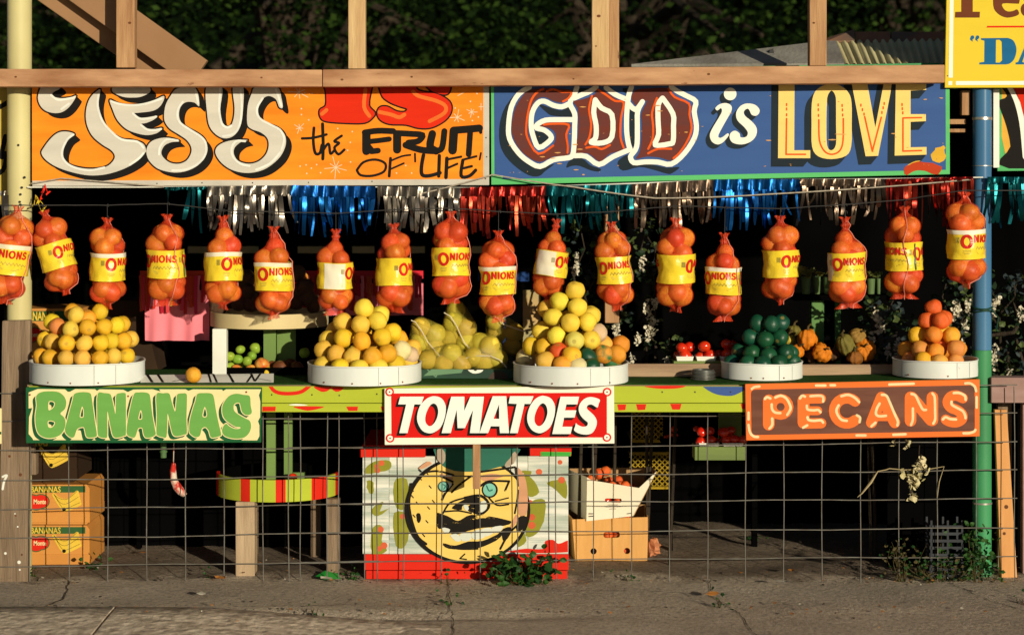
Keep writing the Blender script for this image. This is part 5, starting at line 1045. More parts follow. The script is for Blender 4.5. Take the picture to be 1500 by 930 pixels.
def make_bag(seed, whitestrip):
    r = random.Random(seed); root = empty('onion_bag', (0, 0, 0))
    sp = []
    lay = [(-.050, 3, .030), (-.104, 3, .038), (-.158, 3, .029), (-.206, 3, .030), (-.256, 3, .037), (-.290, 3, .034)]
    if seed in (4, 6, 8): lay[0] = (-.066, 1, .006); lay[1] = (-.110, 3, .034)
    a0 = r.uniform(0, 6.28)
    for (z, n, off) in lay:
        a0 += 1.05 + r.uniform(-.3, .3)
        for k in range(n):
            a = a0 + 2 * math.pi * k / n + r.uniform(-.2, .2); q = off * r.uniform(.85, 1.2)
            ro = r.uniform(.034, .0425); sp.append((math.cos(a) * q, math.sin(a) * q, max(-BL_ + .012 + ro, min(-.024 - ro, z + r.uniform(-.014, .014))), ro))
    for i, (x, y, z, q) in enumerate(sp):
        o = bpy.data.objects.new('onion', ONM[i % 3]); COL.objects.link(o); o.parent = root; o.location = (x, y, z); o.scale = (q, q, q); o.rotation_euler = (r.uniform(0, 6), r.uniform(0, 6), r.uniform(0, 6))
    nt_, nz = 48, 56; th = np.linspace(0, 2 * np.pi, nt_, endpoint=False); zz = np.linspace(-.016, -BL_, nz)
    H = np.full((nz, nt_), .004); d = np.stack([np.cos(th), np.sin(th)], 1)
    for (x, y, z, q) in sp:
        rho2 = q * q - (zz - z) ** 2; cd_ = d @ np.array([x, y]); perp2 = x * x + y * y - cd_ ** 2
        disc = rho2[:, None] - perp2[None]; t = np.where(disc > 0, cd_[None] + np.sqrt(np.maximum(disc, 0)), 0); H = np.maximum(H, t)
    tw = r.uniform(0, 3.14)
    H[0] = .017; H[-1] = 1 / np.sqrt((np.cos(th - tw) / .062) ** 2 + (np.sin(th - tw) / .006) ** 2)
    H0 = H.copy(); h = H.copy()
    for _ in range(5):
        av = h.copy(); av[1:-1] = (h[2:] + h[:-2]) * .3 + (np.roll(h, 1, 1) + np.roll(h, -1, 1))[1:-1] * .2
        h = np.maximum(H0, av); h[0] = H0[0]; h[-1] = H0[-1]
    fold = .0015 * np.sin(11 * th + 3)[None] * np.clip((zz[:, None] + .075) / .06, 0, 1)
    h = h + .0016 + fold
    mb = MB(); uv = []
    rings = [(.014, .019 + .006 * np.sin(7 * th + seed)), (.004, .013 + .003 * np.sin(7 * th + seed)), (-.007, .011 + .002 * np.sin(9 * th))] + [(zz[i], h[i]) for i in range(nz)]
    for (z, ra) in rings:
        for k in range(nt_):
            mb.v.append((ra[k] * math.cos(th[k]), ra[k] * math.sin(th[k]), z + (.004 * math.sin(5 * th[k] + seed) if z > 0 else 0) - (.012 * abs(math.cos(th[k] - tw)) if z <= -BL_ + .001 else 0))); uv.append((k / nt_ * 150, z * 330))
    n = nt_
    mb.f = [(j * n + k, j * n + (k + 1) % n, (j + 1) * n + (k + 1) % n, (j + 1) * n + k) for j in range(len(rings) - 1) for k in range(n)]
    mb.uv = uv; make('net', mb, M_net, root, smooth='all')
    # label band
    za, zb = -.124, -.234; sel = (zz < za + .006) & (zz > zb - .006); rb = h[sel].max(axis=0)
    for _ in range(40): rb = np.maximum(rb, (np.roll(rb, 1) + np.roll(rb, -1)) / 2 - .00002)
    for _ in range(3): rb = (rb + np.roll(rb, 1) + np.roll(rb, -1)) / 3
    rb = rb * .97 + .0015
    loc = h.copy()
    for _ in range(3):
        loc = np.maximum.reduce([loc, np.roll(loc, 1, 0), np.roll(loc, -1, 0), np.roll(loc, 1, 1), np.roll(loc, -1, 1)])
    for _ in range(3):
        loc = (loc + np.roll(loc, 1, 0) + np.roll(loc, -1, 0) + np.roll(loc, 1, 1) + np.roll(loc, -1, 1)) / 5
    crease = .0016 * np.sin(th * 9 + seed)[None] * np.sin(zz * 60 + seed)[:, None] + .0012 * np.sin(th * 23 + seed * 2)[None]
    lab2 = np.maximum(loc * .55 + rb[None] * .45, h + .0018) + crease * .8 + .0012
    def RB(a, z=None):
        a = (a / (2 * math.pi) * n) % n; i = int(a); f = a - i
        if z is None: return rb[i % n] * (1 - f) + rb[(i + 1) % n] * f
        q = min(max((z - zz[0]) / (zz[-1] - zz[0]) * (nz - 1), 0), nz - 1.001); j = int(q); g_ = q - j
        return ((lab2[j][i % n] * (1 - f) + lab2[j][(i + 1) % n] * f) * (1 - g_) + (lab2[j + 1][i % n] * (1 - f) + lab2[j + 1][(i + 1) % n] * f) * g_)
    def wrap(u, v, off, base=0):
        a = base + u / .07; q = RB(a, v) + off; return (q * math.cos(a), q * math.sin(a), v)
    def band(z0, z1, a0_, a1_, off, m_, nm, par):
        b = MB(); ns = max(2, int((a1_ - a0_) / (2 * math.pi) * n)); full = a1_ - a0_ > 6.27
        for j in range(13):
            for k in range(ns + (0 if full else 1)):
                a = a0_ + (a1_ - a0_) * k / ns; z = z0 + (z1 - z0) * j / 12; b.v.append(wrap((a) * .07, z + .002 * math.sin(a * 2 + seed), off))
        c = ns if full else ns + 1
        b.f = [(j * c + k, j * c + (k + 1) % c, (j + 1) * c + (k + 1) % c, (j + 1) * c + k) for j in range(12) for k in range(ns)]
        return make(nm, b, m_, par, smooth='all')
    lb = band(za, zb, 0, 2 * math.pi, 0, M_lab, 'paper_label', root)
    if whitestrip: band(za, za - .016, 0, 2 * math.pi, .0009, M_labw, 'label_edge', lb)
    if seed in (4, 8): band(za - .003, zb + .002, R(140), R(214), .0011, M_labw, 'blank_panel', lb)
    for base in (R(-90) - .048 / .07, R(-90) - .048 / .07 + R(180) - R(40)):
        for (V_, F_, m_, nm) in ((LTv, LTf, M_labr, 'lettering'), (LHv, LHf, M_labg, 'small_print')):
            b = MB(); b.add([wrap(x, -.168 + y, .0026, base) for x, y in V_], F_); make(nm, b, m_, lb)['kind'] = 'stuff'
    b = MB()
    for k in range(9):
        a = R(0) + .05 * math.sin(k * .8); b.v += [wrap(a * .07 - .003, za - .004 - k * .0128, .003), wrap(a * .07 + .003, za - .004 - k * .0128, .003)]
    b.f = [(2 * k, 2 * k + 1, 2 * k + 3, 2 * k + 2) for k in range(8)]; make('label_stripe', b, M_labd, lb)
    # side string and wire hook
    pts = []; sa = R(-90) + R(75) + r.uniform(-.3, .3)
    for j in range(0, nz, 3):
        a = sa + .12 * math.sin(j * .21 + seed); k = int(a / (2 * math.pi) * n) % n; q = max(h[j][k], RB(a, zz[j]) + .002 if sel[j] else 0) + .0022; pts.append((q * math.cos(a), q * math.sin(a), zz[j]))
    b = MB(); b.tube([(.006, -.004, .004)] + pts + [(pts[-1][0] * .9, pts[-1][1], pts[-1][2] - .018)], .0017, 6); make('drawstring', b, M_pink, root, smooth=True)
    return root
BAGS = [make_bag(k + 3, k in (0, 3)) for k in range(6)]
# x, top, bottom, tilt(deg, + = bottom swings right), turn(deg, + = lettering to the right), type, width factor
BG = [(26, 308, 445, -9, 2, 0, 'at the far left, tilted against the yellow pole'), (66, 314, 434, 15, 62, 2, 'swinging right, just right of the yellow pole'), (157, 325, 450, 0, 62, 0, 'over the flat topped orange pile'),
      (245, 320, 446, 0, -22, 4, 'between the flat topped pile and the cream shelf'), (327, 322, 451, 0, 58, 3, 'in front of the left end of the cream shelf'), (401, 338, 465, 0, 14, 3, 'in front of the avocados, hanging low'), (492, 341, 460, 0, 93, 1, 'with a blank white label panel, left above the pyramid'),
      (577, 333, 456, 0, 75, 4, 'above the right side of the left pyramid'), (660, 316, 443, 0, 20, 2, 'hanging high over the netted grapefruit'), (730, 344, 470, 0, 0, 0, 'hanging low at the centre of the row'), (815, 326, 440, -7, 68, 5, 'half hidden behind the top of the tallest pyramid'),
      (896, 331, 453, 4, -3, 4, 'right of the top of the tallest pyramid'), (990, 325, 455, 0, 82, 2, 'beside the white flowering vine'), (1061, 347, 469, -1, -25, 3, 'hanging low left of the dark green squash'), (1143, 322, 444, 0, 52, 2, 'above the dark green squash'),
      (1238, 324, 450, 2, 2, 5, 'in front of the green pots and post'), (1325, 308, 436, 0, -65, 4, 'left of the red topped pyramid'), (1413, 288, 420, 1, 32, 0, 'at the far right against the blue pole')]
M_z = Matrix
used = set(); WIREP = []
for i, (x, t_, b_, tilt, turn, ty, lab) in enumerate(BG):
    if ty in used: o = copy_tree(BAGS[ty])
    else: o = BAGS[ty]; used.add(ty)
    Y = -.085 if i in (0, 17) else -.03
    if i == 1: Y = -.05
    p = W(x, t_, Y); L_ = (b_ - t_) * (DIST + Y) / F; s = L_ / (BL_ + .006)
    o.location = p; o.scale = (s * (1.0 + .03 * math.sin(i * 2.7)), s * 1.0, s); o.rotation_mode = 'XYZ'; o.rotation_euler = (R(rng.uniform(-2, 2)), R(-tilt), R(turn))
    # tilt about the view axis after turning
    o.rotation_euler = (Matrix.Rotation(R(-tilt), 4, 'Y') @ Matrix.Rotation(R(turn), 4, 'Z')).to_euler()
    tag(o, 'net bag of onions ' + lab, 'onion bag', 'onion bags hanging on the wire')
    wr = float(np.interp(x, [0, 160, 240, 330, 490, 570, 640, 800, 900, 985, 1060, 1145, 1240, 1325, 1413], [301, 301, 298, 309, 313, 308, 304, 315, 310, 302, 304, 306, 300, 293, 279]))
    hl = max(.012, (t_ - wr) * (DIST + Y) / F) / s
    b = MB(); b.tube([(0, -.012, -.012), (.004, -.006, .004), (0, 0, .012), (.001, 0, hl * .6), (0, 0, hl), (.004, 0, hl + .006), (.009, 0, hl + .003), (.009, 0, hl - .006)], .0015, 6); hk = make('wire_hook', b, M_dwire, None, smooth=True, origin=(0, 0, 0)); hk.parent = o; hk.location = (0, 0, 0)
    WIREP.append((p.x + math.sin(R(-tilt)) * hl * s * .0, Y, p.z + hl * s))
# ------------------------------------------------------------------ wires and ropes
def sagline(name, pts, r, m, label, cat='wire', sag=.012, jit=.0):
    P = []; q = random.Random(3)
    for a, b in zip(pts[:-1], pts[1:]):
        a = Vector(a); b = Vector(b)
        for k in range(6): t = k / 6; P.append(a.lerp(b, t) + Vector((0, 0, -sag * 4 * t * (1 - t) * min(1, (b - a).length * 2) + q.uniform(-jit, jit))))
    P.append(Vector(pts[-1])); b = MB(); b.tube(P, r, 6); return tag(make(name, b, m, smooth=True), label, cat)
wl = sorted(WIREP)
sagline('hanging_wire', [(-2.6, -.03, wl[0][2] + .0)] + wl + [(2.6, -.03, wl[-1][2] - .01)], .0022, M_dwire, 'dark wire the onion bags hang from, strung between the poles', sag=-.002, jit=.0008)
sagline('slack_rope', [W(620, 283, .02), W(722, 256, .02), W(840, 274, -.0), W(960, 290.5, -.0), W(1120, 285, -.0), W(1425, 263, .02)], .0028, M_rope, 'grey slack rope looping below the blue sign', 'rope', sag=.004)
sagline('slack_rope', [W(46, 269, .03), W(90, 261.5, .03), W(160, 267, .03), W(240, 273.5, .03)], .0028, M_rope, 'short pale rope along the lower left edge of the orange sign', 'rope', sag=.0)
sagline('batten_wire', [W(40, 274.5, .04), W(430, 272.5, .035), W(720, 275.5, .035), W(1050, 264, .035), W(1440, 260, .035)], .0028, M_white, 'white cord carrying the foil fringe below the signs', 'cord', sag=.002)
# ------------------------------------------------------------------ foil fringe
def foil(name, col, rough=.33):
    return mat(name, col, tuple(c * .8 for c in col), 9, rough=rough, metal=.8, bump=.5, bscale=16, stretch=(1, 1, .35), rand=.12)
FO = {'teal': foil('teal_foil', (.004, .075, .09)), 'silver': foil('silver_foil', (.16, .14, .12), .3), 'blue': foil('blue_foil', (.005, .065, .24)), 'red': foil('red_foil', (.20, .016, .009), .3), 'bronze': foil('bronze_foil', (.12, .085, .062), .3)}
fg = empty('foil_fringe', (0, .03, 1.5), 'shiny foil fringe in blue, red, teal and silver sections below the signs', 'fringe')
def ytop(x): return float(np.interp(x, [0, 240, 430, 675, 925, 1045, 1297, 1425, 1600], [281, 275, 272.5, 276, 271, 264, 263, 260, 261]))
def section(px0, px1, col, seed, hang=70, gap=.25, header=13, dark=False):
    r = random.Random(seed); Y = .022
    h = MB(); n = 30
    for k in range(n + 1):
        x = px0 + (px1 - px0) * k / n
        for j in range(3):
            p = W(x, ytop(x) - 1 + (header + 1) * j / 2, Y); h.v.append((p.x, Y + .012 * math.sin(k * 1.7 + j + seed) * (j / 2 + .25) + r.uniform(-.006, .006), p.z + (r.uniform(-.006, .004) if j == 2 else 0)))
    h.f = [(k * 3 + j, k * 3 + j + 1, k * 3 + 4 + j, k * 3 + 3 + j) for k in range(n) for j in range(2)]
    sec = make('fringe_section', h, FO[col], fg, smooth='all')
    for layer in (0, 1):
     x = px0 + layer * 4
     while x < px1 - 3:
         w_ = r.uniform(3.2, 7.5)
         if r.random() > gap + layer * .25:
             b = MB(); L_ = hang * r.uniform(.6, 1.12) - header; ns = 8; ph = r.uniform(0, 6.28); tw = r.uniform(-1.5, 1.5); tw1 = r.uniform(-1.6, 1.6); sw = r.uniform(-13, 13) if r.random() < .3 else r.uniform(-3.5, 3.5); Yk = Y + .014 * layer + r.uniform(-.010, .010)
             for k in range(ns + 1):
                 t = k / ns; cx = x + w_ / 2 + sw * t * t + 1.2 * math.sin(ph + t * 4) * t; p = W(cx, ytop(x) + header - 1 + L_ * t, Yk); a = tw1 * .4 + tw * t + .25 * math.sin(ph + 5 * t)
                 hw = w_ / 2 / 370 * (1 if t < .95 else .8); y = .012 * math.sin(ph * 2 + t * 5) * t
                 b.v += [(p.x - hw * math.cos(a), Yk + y - hw * math.sin(a), p.z), (p.x + hw * math.cos(a), Yk + y + hw * math.sin(a), p.z)]
             b.f = [(2 * k, 2 * k + 1, 2 * k + 3, 2 * k + 2) for k in range(ns)]; make('fringe_strip', b, FO[col], sec, smooth='all')
         x += w_ * r.uniform(.9, 1.15)
section(240, 303, 'teal', 1, 68, .5, 3); section(303, 427, 'silver', 2, 66, .22); section(427, 550, 'blue', 3, 70, .12, 16); section(553, 675, 'silver', 4, 66, .22, 14); section(675, 799, 'red', 5, 68, .2, 13)
section(799, 925, 'teal', 6, 66, .2, 14); section(925, 1045, 'bronze', 7, 64, .18, 15); section(1045, 1172, 'blue', 8, 68, .38, 15); section(1172, 1297, 'bronze', 9, 62, .2, 10); section(1297, 1425, 'red', 10, 70, .22, 4); section(1446, 1560, 'teal', 11, 72, .2, 8); section(-60, 10, 'silver', 12, 60, .3, 6)
for (p, m_, lab) in (([(66, 276), (62, 282), (70, 284), (60, 290)], M_redp, 'scrap of red ribbon tied by the yellow pole'), ([(52, 292), (58, 296), (50, 300), (66, 303), (60, 309)], mat('yellow_ribbon', (.7, .5, .03), None, 9), 'scrap of yellow ribbon tied by the yellow pole')):
    b = MB(); r = random.Random(int(p[0][0]))
    for (x, y) in p:
        q = W(x, y, -.01); s = .012; b.add([q + Vector((r.uniform(-s, s), r.uniform(-s, s), r.uniform(-s, s))) for _ in range(4)], [(0, 1, 2, 3)])
        b.tube([q, W(p[0][0], p[0][1] - 6, .02)], .0015, 5)
    tag(make('ribbon_scrap', b, m_), lab, 'ribbon')
# ------------------------------------------------------------------ wire mesh fence
FY = -.013
def fence(xs_, rows, label, x0, x1, top, dy, seed):
    t = empty('wire_fence', (WX((x0 + x1) / 2, FY), FY + dy, 0), label, 'fence', 'wire mesh panels'); r = random.Random(seed); Y = FY + dy
    for x in xs_:
        lean = r.uniform(-1.4, 1.4); ph = r.uniform(0, 6)
        b = MB(); b.tube([W(x + lean * (k / 8 - .5) + .5 * math.sin(ph + k), top(x) + (858 - top(x)) * k / 8, Y) for k in range(9)], .0022, 6); make('upright_wire', b, M_wire, t, smooth=True)
    for row in rows:
        ph = r.uniform(0, 6); b = MB(); b.tube([W(x, row(x) + .7 * math.sin(x * .021 + ph) + .2 * math.sin(x * .067 + ph * 2), Y - .0052) for x in np.linspace(x0, x1, 40)], .0022, 6); make('cross_wire', b, M_wire, t, smooth=True)
li = lambda pts: (lambda x: float(np.interp(x, [p[0] for p in pts], [p[1] for p in pts])))
fence([44, 101, 158, 215, 272, 328, 385, 440, 496, 552], [li([(-20, 576), (560, 570)]), li([(-20, 617), (560, 612)]), li([(-20, 660), (560, 655)]), li([(-20, 703.5), (200, 702), (560, 696)]), li([(-20, 746), (200, 743), (560, 738)]), li([(-20, 788), (200, 786), (560, 779)]), li([(-20, 830), (200, 827), (560, 822)])], 'wire mesh panel below the counter at the left', -30, 556, lambda x: 570, 0, 1)
fence([422.5, 479, 534, 591, 647, 703, 758, 814, 869, 925, 980.7, 1036.7, 1092, 1148, 1204, 1260.7, 1316.7, 1373, 1430, 1486], [li([(420, 572), (1490, 564)]), li([(420, 613), (1000, 609), (1490, 605)]), li([(420, 656), (1000, 653), (1490, 646)]), li([(420, 698), (1000, 693.7), (1490, 688)]), li([(420, 739), (1000, 733.5), (1490, 730)]), li([(420, 781), (1000, 777), (1490, 772.5)]), li([(420, 824), (1000, 818), (1490, 815)])], 'wire mesh panel below the counter from the middle to the right pole', 421, 1490, lambda x: 566, -.006, 2)
# ------------------------------------------------------------------ painted crate with the face
CY = .03; cf = crop(520, 640, 4.227)
cr = empty('painted_crate', (WX(682, CY), CY, 0), 'painted wooden crate with a grinning yellow face on white and red boards', 'crate')
M_mural = mat('mural_white', (.72, .71, .64), (.30, .36, .30), 1.8, rough=.55, stretch=(1.2, 1, 16), contrast=.28, chips=.16, chipcol=(.3, .33, .12), chipscale=6)
def cbox(nm, x0, x1, r0, r1, y0, y1, m_, z0=None): 
    b = MB(); b.box(WX(x0, y0), WX(x1, y0), y0, y1, WZ(r1, y0) if z0 is None else z0, WZ(r0, y0)); return make(nm, b, m_, cr, bevel=.0015)
for (xa, xb, dy) in ((531, 569.6, 0), (570, 645.6, .0008), (646, 709, .0), (709.4, 773, .0006), (773.4, 832.5, .0)): cbox('front_board', xa, xb, 668, 811, CY + dy, CY + .015, M_mural)
cbox('base_board', 534, 833, 811.5, 834.5, CY - .006, CY + .015, M_redp); cbox('base_board', 536, 831, 835.5, 851, CY - .004, CY + .015, M_redp, z0=.001)
cbox('top_trim', 527, 623, 655, 669.5, CY - .012, CY + .012, M_redp); cbox('top_trim', 776, 837, 655, 667.5, CY - .012, CY + .012, M_redp)
cbox('top_board', 530, 834, 652, 654.8, CY - .01, CY + .5, M_redp)
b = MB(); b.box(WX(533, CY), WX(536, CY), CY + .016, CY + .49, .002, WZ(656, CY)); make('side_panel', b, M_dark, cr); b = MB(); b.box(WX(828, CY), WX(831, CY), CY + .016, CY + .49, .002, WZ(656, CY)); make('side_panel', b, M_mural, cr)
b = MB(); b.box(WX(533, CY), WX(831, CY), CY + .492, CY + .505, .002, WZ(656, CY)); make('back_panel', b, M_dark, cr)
I_olive = P_('mural_olive', (.26, .26, .03), (.20, .20, .025), chips=.2, cc=(.5, .5, .4)); I_berry = P_('mural_berry', (.62, .12, .05), chips=.15, cc=(.7, .6, .5))
I_fy = P_('mural_yellow', (.76, .56, .17), (.70, .47, .10), chips=.4, cc=(.55, .4, .2)); I_pk = P_('mural_pink', (.62, .32, .18), chips=.2); I_teal = P_('mural_teal', (.03, .15, .11), (.025, .11, .08), chips=.2)
I_wash = P_('mural_grey_wash', (.36, .42, .40), (.50, .54, .48), chips=.2)
wash = []
r8 = random.Random(5)
for y in (180, 190, 320, 335, 480, 505, 530, 545, 640, 650, 690, 225, 380, 430):
    for xa, xb in ((55, 330), (1050, 1310)):
        a = xa + r8.uniform(0, 40); c = xb - r8.uniform(0, 90); h = r8.uniform(4, 10); wash.append([[(520 + a / 4.227, 640 + y / 4.227), (520 + (a + c) / 2 / 4.227, 640 + (y - h) / 4.227), (520 + c / 4.227, 640 + y / 4.227), (520 + (a + c) / 2 / 4.227, 640 + (y + h * .6) / 4.227)]])
paint('wash_stroke', wash, CY, .8, I_wash, cr)
leafp = [[(60,200),(120,150),(215,145),(215,195),(160,215),(70,225)], [(75,270),(115,280),(110,350),(80,330)], [(240,280),(320,260),(330,420),(260,440)], [(130,420),(180,400),(150,460),(210,440),(140,490),(100,460)], [(245,470),(320,480),(330,640),(270,690),(240,600)], [(110,560),(170,550),(165,640),(200,700),(110,725)], [(1050,220),(1110,270),(1140,340),(1080,370),(1040,300)], [(1090,400),(1180,390),(1170,520),(1120,600),(1060,610),(1080,480)], [(1190,280),(1300,270),(1310,380),(1250,330)], [(1040,560),(1060,640),(1010,680),(1000,610)], [(1030,210),(1090,210),(1080,240)]]
paint('painted_leaf', [[ragged(cf(p), i, .9)] for i, p in enumerate(leafp)], CY, 1.6, I_olive, cr)
paint('painted_berry', [[circle(cf([p])[0], r_, 12)] for p, r_ in (((165,160),4.2),((140,205),4.2),((135,180),3.4),((160,570),4.4),((180,670),5),((150,690),4),((1140,215),4.6),((1095,495),5),((1095,545),5.4),((1280,265),5),((1270,155),3.4),((1085,400),3),((295,490),4))], CY, 2.2, I_berry, cr)
cxf, cyf = cf([(697, 450)])[0]
paint('face_outline', [[circle((cxf, cyf), 92, 60, 79.5)]], CY - .006, 1, I_black, cr)
face = empty_ = None
fo = paint('face_disc', [[circle((cxf + .8, cyf - .4), 86.5, 60, 75.5)]], CY - .006, 2, I_fy, cr)
FYY = CY - .006
paint('leaf_hat', [[ragged(cf([(530,62),(500,110),(530,165),(570,192),(640,212),(760,210),(880,188),(970,160),(1000,110),(985,62)]), 3, .6)]], FYY, 3, I_teal, cr)
paint('hat_patch', [[ragged(cf([(505,80),(545,75),(560,130),(545,165),(510,140)]), 5, .6)], [ragged(cf([(925,175),(960,130),(985,90),(1000,105),(990,150),(960,178)]), 6, .6)]], FYY, 3.5, P_('mural_taupe', (.42, .34, .26), chips=.3), cr)
paint('cheek_stroke', [[smooth(cf(p), 3)] for p in ([(1000,190),(1050,240),(1070,360),(1060,480),(1010,470),(1015,330)], [(395,190),(450,150),(475,165),(420,195)], [(780,240),(850,225),(920,240),(880,255),(800,272)], [(995,480),(960,560),(975,560),(1015,500)], [(530,225),(600,245),(600,262),(540,250)])], FYY, 3.6, I_pk, cr)
blk = []
for w_, p in ((3.2,[(770,215),(880,200),(990,185)]),(3,[(440,215),(520,210),(610,235)]),(3.2,[(530,240),(605,275)]),(3.6,[(605,290),(560,345),(540,385)]),(3.2,[(780,300),(830,272),(955,272)]),(3,[(955,272),(930,330)]),(2.4,[(830,375),(880,420),(950,415)]),(2,[(870,395),(950,375)]),(2.6,[(545,470),(590,405),(680,375)]),(4,[(680,375),(780,362),(830,420),(790,470),(740,465)]),(2.4,[(555,460),(640,455),(720,470)]),
               (4,[(515,475),(570,495),(640,525),(720,488),(850,500),(960,525)]),(3,[(900,690),(950,600),(1010,540)]),(2.6,[(550,665),(640,690),(760,690)]),(2,[(650,750),(690,755)]),(2,[(655,745),(680,722)]),(2.6,[(1000,190),(1010,340),(990,470)]),(4,[(350,290),(335,430),(380,600),(440,660)]),(3,[(720,240),(640,300),(600,340)])): blk += stroke(cf(p), w_)
for p in ([(600,440),(640,405),(720,370),(740,400),(700,415),(665,425),(660,450)], [(700,380),(770,372),(775,455),(720,465),(690,440),(715,415)], [(512,472),(560,500),(640,525),(720,495),(850,505),(965,530),(900,552),(790,560),(700,580),(640,600),(600,600),(560,565),(512,560)], [(545,655),(620,670),(700,645),(790,640),(880,600),(930,560),(900,620),(800,675),(700,692),(580,690)], [(380,480),(400,470),(410,510),(390,530)], [(1010,500),(1060,490),(1050,560),(1000,580)], [(930,560),(970,560),(950,620),(920,640),(910,610)]): blk.append([ragged(cf(p), len(p), .5)])
for (x, y) in ((440,215),(400,250),(350,320),(350,360),(440,515),(380,400),(460,300),(480,390),(450,430),(420,600),(360,480),(400,200)): blk += stroke(cf([(x, y), (x + 12, y + 14)]), 1.6, False)
paint('face_lines', blk, FYY, 4.2, P_('face_black', (.014, .012, .010), chips=.75, cc=(.70, .48, .11)), cr)
paint('teeth', [[ragged(cf(p), 3, .4)] for p in ([(590,605),(640,600),(655,640),(620,640)], [(650,600),(715,592),(715,635),(665,640)], [(722,590),(775,570),(795,600),(800,620),(735,632)], [(782,570),(840,560),(855,592),(805,612)], [(848,558),(920,548),(895,582),(862,592)], [(590,570),(540,560),(560,600)])] + [[smooth(cf([(780,400),(810,395),(815,440),(780,465),(770,440)]), 3)], [smooth(cf([(670,425),(690,415),(705,440),(690,455)]), 3)], [smooth(cf([(540,285),(600,285),(570,330),(545,340)]), 3)], [smooth(cf([(800,300),(840,290),(880,300),(860,360),(810,350)]), 3)]], FYY, 5, P_('teeth_white', (.66, .66, .58), (.5, .56, .5), chips=.7, cc=(.70, .48, .11)), cr)
paint('eye', [[circle(cf([(835, 325)])[0], 11.8, 20)], [circle(cf([(548, 305)])[0], 8.2, 20)]], FYY, 5.6, I_black, cr)
paint('iris', [[circle(cf([(833, 325)])[0], 9.4, 20)], [circle(cf([(546, 303)])[0], 6.4, 20)]], FYY, 6.3, P_('mural_aqua', (.20, .52, .42), chips=.3), cr)
paint('iris_line', stroke(cf([(815,300),(830,330),(850,325)]), 2) + stroke(cf([(540,290),(560,300),(550,320)]), 1.6), FYY, 7, P_('mural_deep_teal', (.03, .16, .13)), cr)
paint('red_splash', [[ragged(cf([(950,705),(1060,690),(1170,690),(1180,640),(1230,635),(1260,660),(1325,640),(1325,712),(950,712)]), 9, 1.2)]], CY, 2.6, M_redp, cr, clip=(740, 780, 832, 811))
paint('green_patch', [[cf([(1150,90),(1340,92),(1335,118),(1150,118)])]], CY - .012, 1, P_('patch_green', (.06, .40, .06)), cr)
# prop stick under the TOMATOES sign
b = MB(); b.box(WX(692.5, -.19), WX(703.5, -.19), -.19, -.10, WZ(716, -.19), WZ(585, -.19)); tag(make('prop_stick', b, M_lumber, bevel=.002), 'short wooden stick hanging behind the TOMATOES sign before the painted face', 'stick')
# ------------------------------------------------------------------ low round table
Yr = .285; Xr = WX(408, Yr); rr = 90 * (DIST + Yr) / F; zr = WZ(735, Yr - rr * .97)
lt = empty('round_table', (Xr, Yr, 0), 'low round table with a lime and red striped rim behind the wire mesh', 'table')
stripes = [(-90, -66, 'r'), (-66, -30, 'l'), (-30, -20, 'r'), (-20, 4, 'l'), (4, 13, 'r'), (13, 38, 'l'), (38, 58, 'r'), (58, 72, 'l'), (72, 90, 'r'), (90, 270, 'd')]  # back half black, painting the shade inside the rim
for a0, a1, c in stripes:
    b = MB(); n = max(3, int((a1 - a0) / 7))
    for k in range(n + 1):
        a = R(-90 + a0 + (a1 - a0) * k / n)
        for (q, z) in ((rr - .012, 0), (rr, 0), (rr, .088), (rr - .012, .088)): b.v.append((Xr + q * math.cos(a), Yr + q * math.sin(a), zr + z))
    b.f = [(k * 4 + j, k * 4 + (j + 1) % 4, k * 4 + 4 + (j + 1) % 4, k * 4 + 4 + j) for k in range(n) for j in range(4)] + [(0, 1, 2, 3), (n * 4, n * 4 + 3, n * 4 + 2, n * 4 + 1)]
    make('rim_panel', b, M_lime if c == 'l' else (M_redp if c == 'r' else M_dark), lt, smooth=True)
b = MB(); b.lathe([(.001, .004), (rr - .013, .004), (rr - .013, .02), (.001, .02)], (Xr, Yr, zr), 40); make('table_top', b, M_greyx, lt)
for (x0, x1, y0, rr_) in ((345, 373, .05, 0), (478, 497, .12, 0), (360, 375, .46, 0), (455, 470, .46, 0)):
    b = MB(); b.box(WX(x0, y0), WX(x1, y0), y0, y0 + (.085 if x0 != 478 else .045), -.008, zr - .001); make('leg', b, mat('leg_wood', (.46, .34, .22), (.30, .21, .13), 4, rough=.8, bump=.3, stretch=(9, 9, 1), contrast=.5) if x0 == 345 else M_grey, lt, bevel=.003)
for x0, x1, y in ((390, 403.5, .2), (416, 428, .18), (428.5, 446, .3)):
    b = MB(); b.box(WX(x0, y), WX(x1, y), y, y + .02, zr + .021, (zt(-1) - .03) if x0 < 428 else WZ(692, y)); tag(make('green_upright', b, MATS['bracket_green']), {390: 'left pale green upright standing on the low round table', 416: 'middle pale green upright standing on the low round table', 428.5: 'short green block beside the uprights on the low round table'}[x0], 'upright')
fruit('t', W(428, 700, .12), .022, 'tomato on the low round table beside the green uprights', 'tomato', None)
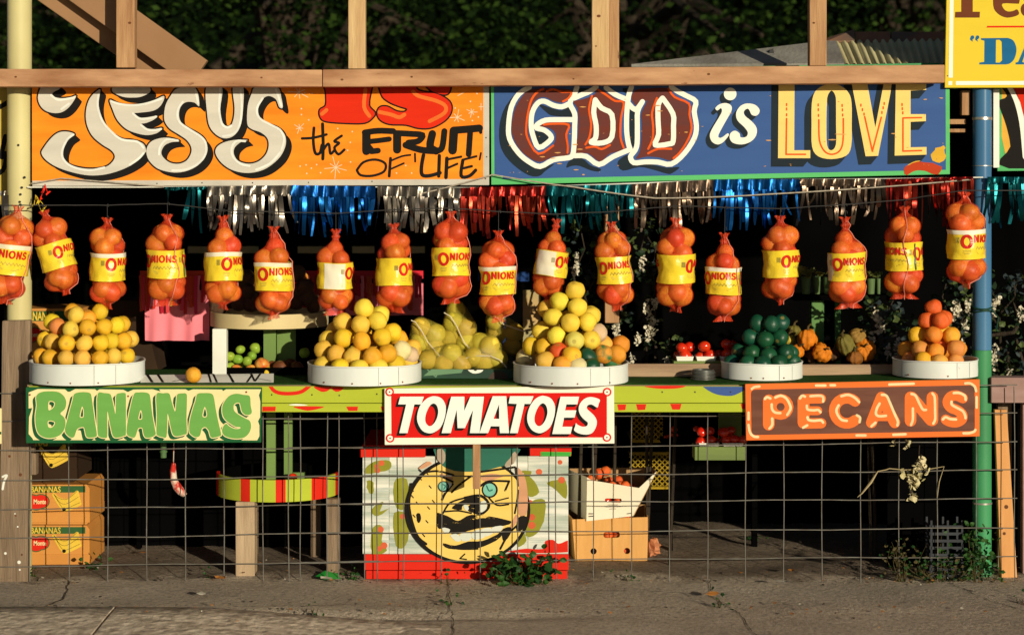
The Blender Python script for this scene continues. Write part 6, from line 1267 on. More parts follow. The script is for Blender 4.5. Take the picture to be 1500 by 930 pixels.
# rag hanging under the counter and green pipe
b = MB(); P = [W(x, y, .06) for x, y in ((254, 678), (253, 690), (254, 702), (259, 712), (265, 719), (271, 725))]; b.tube(P, [.006, .014, .015, .018, .017, .009], 9)
r = random.Random(2); b.v = [(x + r.uniform(-.003, .003), y + r.uniform(-.004, .004), z + r.uniform(-.003, .003)) for x, y, z in b.v]
b.tube([W(254, 679, .06), W(255, 640, .06), (W(255, 640, .06).x, .06, zt(-1) - .028)], .002, 5)
tag(make('hanging_rag', b, mat('rag_cloth', (.62, .52, .42), (.50, .03, .02), 2, rough=.9, contrast=.08, stretch=(9, 9, 9)), smooth='all'), 'crumpled white and red rag hanging below the BANANAS sign', 'rag')
b = MB(); x = WX(239.5, .02); b.tube([(x, .02, zt(-1) - .03), (x, .02, WZ(670, .02))], .012, 12); b.lathe([(.0125, -.004), (.015, -.004), (.015, .004), (.0125, .004)], (x, .02, WZ(661, .02)), 14, True); tag(make('green_pipe', b, mat('pipe_green', (.08, .16, .06), None, 9), smooth=True), 'short green pipe under the counter left of the rag', 'pipe')
# ------------------------------------------------------------------ text helper (plain lettering on cartons)
def font_text(nm, s, x0, x1, yb, yt, Y, m_, parent, bold=.02, sx=1):
    cu = bpy.data.curves.new('t', 'FONT'); cu.body = s; cu.offset = bold; cu.resolution_u = 2; ob = bpy.data.objects.new('t', cu); COL.objects.link(ob)
    dg = bpy.context.evaluated_depsgraph_get(); me = ob.evaluated_get(dg).to_mesh(); V_ = np.array([v.co[:2] for v in me.vertices]); F_ = [tuple(p.vertices) for p in me.polygons]
    lo, hi = V_.min(0), V_.max(0); b = MB()
    for v in V_:
        u, t = (v - lo) / (hi - lo); p = W(x0 + (x1 - x0) * u, yb + (yt - yb) * t, Y); b.v.append((p.x, Y, p.z))
    b.f = F_; ob.to_mesh_clear(); bpy.data.objects.remove(ob); bpy.data.curves.remove(cu)
    return make(nm, b, m_, parent)
# banana cartons
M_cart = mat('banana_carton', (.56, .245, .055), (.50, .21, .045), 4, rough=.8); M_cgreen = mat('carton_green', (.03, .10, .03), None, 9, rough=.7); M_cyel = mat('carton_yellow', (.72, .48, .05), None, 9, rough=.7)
def banana_box(x0, x1, r0, r1, Y, dep, label, mc=None):
    mc = mc or M_cart
    xa, xb = WX(x0, Y), WX(x1, Y); za, zb = WZ(r1, Y), WZ(r0, Y); t = empty('banana_carton', ((xa + xb) / 2, Y, za), label, 'carton', 'banana cartons')
    b = MB(); c = .012; b.prism([(xa, za), (xb - c, za), (xb, za + c), (xb, zb - c * 1.4), (xb - c, zb), (xa, zb)], Y, Y + dep); make('body', b, mc, t, bevel=.002)
    b = MB(); b.box(xa - .001, xb + .0015, Y - .0025, Y + dep, za + (zb - za) * .05, za + (zb - za) * .30); make('lower_tray', b, mc, t, bevel=.002)
    h = r1 - r0; k = lambda v: r0 + h * v
    paint('green_band', [[[(x0, k(.04)), (x1 - 6, k(.04)), (x1 - 6, k(.2)), (x0, k(.22))]]], Y, 1, M_cgreen, t)
    font_text('lettering', 'BANANAS', x1 - 86, x1 - 42, k(.2), k(.05), Y - .0016, M_cyel, t)
    font_text('lettering', 'BANANAS', x1 - 160, x1 - 112, k(.2), k(.05), Y - .0016, M_cyel, t)
    cx = x1 - 78; cyy = k(.44)
    paint('oval_border', [[circle((cx - 7, cyy - 1), 13, 20, 11)], [circle((cx + 7, cyy - 1), 13, 20, 11)], [circle((cx, cyy + 3), 11, 20, 9.5)]], Y, 1, M_cgreen, t)
    paint('oval_badge', [[circle((cx - 7, cyy - 1), 11.4, 20, 9.4)], [circle((cx + 7, cyy - 1), 11.4, 20, 9.4)], [circle((cx, cyy + 3), 9.4, 20, 8)]], Y, 2, M_redp, t)
    font_text('lettering', 'Del Monte', cx - 16, cx + 15, cyy + 3, cyy - 4, Y - .0022, I_crm, t)
    bn = []
    for q in range(5): bn += stroke([(x1 - 52, k(.26)), (x1 - 45 + q * 1.5, k(.36 + q * .06)), (x1 - 32, k(.40 + q * .055)), (x1 - 18 + q, k(.20 + q * .07))], 5.4)
    paint('banana_print', bn, Y, 1.5, M_cyel, t)
    bo = []
    for q in (0, 2, 4): bo += stroke([(x1 - 52, k(.24)), (x1 - 46 + q * 1.5, k(.33 + q * .06)), (x1 - 33, k(.37 + q * .055)), (x1 - 18 + q, k(.17 + q * .07))], .5)
    paint('print_line', bo, Y, 2.2, I_black, t)
    paint('hand_hole', [[circle((x1 - 37, k(.62)), 2.8, 12)]], Y, 3.6, I_black, t)
    return t
banana_box(-20, 131, 769, 829.5, .30, .3, 'lower banana carton standing behind the weathered post board'); banana_box(-20, 131, 709, 768, .285, .3, 'upper lit banana carton behind the weathered post board')
banana_box(-18, 112, 640, 706, .33, .3, 'banana carton coloured as in shade, topmost of the stack below the counter', mat('shaded_carton_board', (.03, .015, .007), None, 5, rough=.9)); banana_box(-30, 122, 452, 540, .52, .3, 'banana carton behind the flat topped orange pile')  # topmost carton: its shade is put into the dark board colour
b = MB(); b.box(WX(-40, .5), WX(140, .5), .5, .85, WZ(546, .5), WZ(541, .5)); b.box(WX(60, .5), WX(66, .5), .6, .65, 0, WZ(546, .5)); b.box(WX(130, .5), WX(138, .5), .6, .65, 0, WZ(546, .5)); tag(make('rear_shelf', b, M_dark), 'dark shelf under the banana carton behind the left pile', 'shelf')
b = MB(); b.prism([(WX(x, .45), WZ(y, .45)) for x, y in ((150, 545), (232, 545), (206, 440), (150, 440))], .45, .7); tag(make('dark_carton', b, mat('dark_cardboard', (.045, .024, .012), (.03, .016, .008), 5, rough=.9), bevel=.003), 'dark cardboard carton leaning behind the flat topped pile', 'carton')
b = MB(); b.box(WX(145, .45), WX(300, .45), .43, .72, zt(-1) - .03, zt(-1) - .012); b.box(WX(200, .62), WX(206, .62), .62, .66, 0, zt(-1) - .031); tag(make('rear_shelf', b, M_dark), 'dark shelf board carrying the leaning dark carton', 'shelf')
b = MB(); b.box(WX(40, .05), WX(53, .05), .05, .09, WZ(695, .05), WZ(664, .05)); b.box(WX(42, .06), WX(50, .06), .06, .085, WZ(664, .05), zt(-1.7) - .03); tag(make('bracket_block', b, M_grey), 'small wooden block under the counter beside the left post', 'block')
# tomato cartons
M_box1 = mat('tan_cardboard', (.62, .33, .11), (.56, .29, .09), 6, rough=.85, bump=.1, stretch=(8, 1, 1)); M_box2 = mat('white_cardboard', (.74, .68, .54), (.66, .58, .44), 3, rough=.8); M_boxin = mat('cardboard_inside', (.42, .26, .12), (.34, .2, .09), 4, rough=.9)
def panel(nm, P3, m_, par, holes=None, th=.006):
    """flat cardboard sheet from world corner points (quad or n-gon)"""
    b = MB(); P3 = [Vector(p) for p in P3]; n = (P3[1] - P3[0]).cross(P3[2] - P3[0]).normalized(); N_ = len(P3)
    b.v = [tuple(p) for p in P3] + [tuple(p + n * th) for p in P3]; b.f = [tuple(range(N_)), tuple(range(2 * N_ - 1, N_ - 1, -1))] + [(i, (i + 1) % N_, (i + 1) % N_ + N_, i + N_) for i in range(N_)]
    return make(nm, b, m_, par)
Yo = .37
ob = empty('tomato_carton', (WX(893, Yo), Yo + .15, 0), 'tan cardboard carton with round holes on the ground by the painted crate', 'carton')
outer = [(843, 825), (946, 823), (948.5, 757), (838, 760.5)]
slot = rrect([(884, 779), (908, 778.5), (908, 787), (884, 787.5)], 4); v_, f_ = tri_fill([[outer, slot, circle((869.5, 807), 4.6, 16), circle((918.5, 806.5), 4.6, 16)]])
b = MB(); b.add([W(x, y, Yo) for x, y in v_], f_); o = make('front_panel', b, M_box1, ob); sd = o.modifiers.new('thick', 'SOLIDIFY'); sd.thickness = .005
fl = lambda x, y, Y: (W(x, y, Yo).x, Y, W(x, y, Yo).z)
panel('side_panel', [fl(838, 760.5, Yo + .004), fl(843, 826, Yo + .004), (fl(843, 826, 0)[0] - .04, Yo + .32, .002), (fl(838, 760, 0)[0] - .05, Yo + .32, .19)], M_box1, ob)
panel('side_panel', [fl(948, 757, Yo + .004), fl(946, 824, Yo + .004), (fl(946, 824, 0)[0] + .0, Yo + .32, .002), (fl(948, 757, 0)[0] + .01, Yo + .32, .19)], M_box1, ob)
panel('back_panel', [(fl(843, 826, 0)[0] - .04, Yo + .32, .002), (fl(946, 824, 0)[0], Yo + .32, .002), (fl(948, 757, 0)[0] + .01, Yo + .32, .19), (fl(838, 760, 0)[0] - .05, Yo + .32, .19)], M_boxin, ob)
panel('bottom_panel', [fl(844, 825, Yo + .006), fl(945, 824, Yo + .006), (fl(945, 824, 0)[0], Yo + .31, .003), (fl(844, 825, 0)[0] - .03, Yo + .31, .003)], M_boxin, ob)
for (x, y, dy, q) in ((897, 760, .07, 1.2), (917, 761, .06, 1.0), (876, 766, .1, 1.1), (935, 764, .1, 1), (890, 783, .04, 1.0), (905, 783, .04, 1), (918, 806, .05, 1), (870, 806, .06, .8), (930, 790, .08, 1.1), (880, 800, .12, 1.1), (905, 806, .09, 1.1)): fruit('r' if (x + y) % 3 else 't', W(x, y, Yo + dy), 8.4 * q / 370, 'tomato inside the tan carton on the ground', 'tomato', 'tomatoes in the tan carton')
wb = empty('tomato_carton', (WX(893, Yo), Yo + .15, .19), 'white cardboard carton tilted on top of the tan carton', 'carton')
Yw = Yo - .01
v_, f_ = tri_fill([[[(859, 763), (927, 755.5), (962, 690), (936, 714.5), (868, 703.5), (860, 699)], rrect([(886, 729.5), (911, 730), (910, 736), (886, 735)], 2.8)]])
b = MB(); b.add([W(x, y, Yw) for x, y in v_], f_); o = make('front_panel', b, M_box2, wb); sd = o.modifiers.new('thick', 'SOLIDIFY'); sd.thickness = .004
pw = lambda x, y, Y: W(x, y, Y)
panel('side_panel', [pw(859.5, 699, Yw + .003), pw(858.5, 762, Yw + .003), pw(829, 742, Yw + .26), pw(829, 686, Yw + .26)], M_box2, wb, th=.004)
panel('back_panel', [pw(829, 742, Yw + .26), pw(925, 738, Yw + .27), pw(955, 684, Yw + .27), pw(829, 686, Yw + .26)], M_boxin, wb, th=.004)
panel('side_panel', [pw(927, 755, Yw + .004), pw(925, 738, Yw + .27), pw(955, 684, Yw + .27), pw(961, 690, Yw + .004)], M_boxin, wb, th=.004)
panel('bottom_panel', [pw(860, 761.5, Yw + .005), pw(926, 754.5, Yw + .005), pw(925, 738, Yw + .265), pw(830, 742, Yw + .255)], M_boxin, wb, th=.004)
paint('small_print', stroke([(891, 739), (905, 739)], .7, False) + stroke([(888, 742), (909, 741.6)], .7, False) + stroke([(893, 745), (902, 744.8)], .7, False) + stroke([(863, 752), (868, 752)], 1.4, False) + stroke([(863, 756), (869, 755.5)], 1.4, False) + stroke([(919, 752), (924, 751.5)], 1.2, False), Yw - .004, 1, I_black, wb)
for (x, y, dy, q) in ((866, 701, .06, .8), (877, 694, .14, 1.1), (892, 705, .1, 1), (897, 710, .05, .8), (916, 711, .06, .9), (887, 690, .18, 1), (905, 704, .15, 1), (925, 715, .1, .9), (890, 733, .03, .9), (906, 733, .03, .9), (880, 720, .08, 1), (915, 730, .08, 1)): fruit('r' if (x + y) % 3 else 't', W(x, y, Yw + dy), 8 * q / 370, 'tomato inside the white tilted carton', 'tomato', 'tomatoes in the white carton')
r = random.Random(9); b = MB(); u_ = uvs(12, 8, lump=.5, seed=4); p = W(957, 789, .52); p.z = .036; b.v = [(p.x + x * .035 + r.uniform(-.005, .005), p.y + y * .05, p.z + z * .034 + r.uniform(-.005, .005)) for x, y, z in u_.v]; b.f = u_.f
tag(make('paper_bag', b, mat('brown_pink_paper', (.55, .22, .10), (.45, .16, .08), 8, rough=.8)), 'crumpled reddish paper bag on the ground right of the tan carton', 'paper bag')
# yellow plastic lattice crates in the dark
M_yl = mat('yellow_plastic', (.40, .26, .012), None, 9, rough=.4)
def lattice_crate(cx, r0, r1, w_, Y, label, m_=None):
    xa, xb = WX(cx - w_ / 2, Y), WX(cx + w_ / 2, Y); za, zb = WZ(r1, Y), WZ(r0, Y); t = empty('lattice_crate', ((xa + xb) / 2, Y, za), label, 'crate', 'yellow lattice crates'); dd = .3
    b = MB()
    for z in (za + .006, zb - .006): b.box(xa, xb, Y, Y + .01, z - .006, z + .006); b.box(xa, xb, Y + dd, Y + dd + .01, z - .006, z + .006); b.box(xa, xa + .01, Y + .0101, Y + dd - .0001, z - .006, z + .006); b.box(xb - .01, xb, Y + .0101, Y + dd - .0001, z - .006, z + .006)
    make('frame', b, m_ or M_yl, t); b = MB(); s = .024; n = int((xb - xa + zb - za) / s)
    for k in range(n):
        for sg in (1, -1):
            u = xa + k * s - (zb - za); q0 = Vector((u, Y + .004, za)); q1 = Vector((u + zb - za, Y + .004, zb))
            if sg < 0: q0 = Vector((u, Y + .0055, zb)); q1 = Vector((u + zb - za, Y + .0055, za))
            t0 = max(0, (xa - q0.x) / (q1.x - q0.x)); t1 = min(1, (xb - q0.x) / (q1.x - q0.x))
            if t1 > t0: b.bar(q0.lerp(q1, t0), q0.lerp(q1, t1), .004, .003)
    make('lattice_side', b, m_ or M_yl, t)
    b = MB(); b.box(xa + .012, xb - .012, Y + .012, Y + dd - .002, za + .014, za + .02); make('floor_panel', b, M_dark, t)
lattice_crate(948, 600, 648, 46, .95, 'yellow lattice crate in the dark just under the lime board'); lattice_crate(952, 662, 716, 60, 1.0, 'yellow lattice crate in the dark behind the white carton')
b = MB(); b.box(WX(915, .95), WX(985, .95), .97, 1.3, 0.001, WZ(716.5, 1.0)); tag(make('dark_carton', b, M_dark), 'dark box under the yellow lattice crates', 'carton')
b = MB(); b.box(WX(915, .95), WX(985, .95), .96, 1.28, WZ(658, 1.0), WZ(649, .95)); b.box(WX(980, .95), WX(986, .95), 1.1, 1.15, 0.0, WZ(658, 1)); b.box(WX(912, .95), WX(917, .95), 1.1, 1.15, 0.0, WZ(658, 1)); tag(make('rear_shelf', b, M_dark), 'dark shelf between the two yellow lattice crates', 'shelf')
# ------------------------------------------------------------------ back of the stand
M_pinkc = mat('pink_cloth', (.80, .22, .27), (.74, .18, .23), 3, rough=.85)
Yp = .76
for (xa, xb, ra, rb, Y, lab) in ((212, 307, 425, 499, .34, 'bright pink cloth hung between the flat topped pile and the cream shelf'), (440, 620, 415, 462, .76, 'pink cloth at the back behind the left pyramid')):
    b = MB(); n = 40
    for k in range(n + 1):
        x = xa + (xb - xa) * k / n
        for q in range(4): p = W(x, ra + (rb - ra) * q / 3 + (.4 * math.sin(k * .3) if q == 3 else 0), Y); b.v.append((p.x, Y + .006 * math.sin(k * .55 + q * .4) * (q + 1) * .35, p.z))
    b.f = [(k * 4 + q, k * 4 + q + 1, k * 4 + 5 + q, k * 4 + 4 + q) for k in range(n) for q in range(3)]
    tag(make('pink_cloth', b, M_pinkc, smooth='all'), lab, 'cloth')
rf2 = empty('foil_fringe', (WX(400, .5), .5, WZ(400, .5)), 'blurred red fringe hanging over the pink cloths at the back', 'fringe'); r = random.Random(6)
M_redfr = mat('red_fringe', (.60, .02, .02), (.45, .012, .015), 6, rough=.4, rand=.4); M_yelfr = mat('yellow_fringe', (.7, .5, .06), None, 5, rough=.4)
b = MB(); a = W(205, 398, .335); c = W(308, 398, .335); b.box(a.x, c.x, .333, .337, a.z - .03, a.z + .004); make('fringe_header', b, M_redfr, rf2); b = MB(); a = W(430, 398, .75); c = W(620, 398, .75); b.box(a.x, c.x, .748, .752, a.z - .03, a.z + .004); make('fringe_header', b, M_redfr, rf2)
for k in range(70):
    x = (206 + 101 * k / 26 if k < 26 else 432 + 188 * (k - 26) / 44) + r.uniform(-1, 1); L_ = r.uniform(25, 58); b = MB(); yy = (.33 if k < 26 else .74) + r.uniform(-.02, -.005); tw = r.uniform(-.7, .7)
    for j in range(4): p = W(x + r.uniform(-1, 1), 404 + L_ * j / 3, yy); hw = .007; b.v += [(p.x - hw * math.cos(tw), yy - hw * math.sin(tw), p.z), (p.x + hw * math.cos(tw), yy + hw * math.sin(tw), p.z)]
    b.f = [(2 * j, 2 * j + 1, 2 * j + 3, 2 * j + 2) for j in range(3)]; make('fringe_strip', b, M_yelfr if k in (11, 12, 41) else (M_pinkc if k % 9 == 4 else M_redfr), rf2)
Yc_ = 2.19; M_light_slot = mat('light_slot_cream', (.62, .55, .34), None, 6)  # cream strips painted as slots of light at the back
for i, (x0, x1) in enumerate(((275, 325), (338, 378), (436, 482), (516, 548), (600, 622), (690, 730))): 
    b = MB(); b.box(WX(x0, Yc_), WX(x1, Yc_), Yc_, Yc_ + .02, WZ(371, Yc_), WZ(361, Yc_)); tag(make('light_slot_slat', b, M_light_slot), 'cream slat standing in for a slot of light, %s of six from the left' % ('first', 'second', 'third', 'fourth', 'fifth', 'sixth')[i], 'slat', 'cream slats standing in for slots of light')
b = MB(); b.box(WX(766, .75), WX(792, .75), .75, .77, .0, WZ(425, .75)); pc = tag(make('painted_post', b, mat('tan_panel', (.55, .34, .13), (.05, .22, .15), 2.2, rough=.6, contrast=.25)), 'tan and green painted panel behind the net bags, left of the tallest pyramid', 'panel')
b = MB(); b.box(WX(700, 1.4), WX(775, 1.4), 1.4, 1.42, WZ(412, 1.4), WZ(398, 1.4)); b.box(WX(735, 1.4), WX(741, 1.4), 1.421, 1.44, 0, WZ(398, 1.4)); tag(make('blue_board', b, P_('blue_board_paint', (.02, .06, .22))), 'small blue board in the dark at the back', 'board')
# green post, pots and card on the right
b = MB(); Yg = .62; b.box(WX(1189, Yg), WX(1207, Yg), Yg, Yg + .06, .79, WZ(440, Yg)); gp = empty('green_post', (WX(1210, Yg), Yg, 0), 'green timber post with two faces behind the gourds', 'post'); make('left_plank', b, mat('post_green', (.10, .22, .06), (.05, .15, .05), 4, rough=.6, stretch=(3, 3, .6)), gp)
b = MB(); b.box(WX(1208, Yg), WX(1223, Yg), Yg + .03, Yg + .06, .79, WZ(440, Yg)); make('middle_plank', b, M_dark, gp); b = MB(); b.box(WX(1223.5, Yg), WX(1231.5, Yg), Yg, Yg + .06, .79, WZ(440, Yg)); make('right_plank', b, MATS['post_green'], gp)
b = MB(); b.box(WX(1100, Yg), WX(1330, Yg), .43, .85, .77, .789)
for x in (1105, 1320): b.box(WX(x, Yg), WX(x + 8, Yg), .7, .74, 0, .769)
tag(make('rear_shelf', b, M_dark), 'dark rear shelf carrying the green post behind the gourds', 'shelf')
b = MB(); b.box(WX(1160, Yg), WX(1300, Yg), Yg - .06, Yg + .1, WZ(439, Yg), WZ(431, Yg)); make('shelf_plank', b, M_dark, gp)
Ypot = Yg - .02
for i, (x0, x1, y0, y1) in enumerate(((1173, 1188, 405, 427), (1191, 1202, 405, 427), (1206, 1220, 406, 424), (1269, 1282, 408, 431), (1284, 1290, 408, 429))):
    X = WX((x0 + x1) / 2, Ypot); r_ = (x1 - x0) / 2 * (DIST + Ypot) / F; z = WZ(430.5, Ypot); h = WZ(y0, Ypot) - z
    t = empty('green_pot', (X, Ypot, z), 'dull green pot on the back shelf, %s of five from the left' % ('first', 'second', 'third', 'fourth', 'fifth')[i], 'pot', 'green pots on the back shelf')
    b = MB(); b.lathe([(.001, 0), (r_ * .8, 0), (r_, h), (r_ * .88, h), (r_ * .7, .004), (.001, .004)], (X, Ypot, z), 18); make('bowl', b, mat('pot_green', (.10, .17, .06), None, 8, rough=.5), t, smooth=True)
    b = MB(); mi = []; leaves(b, mi, [Vector((X, Ypot, z + h + .02))], 9, .02, .04, random.Random(i)); make('sprout', b, mat('pot_leaf', (.06, .10, .03), (.25, .2, .04), 9), t)['kind'] = 'stuff'
b = MB(); p = W(1238, 446, .55); b.box(p.x - .015, p.x + .015, .55, .553, p.z - .018, p.z + .019); b.tube([(p.x, .5515, p.z + .0185), (p.x, .5515, WZ(431, .55) + .0)], .001, 5); tag(make('price_card', b, I_wht), 'small white card hanging beside the green post', 'card')
# counter stub, plank and stuff right of the blue pole
b = MB(); b.box(WX(1452, .03), WX(1700, .03), .03, .12, WZ(590, .03), WZ(553, .03)); b.box(WX(1500, .1), WX(1525, .1), .1211, .16, 0, WZ(560, .1)); tag(make('counter_stub', b, mat('mauve_wood', (.34, .22, .20), (.26, .16, .14), 4, rough=.8, stretch=(1, 1, 6)), bevel=.003), 'mauve timber ledge right of the green pole', 'ledge')
b = MB(); b.prism([(WX(x, .05), max(-.01, WZ(y, .05))) for x, y in ((1457, 600), (1475, 600), (1490, 846), (1466, 846))], .05, .075); lp_ = tag(make('leaning_plank', b, mat('bright_plank', (.66, .33, .12), (.52, .24, .08), 4, rough=.75, stretch=(8, 8, 1), contrast=.5), bevel=.002), 'bright bare plank leaning right of the green pole', 'plank')
for (x, y, q) in ((1474, 742, 3), (1471, 781, 2.4), (1466, 767, 1)): paint('knot', [[circle((x, y), q, 10)]], .05, 1, M_knot, lp_)
b = MB(); b.box(WX(1462, .2), WX(1482, .2), .2, .24, 0, WZ(590, .2)); tag(make('rear_stud', b, M_grey), 'dark stud behind the leaning plank', 'stud')
b = MB(); b.tube([W(1452, 491, .3), W(1468, 489, .3), W(1484, 487, .28), W(1491, 478, .28)], [.006, .009, .009, .006], 8); b.tube([W(1452, 491, .3), W(1445, 520, .32), W(1446, 555, .32)], .006, 6); tag(make('bare_branch', b, M_bark, smooth=True), 'bare brown branch right of the blue pole', 'branch')
# ------------------------------------------------------------------ plants
def leafpatch(mb, mi, centres, n, spread, size, r, idx, wide=.36):
    for _ in range(n):
        c = r.choice(centres); p = Vector((r.gauss(0, 1), r.gauss(0, 1), r.gauss(0, 1))) * spread + c
        a = r.uniform(0, 6.28); t = Vector((math.cos(a), math.sin(a) - .2, r.uniform(-.5, .6))).normalized(); u = Vector((r.gauss(0, 1), r.gauss(0, .6), r.gauss(0, 1))); u = (u - t * u.dot(t)).normalized(); s = size * r.uniform(.6, 1.3); nn = t.cross(u) * s * .12
        o = len(mb.v); mb.v += [tuple(p), tuple(p + t * s * .35 + u * s * wide), tuple(p + t * s * .75 + u * s * wide * .7 + nn), tuple(p + t * s + nn), tuple(p + t * s * .75 - u * s * wide * .7 + nn), tuple(p + t * s * .35 - u * s * wide), tuple(p + t * s * .5 - nn)]
        mb.f += [(o, o + 1, o + 6), (o + 1, o + 2, o + 6), (o + 2, o + 3, o + 6), (o + 3, o + 4, o + 6), (o + 4, o + 5, o + 6), (o + 5, o, o + 6)]; mi += [idx if isinstance(idx, int) else r.choice(idx)] * 6
M_vine = [mat('vine_leaf_dark', (.012, .028, .012), None, 9, rough=.5), mat('vine_leaf_olive', (.07, .10, .03), None, 9, rough=.5), mat('vine_leaf_slate', (.03, .045, .05), None, 9, rough=.6)]
M_flower = mat('white_blossom', (.66, .62, .50), (.5, .45, .33), 30, rough=.6)
def vine(label, box, Y, nl, nf, seed, stems=3, size=.035, clusters=None):
    r = random.Random(seed); x0, x1, y0, y1 = box; p0 = W((x0 + x1) / 2, y1, Y); t = empty('flowering_vine', (p0.x, Y, 0), label, 'vine', 'white flowering vines')
    b = MB(); C = []
    for k in range(stems):
        xa = r.uniform(x0, x1); P = [Vector((WX(xa, Y), Y, 0))]
        for j in range(1, 7): xx = xa + r.uniform(-14, 14); P.append(W(min(max(xx, x0), x1), y1 + (y0 - y1) * j / 6, Y + r.uniform(-.05, .05)))
        b.tube(P, [.007] * 3 + [.005] * 2 + [.003] * 2, 6); C += P[1:]
    make('stem', b, M_bark, t, smooth=True)
    for _ in range(26): C.append(W(r.uniform(x0, x1), r.uniform(y0, y1), Y + r.uniform(-.06, .06)))
    mb = MB(); mi = []; leafpatch(mb, mi, C, nl, .018, size, r, (0, 0, 1, 2)); o = make('leaves', mb, M_vine, t); o.data.polygons.foreach_set('material_index', mi)
    cl_ = clusters or [(r.uniform(x0, x1), r.uniform(y0, y1)) for _ in range(nf)]
    for (x, y) in cl_:
        mb = MB(); mi = []; q = r.uniform(8, 20)
        for j in range(14): leafpatch(mb, mi, [W(x + r.uniform(-3, 3) * (1 - j / 16), y + q * j / 10, Y - .06)], 2, .004, .014, r, 0, .5)
        make('blossom', mb, M_flower, t)
vine('dark flowering vine with white blossom right of the tallest pyramid', (838, 965, 330, 540), .42, 520, 0, 3, 6, clusters=[(845, 372), (843, 390), (952, 455), (957, 468), (950, 480), (902, 480), (904, 462), (935, 490), (908, 435), (880, 500), (948, 440), (925, 520), (905, 495), (960, 438), (940, 375), (918, 395)])
vine('dark flowering vine with white blossom left of the red topped pyramid', (1270, 1330, 440, 540), .35, 190, 0, 4, 3, clusters=[(1288, 460), (1293, 470), (1284, 452), (1312, 490), (1277, 485), (1300, 505), (1315, 500)])
vine('dark flowering vine behind the blue pole', (1375, 1500, 410, 560), .4, 420, 0, 5, 5, clusters=[(1403, 442), (1412, 470), (1418, 440), (1455, 440), (1460, 435), (1457, 505), (1455, 520), (1398, 450), (1480, 540), (1495, 450), (1410, 500)])
vine('pale leafy twig left of the upper tomatoes', (976, 996, 496, 535), .30, 26, 0, 8, 1, .03, clusters=[(978, 525)])
# hanging blossom and twig on the fence
r = random.Random(12); fb = empty('blossom_spray', W(1340, 660, -.03), 'pale blossom spray hanging on the wire mesh below the PECANS sign', 'flower'); b = MB(); b.tube([W(1347, 652, -.03), W(1345, 680, -.035), W(1337, 705, -.035), W(1335, 730, -.03)], .002, 5); make('stem', b, M_bark, fb)
mb = MB(); mi = []
for (x, y) in ((1348, 672), (1352, 680), (1345, 685), (1340, 690), (1335, 695), (1329, 693), (1346, 698), (1340, 705), (1334, 712), (1337, 720), (1349, 704), (1335, 728), (1331, 704), (1350, 675), (1343, 700), (1342, 678), (1355, 690), (1326, 698), (1340, 714)): leafpatch(mb, mi, [W(x, y, -.035)], 4, .005, .022, r, 0, .55)
make('petals', mb, mat('cream_petal', (.62, .54, .34), (.40, .36, .16), 20, rough=.6), fb)
mb = MB(); mi = []
for (x, y) in ((1308, 647), (1307, 652), (1332, 645), (1329, 652), (1328, 657)): leafpatch(mb, mi, [W(x, y, -.03)], 4, .003, .014, r, 0, .5)
make('petals', mb, MATS['cream_petal'], fb)
b = MB(); b.tube([W(1256, 728, -.03), W(1263, 722, -.03), W(1276, 706, -.03), W(1286, 690, -.032), W(1297, 688, -.032), W(1303, 686, -.032), W(1325, 688, -.032), W(1360, 687, -.032), W(1383, 683, -.03), W(1376, 705, -.03), W(1373, 728, -.03)], [.001, .003, .005, .002, .002, .002, .002, .002, .002, .0018, .001], 5); tag(make('dry_twig', b, mat('dry_straw', (.40, .32, .17), None, 20), smooth=True), 'dry bent twig caught on the wire mesh', 'twig')
M_weed = [mat('weed_green', (.016, .055, .008), (.028, .08, .014), 9, rough=.5), mat('weed_dark', (.012, .045, .01), None, 9, rough=.5), mat('weed_dry', (.07, .055, .02), None, 9, rough=.7)]
def weed(label, cx, Y, w_, h, n, size, seed, idx=(0, 0, 1), stems=6, sp=.02, name='weed'):
    r = random.Random(seed); X = WX(cx, Y); t = empty(name, (X, Y, 0), label, 'weed', 'weeds by the fence'); b = MB(); C = []
    for k in range(stems):
        x = X + r.uniform(-.5, .5) * w_; hh = h * r.uniform(.5, 1); P = [(X + (x - X) * .4, Y, -.005), (x, Y + r.uniform(-.04, .04), hh * .6), (x + r.uniform(-.3, .3) * w_ * .4, Y + r.uniform(-.06, .06), hh)]; b.tube(P, [.0018, .0014, .0008], 5); C += [Vector(P[1]), Vector(P[2]), Vector(P[1]).lerp(Vector(P[2]), .5), Vector(P[0]).lerp(Vector(P[1]), .7)]
    make('stem', b, M_weed[2], t); mb = MB(); mi = []; leafpatch(mb, mi, C, n, sp, size, r, idx); o = make('leaves', mb, M_weed, t); o.data.polygons.foreach_set('material_index', mi)
weed('leafy green bush at the foot of the painted crate', 770, -.09, .22, .10, 230, .034, 1, stems=14, sp=.022, name='leafy_bush')
weed('scrubby weed patch at the foot of the green pole', 1385, -.02, .30, .075, 240, .017, 2, idx=(0, 1, 1, 2), stems=26, sp=.03)
weed('tall weed climbing the green pole', 1432, -.04, .07, .24, 120, .026, 3, stems=6); weed('dry weed left of the grey plastic crate', 1325, -.02, .16, .17, 90, .016, 4, idx=(1, 2, 2), stems=12)
weed('green sprig on top of the grey plastic crate', 1375, -.0, .09, .235, 40, .026, 5, stems=5); weed('small weed behind the mesh by the lower banana carton', 138, .22, .07, .035, 26, .02, 6)
weed('tiny weed in the slab crack at the centre', 662, -.45, .035, .04, 16, .016, 7, stems=4); weed('tiny weed in the slab crack at the right', 1055, -.5, .03, .04, 14, .016, 8, stems=4); weed('small weed on the slab behind the kerb', 465, -.62, .05, .02, 12, .014, 9, stems=4)
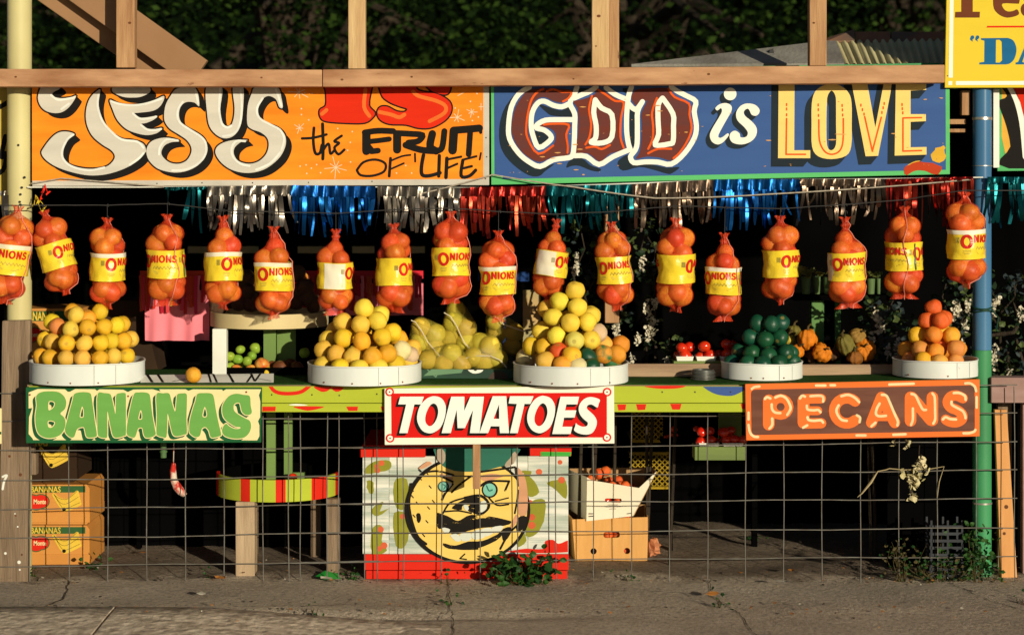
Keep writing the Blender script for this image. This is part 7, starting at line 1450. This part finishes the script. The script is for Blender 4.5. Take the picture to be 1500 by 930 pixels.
weed('tuft beside the left leg of the painted crate', 512, .03, .06, .03, 18, .018, 10, stems=5); weed('tuft by the foot of the left post board', 50, .06, .07, .04, 24, .02, 11, stems=5); weed('tuft under the mesh left of the round table', 308, .04, .04, .025, 12, .016, 12, stems=3)
weed('thin weed stem rising before the painted crate', 656, -.06, .02, .05, 8, .02, 13, stems=3); weed('tuft right of the tan carton', 920, -.02, .06, .02, 14, .014, 14, stems=4); weed('weed at the foot of the leaning plank', 1452, -.0, .06, .07, 26, .02, 15, stems=5); weed('small tuft behind the mesh at the right of centre', 1108, .9, .05, .03, 12, .02, 16, stems=3); weed('tuft at the right edge of the pavement', 1492, -.45, .06, .02, 14, .016, 17, stems=4)
# grey plastic crate in the weeds
pc_ = empty('plastic_crate', (WX(1387, .0), .03, 0), 'slatted grey plastic crate in the weeds by the green pole', 'crate'); M_pl = mat('blue_grey_plastic', (.03, .034, .042), (.02, .022, .028), 9, rough=.4)
b = MB(); xa, xb = WX(1363, .0), WX(1411, .0)
for x in (xa, xb - .008, (xa + xb) / 2): b.box(x, x + .008, .0, .008, .0, WZ(762, 0)); b.box(x, x + .008, .09, .098, 0, WZ(762, 0))
make('frame', b, M_pl, pc_)
for k in range(8):
    b = MB(); z = .012 + k * .028; b.box(xa + .004 * (k % 3), xb - .006 * (k % 2), -.0035, -.0005, z, z + .011); make('slat', b, M_pl, pc_); b = MB(); b.box(xa - .004, xa - .001, -.003, .098, z, z + .013); make('slat', b, M_pl, pc_)
# ------------------------------------------------------------------ litter
b = MB(); b.add([(WX(460, .0), .02, .012), (WX(476, 0), -.03, .01), (WX(500, 0), -.02, .012), (WX(494, 0), .03, .022), (WX(474, 0), .06, .028)], [(0, 1, 2, 3, 4)]); tag(make('plastic_scrap', b, mat('green_plastic', (.03, .42, .06), None, 9, rough=.4)), 'bright green plastic scrap on the ground by the painted crate', 'litter')
r = random.Random(21); mb = MB(); mi = []
for _ in range(420):
    x = r.uniform(-2.2, 2.2); y = r.choice([r.gauss(-.03, .06), r.gauss(-.6, .06), r.uniform(-1, 1.2)])
    if y > .5 and x < .1: continue
    s = r.uniform(.002, .009); a = r.uniform(0, 6.28); o = len(mb.v); z = .013 + (.012 if y > .0 else 0)
    if y < -.68 and x < -.2: z += .04
    for k in range(5): q = a + k * 1.256; mb.v.append((x + s * math.cos(q) * r.uniform(.6, 1.4), y + s * 1.3 * math.sin(q) * r.uniform(.6, 1.4), z + r.uniform(-.001, .004)))
    mb.f.append((o, o + 1, o + 2, o + 3, o + 4)); mi.append(r.choice((0, 0, 1, 2, 3, 3, 3)))
o = make('litter', mb, [mat('dead_leaf', (.34, .15, .05), None, 9), mat('orange_scrap', (.55, .22, .05), None, 9), mat('pale_scrap', (.6, .55, .45), None, 9), mat('dark_grit', (.08, .06, .045), None, 9)], origin=(0, 0, 0)); o.data.polygons.foreach_set('material_index', mi); tag(o, 'scattered dead leaves, grit and paper scraps on the pavement', 'litter', kind='stuff')
for i, (x, y, m_) in enumerate(((212, 819, 'orange_scrap'), (323, 852, 'orange_scrap'), (297, 876, 'pale_scrap'), (22, 899, 'pale_scrap'), (480, 853, 'pale_scrap'), (1043, 877, 'orange_scrap'), (1144, 859, 'pale_scrap'), (1160, 845, 'orange_scrap'))):
    d = CAMH * F / (y - HR) - DIST; X = WX(x, d); r = random.Random(i); b = MB(); b.v = [(X + .028 * math.cos(k * .9) * r.uniform(.6, 1.2), d + .02 * math.sin(k * .9), .016 + r.uniform(0, .01) + (.01 if d > 0 else 0)) for k in range(7)]; b.f = [tuple(range(7))]
    tag(make('fallen_leaf' if m_ == 'orange_scrap' else 'paper_scrap', b, MATS[m_]), {0: 'orange leaf lying behind the mesh below the rag', 1: 'orange brown leaf lying before the low round table', 2: 'pale paper scrap on the slab above the kerb', 3: 'pale scrap in the gutter at the far left', 4: 'pale scrap under the mesh by the painted crate', 5: 'orange leaf on the slab right of centre', 6: 'pale pebble like scrap before the mesh at the right', 7: 'orange leaf under the mesh at the right'}[i], 'leaf' if m_ == 'orange_scrap' else 'paper')
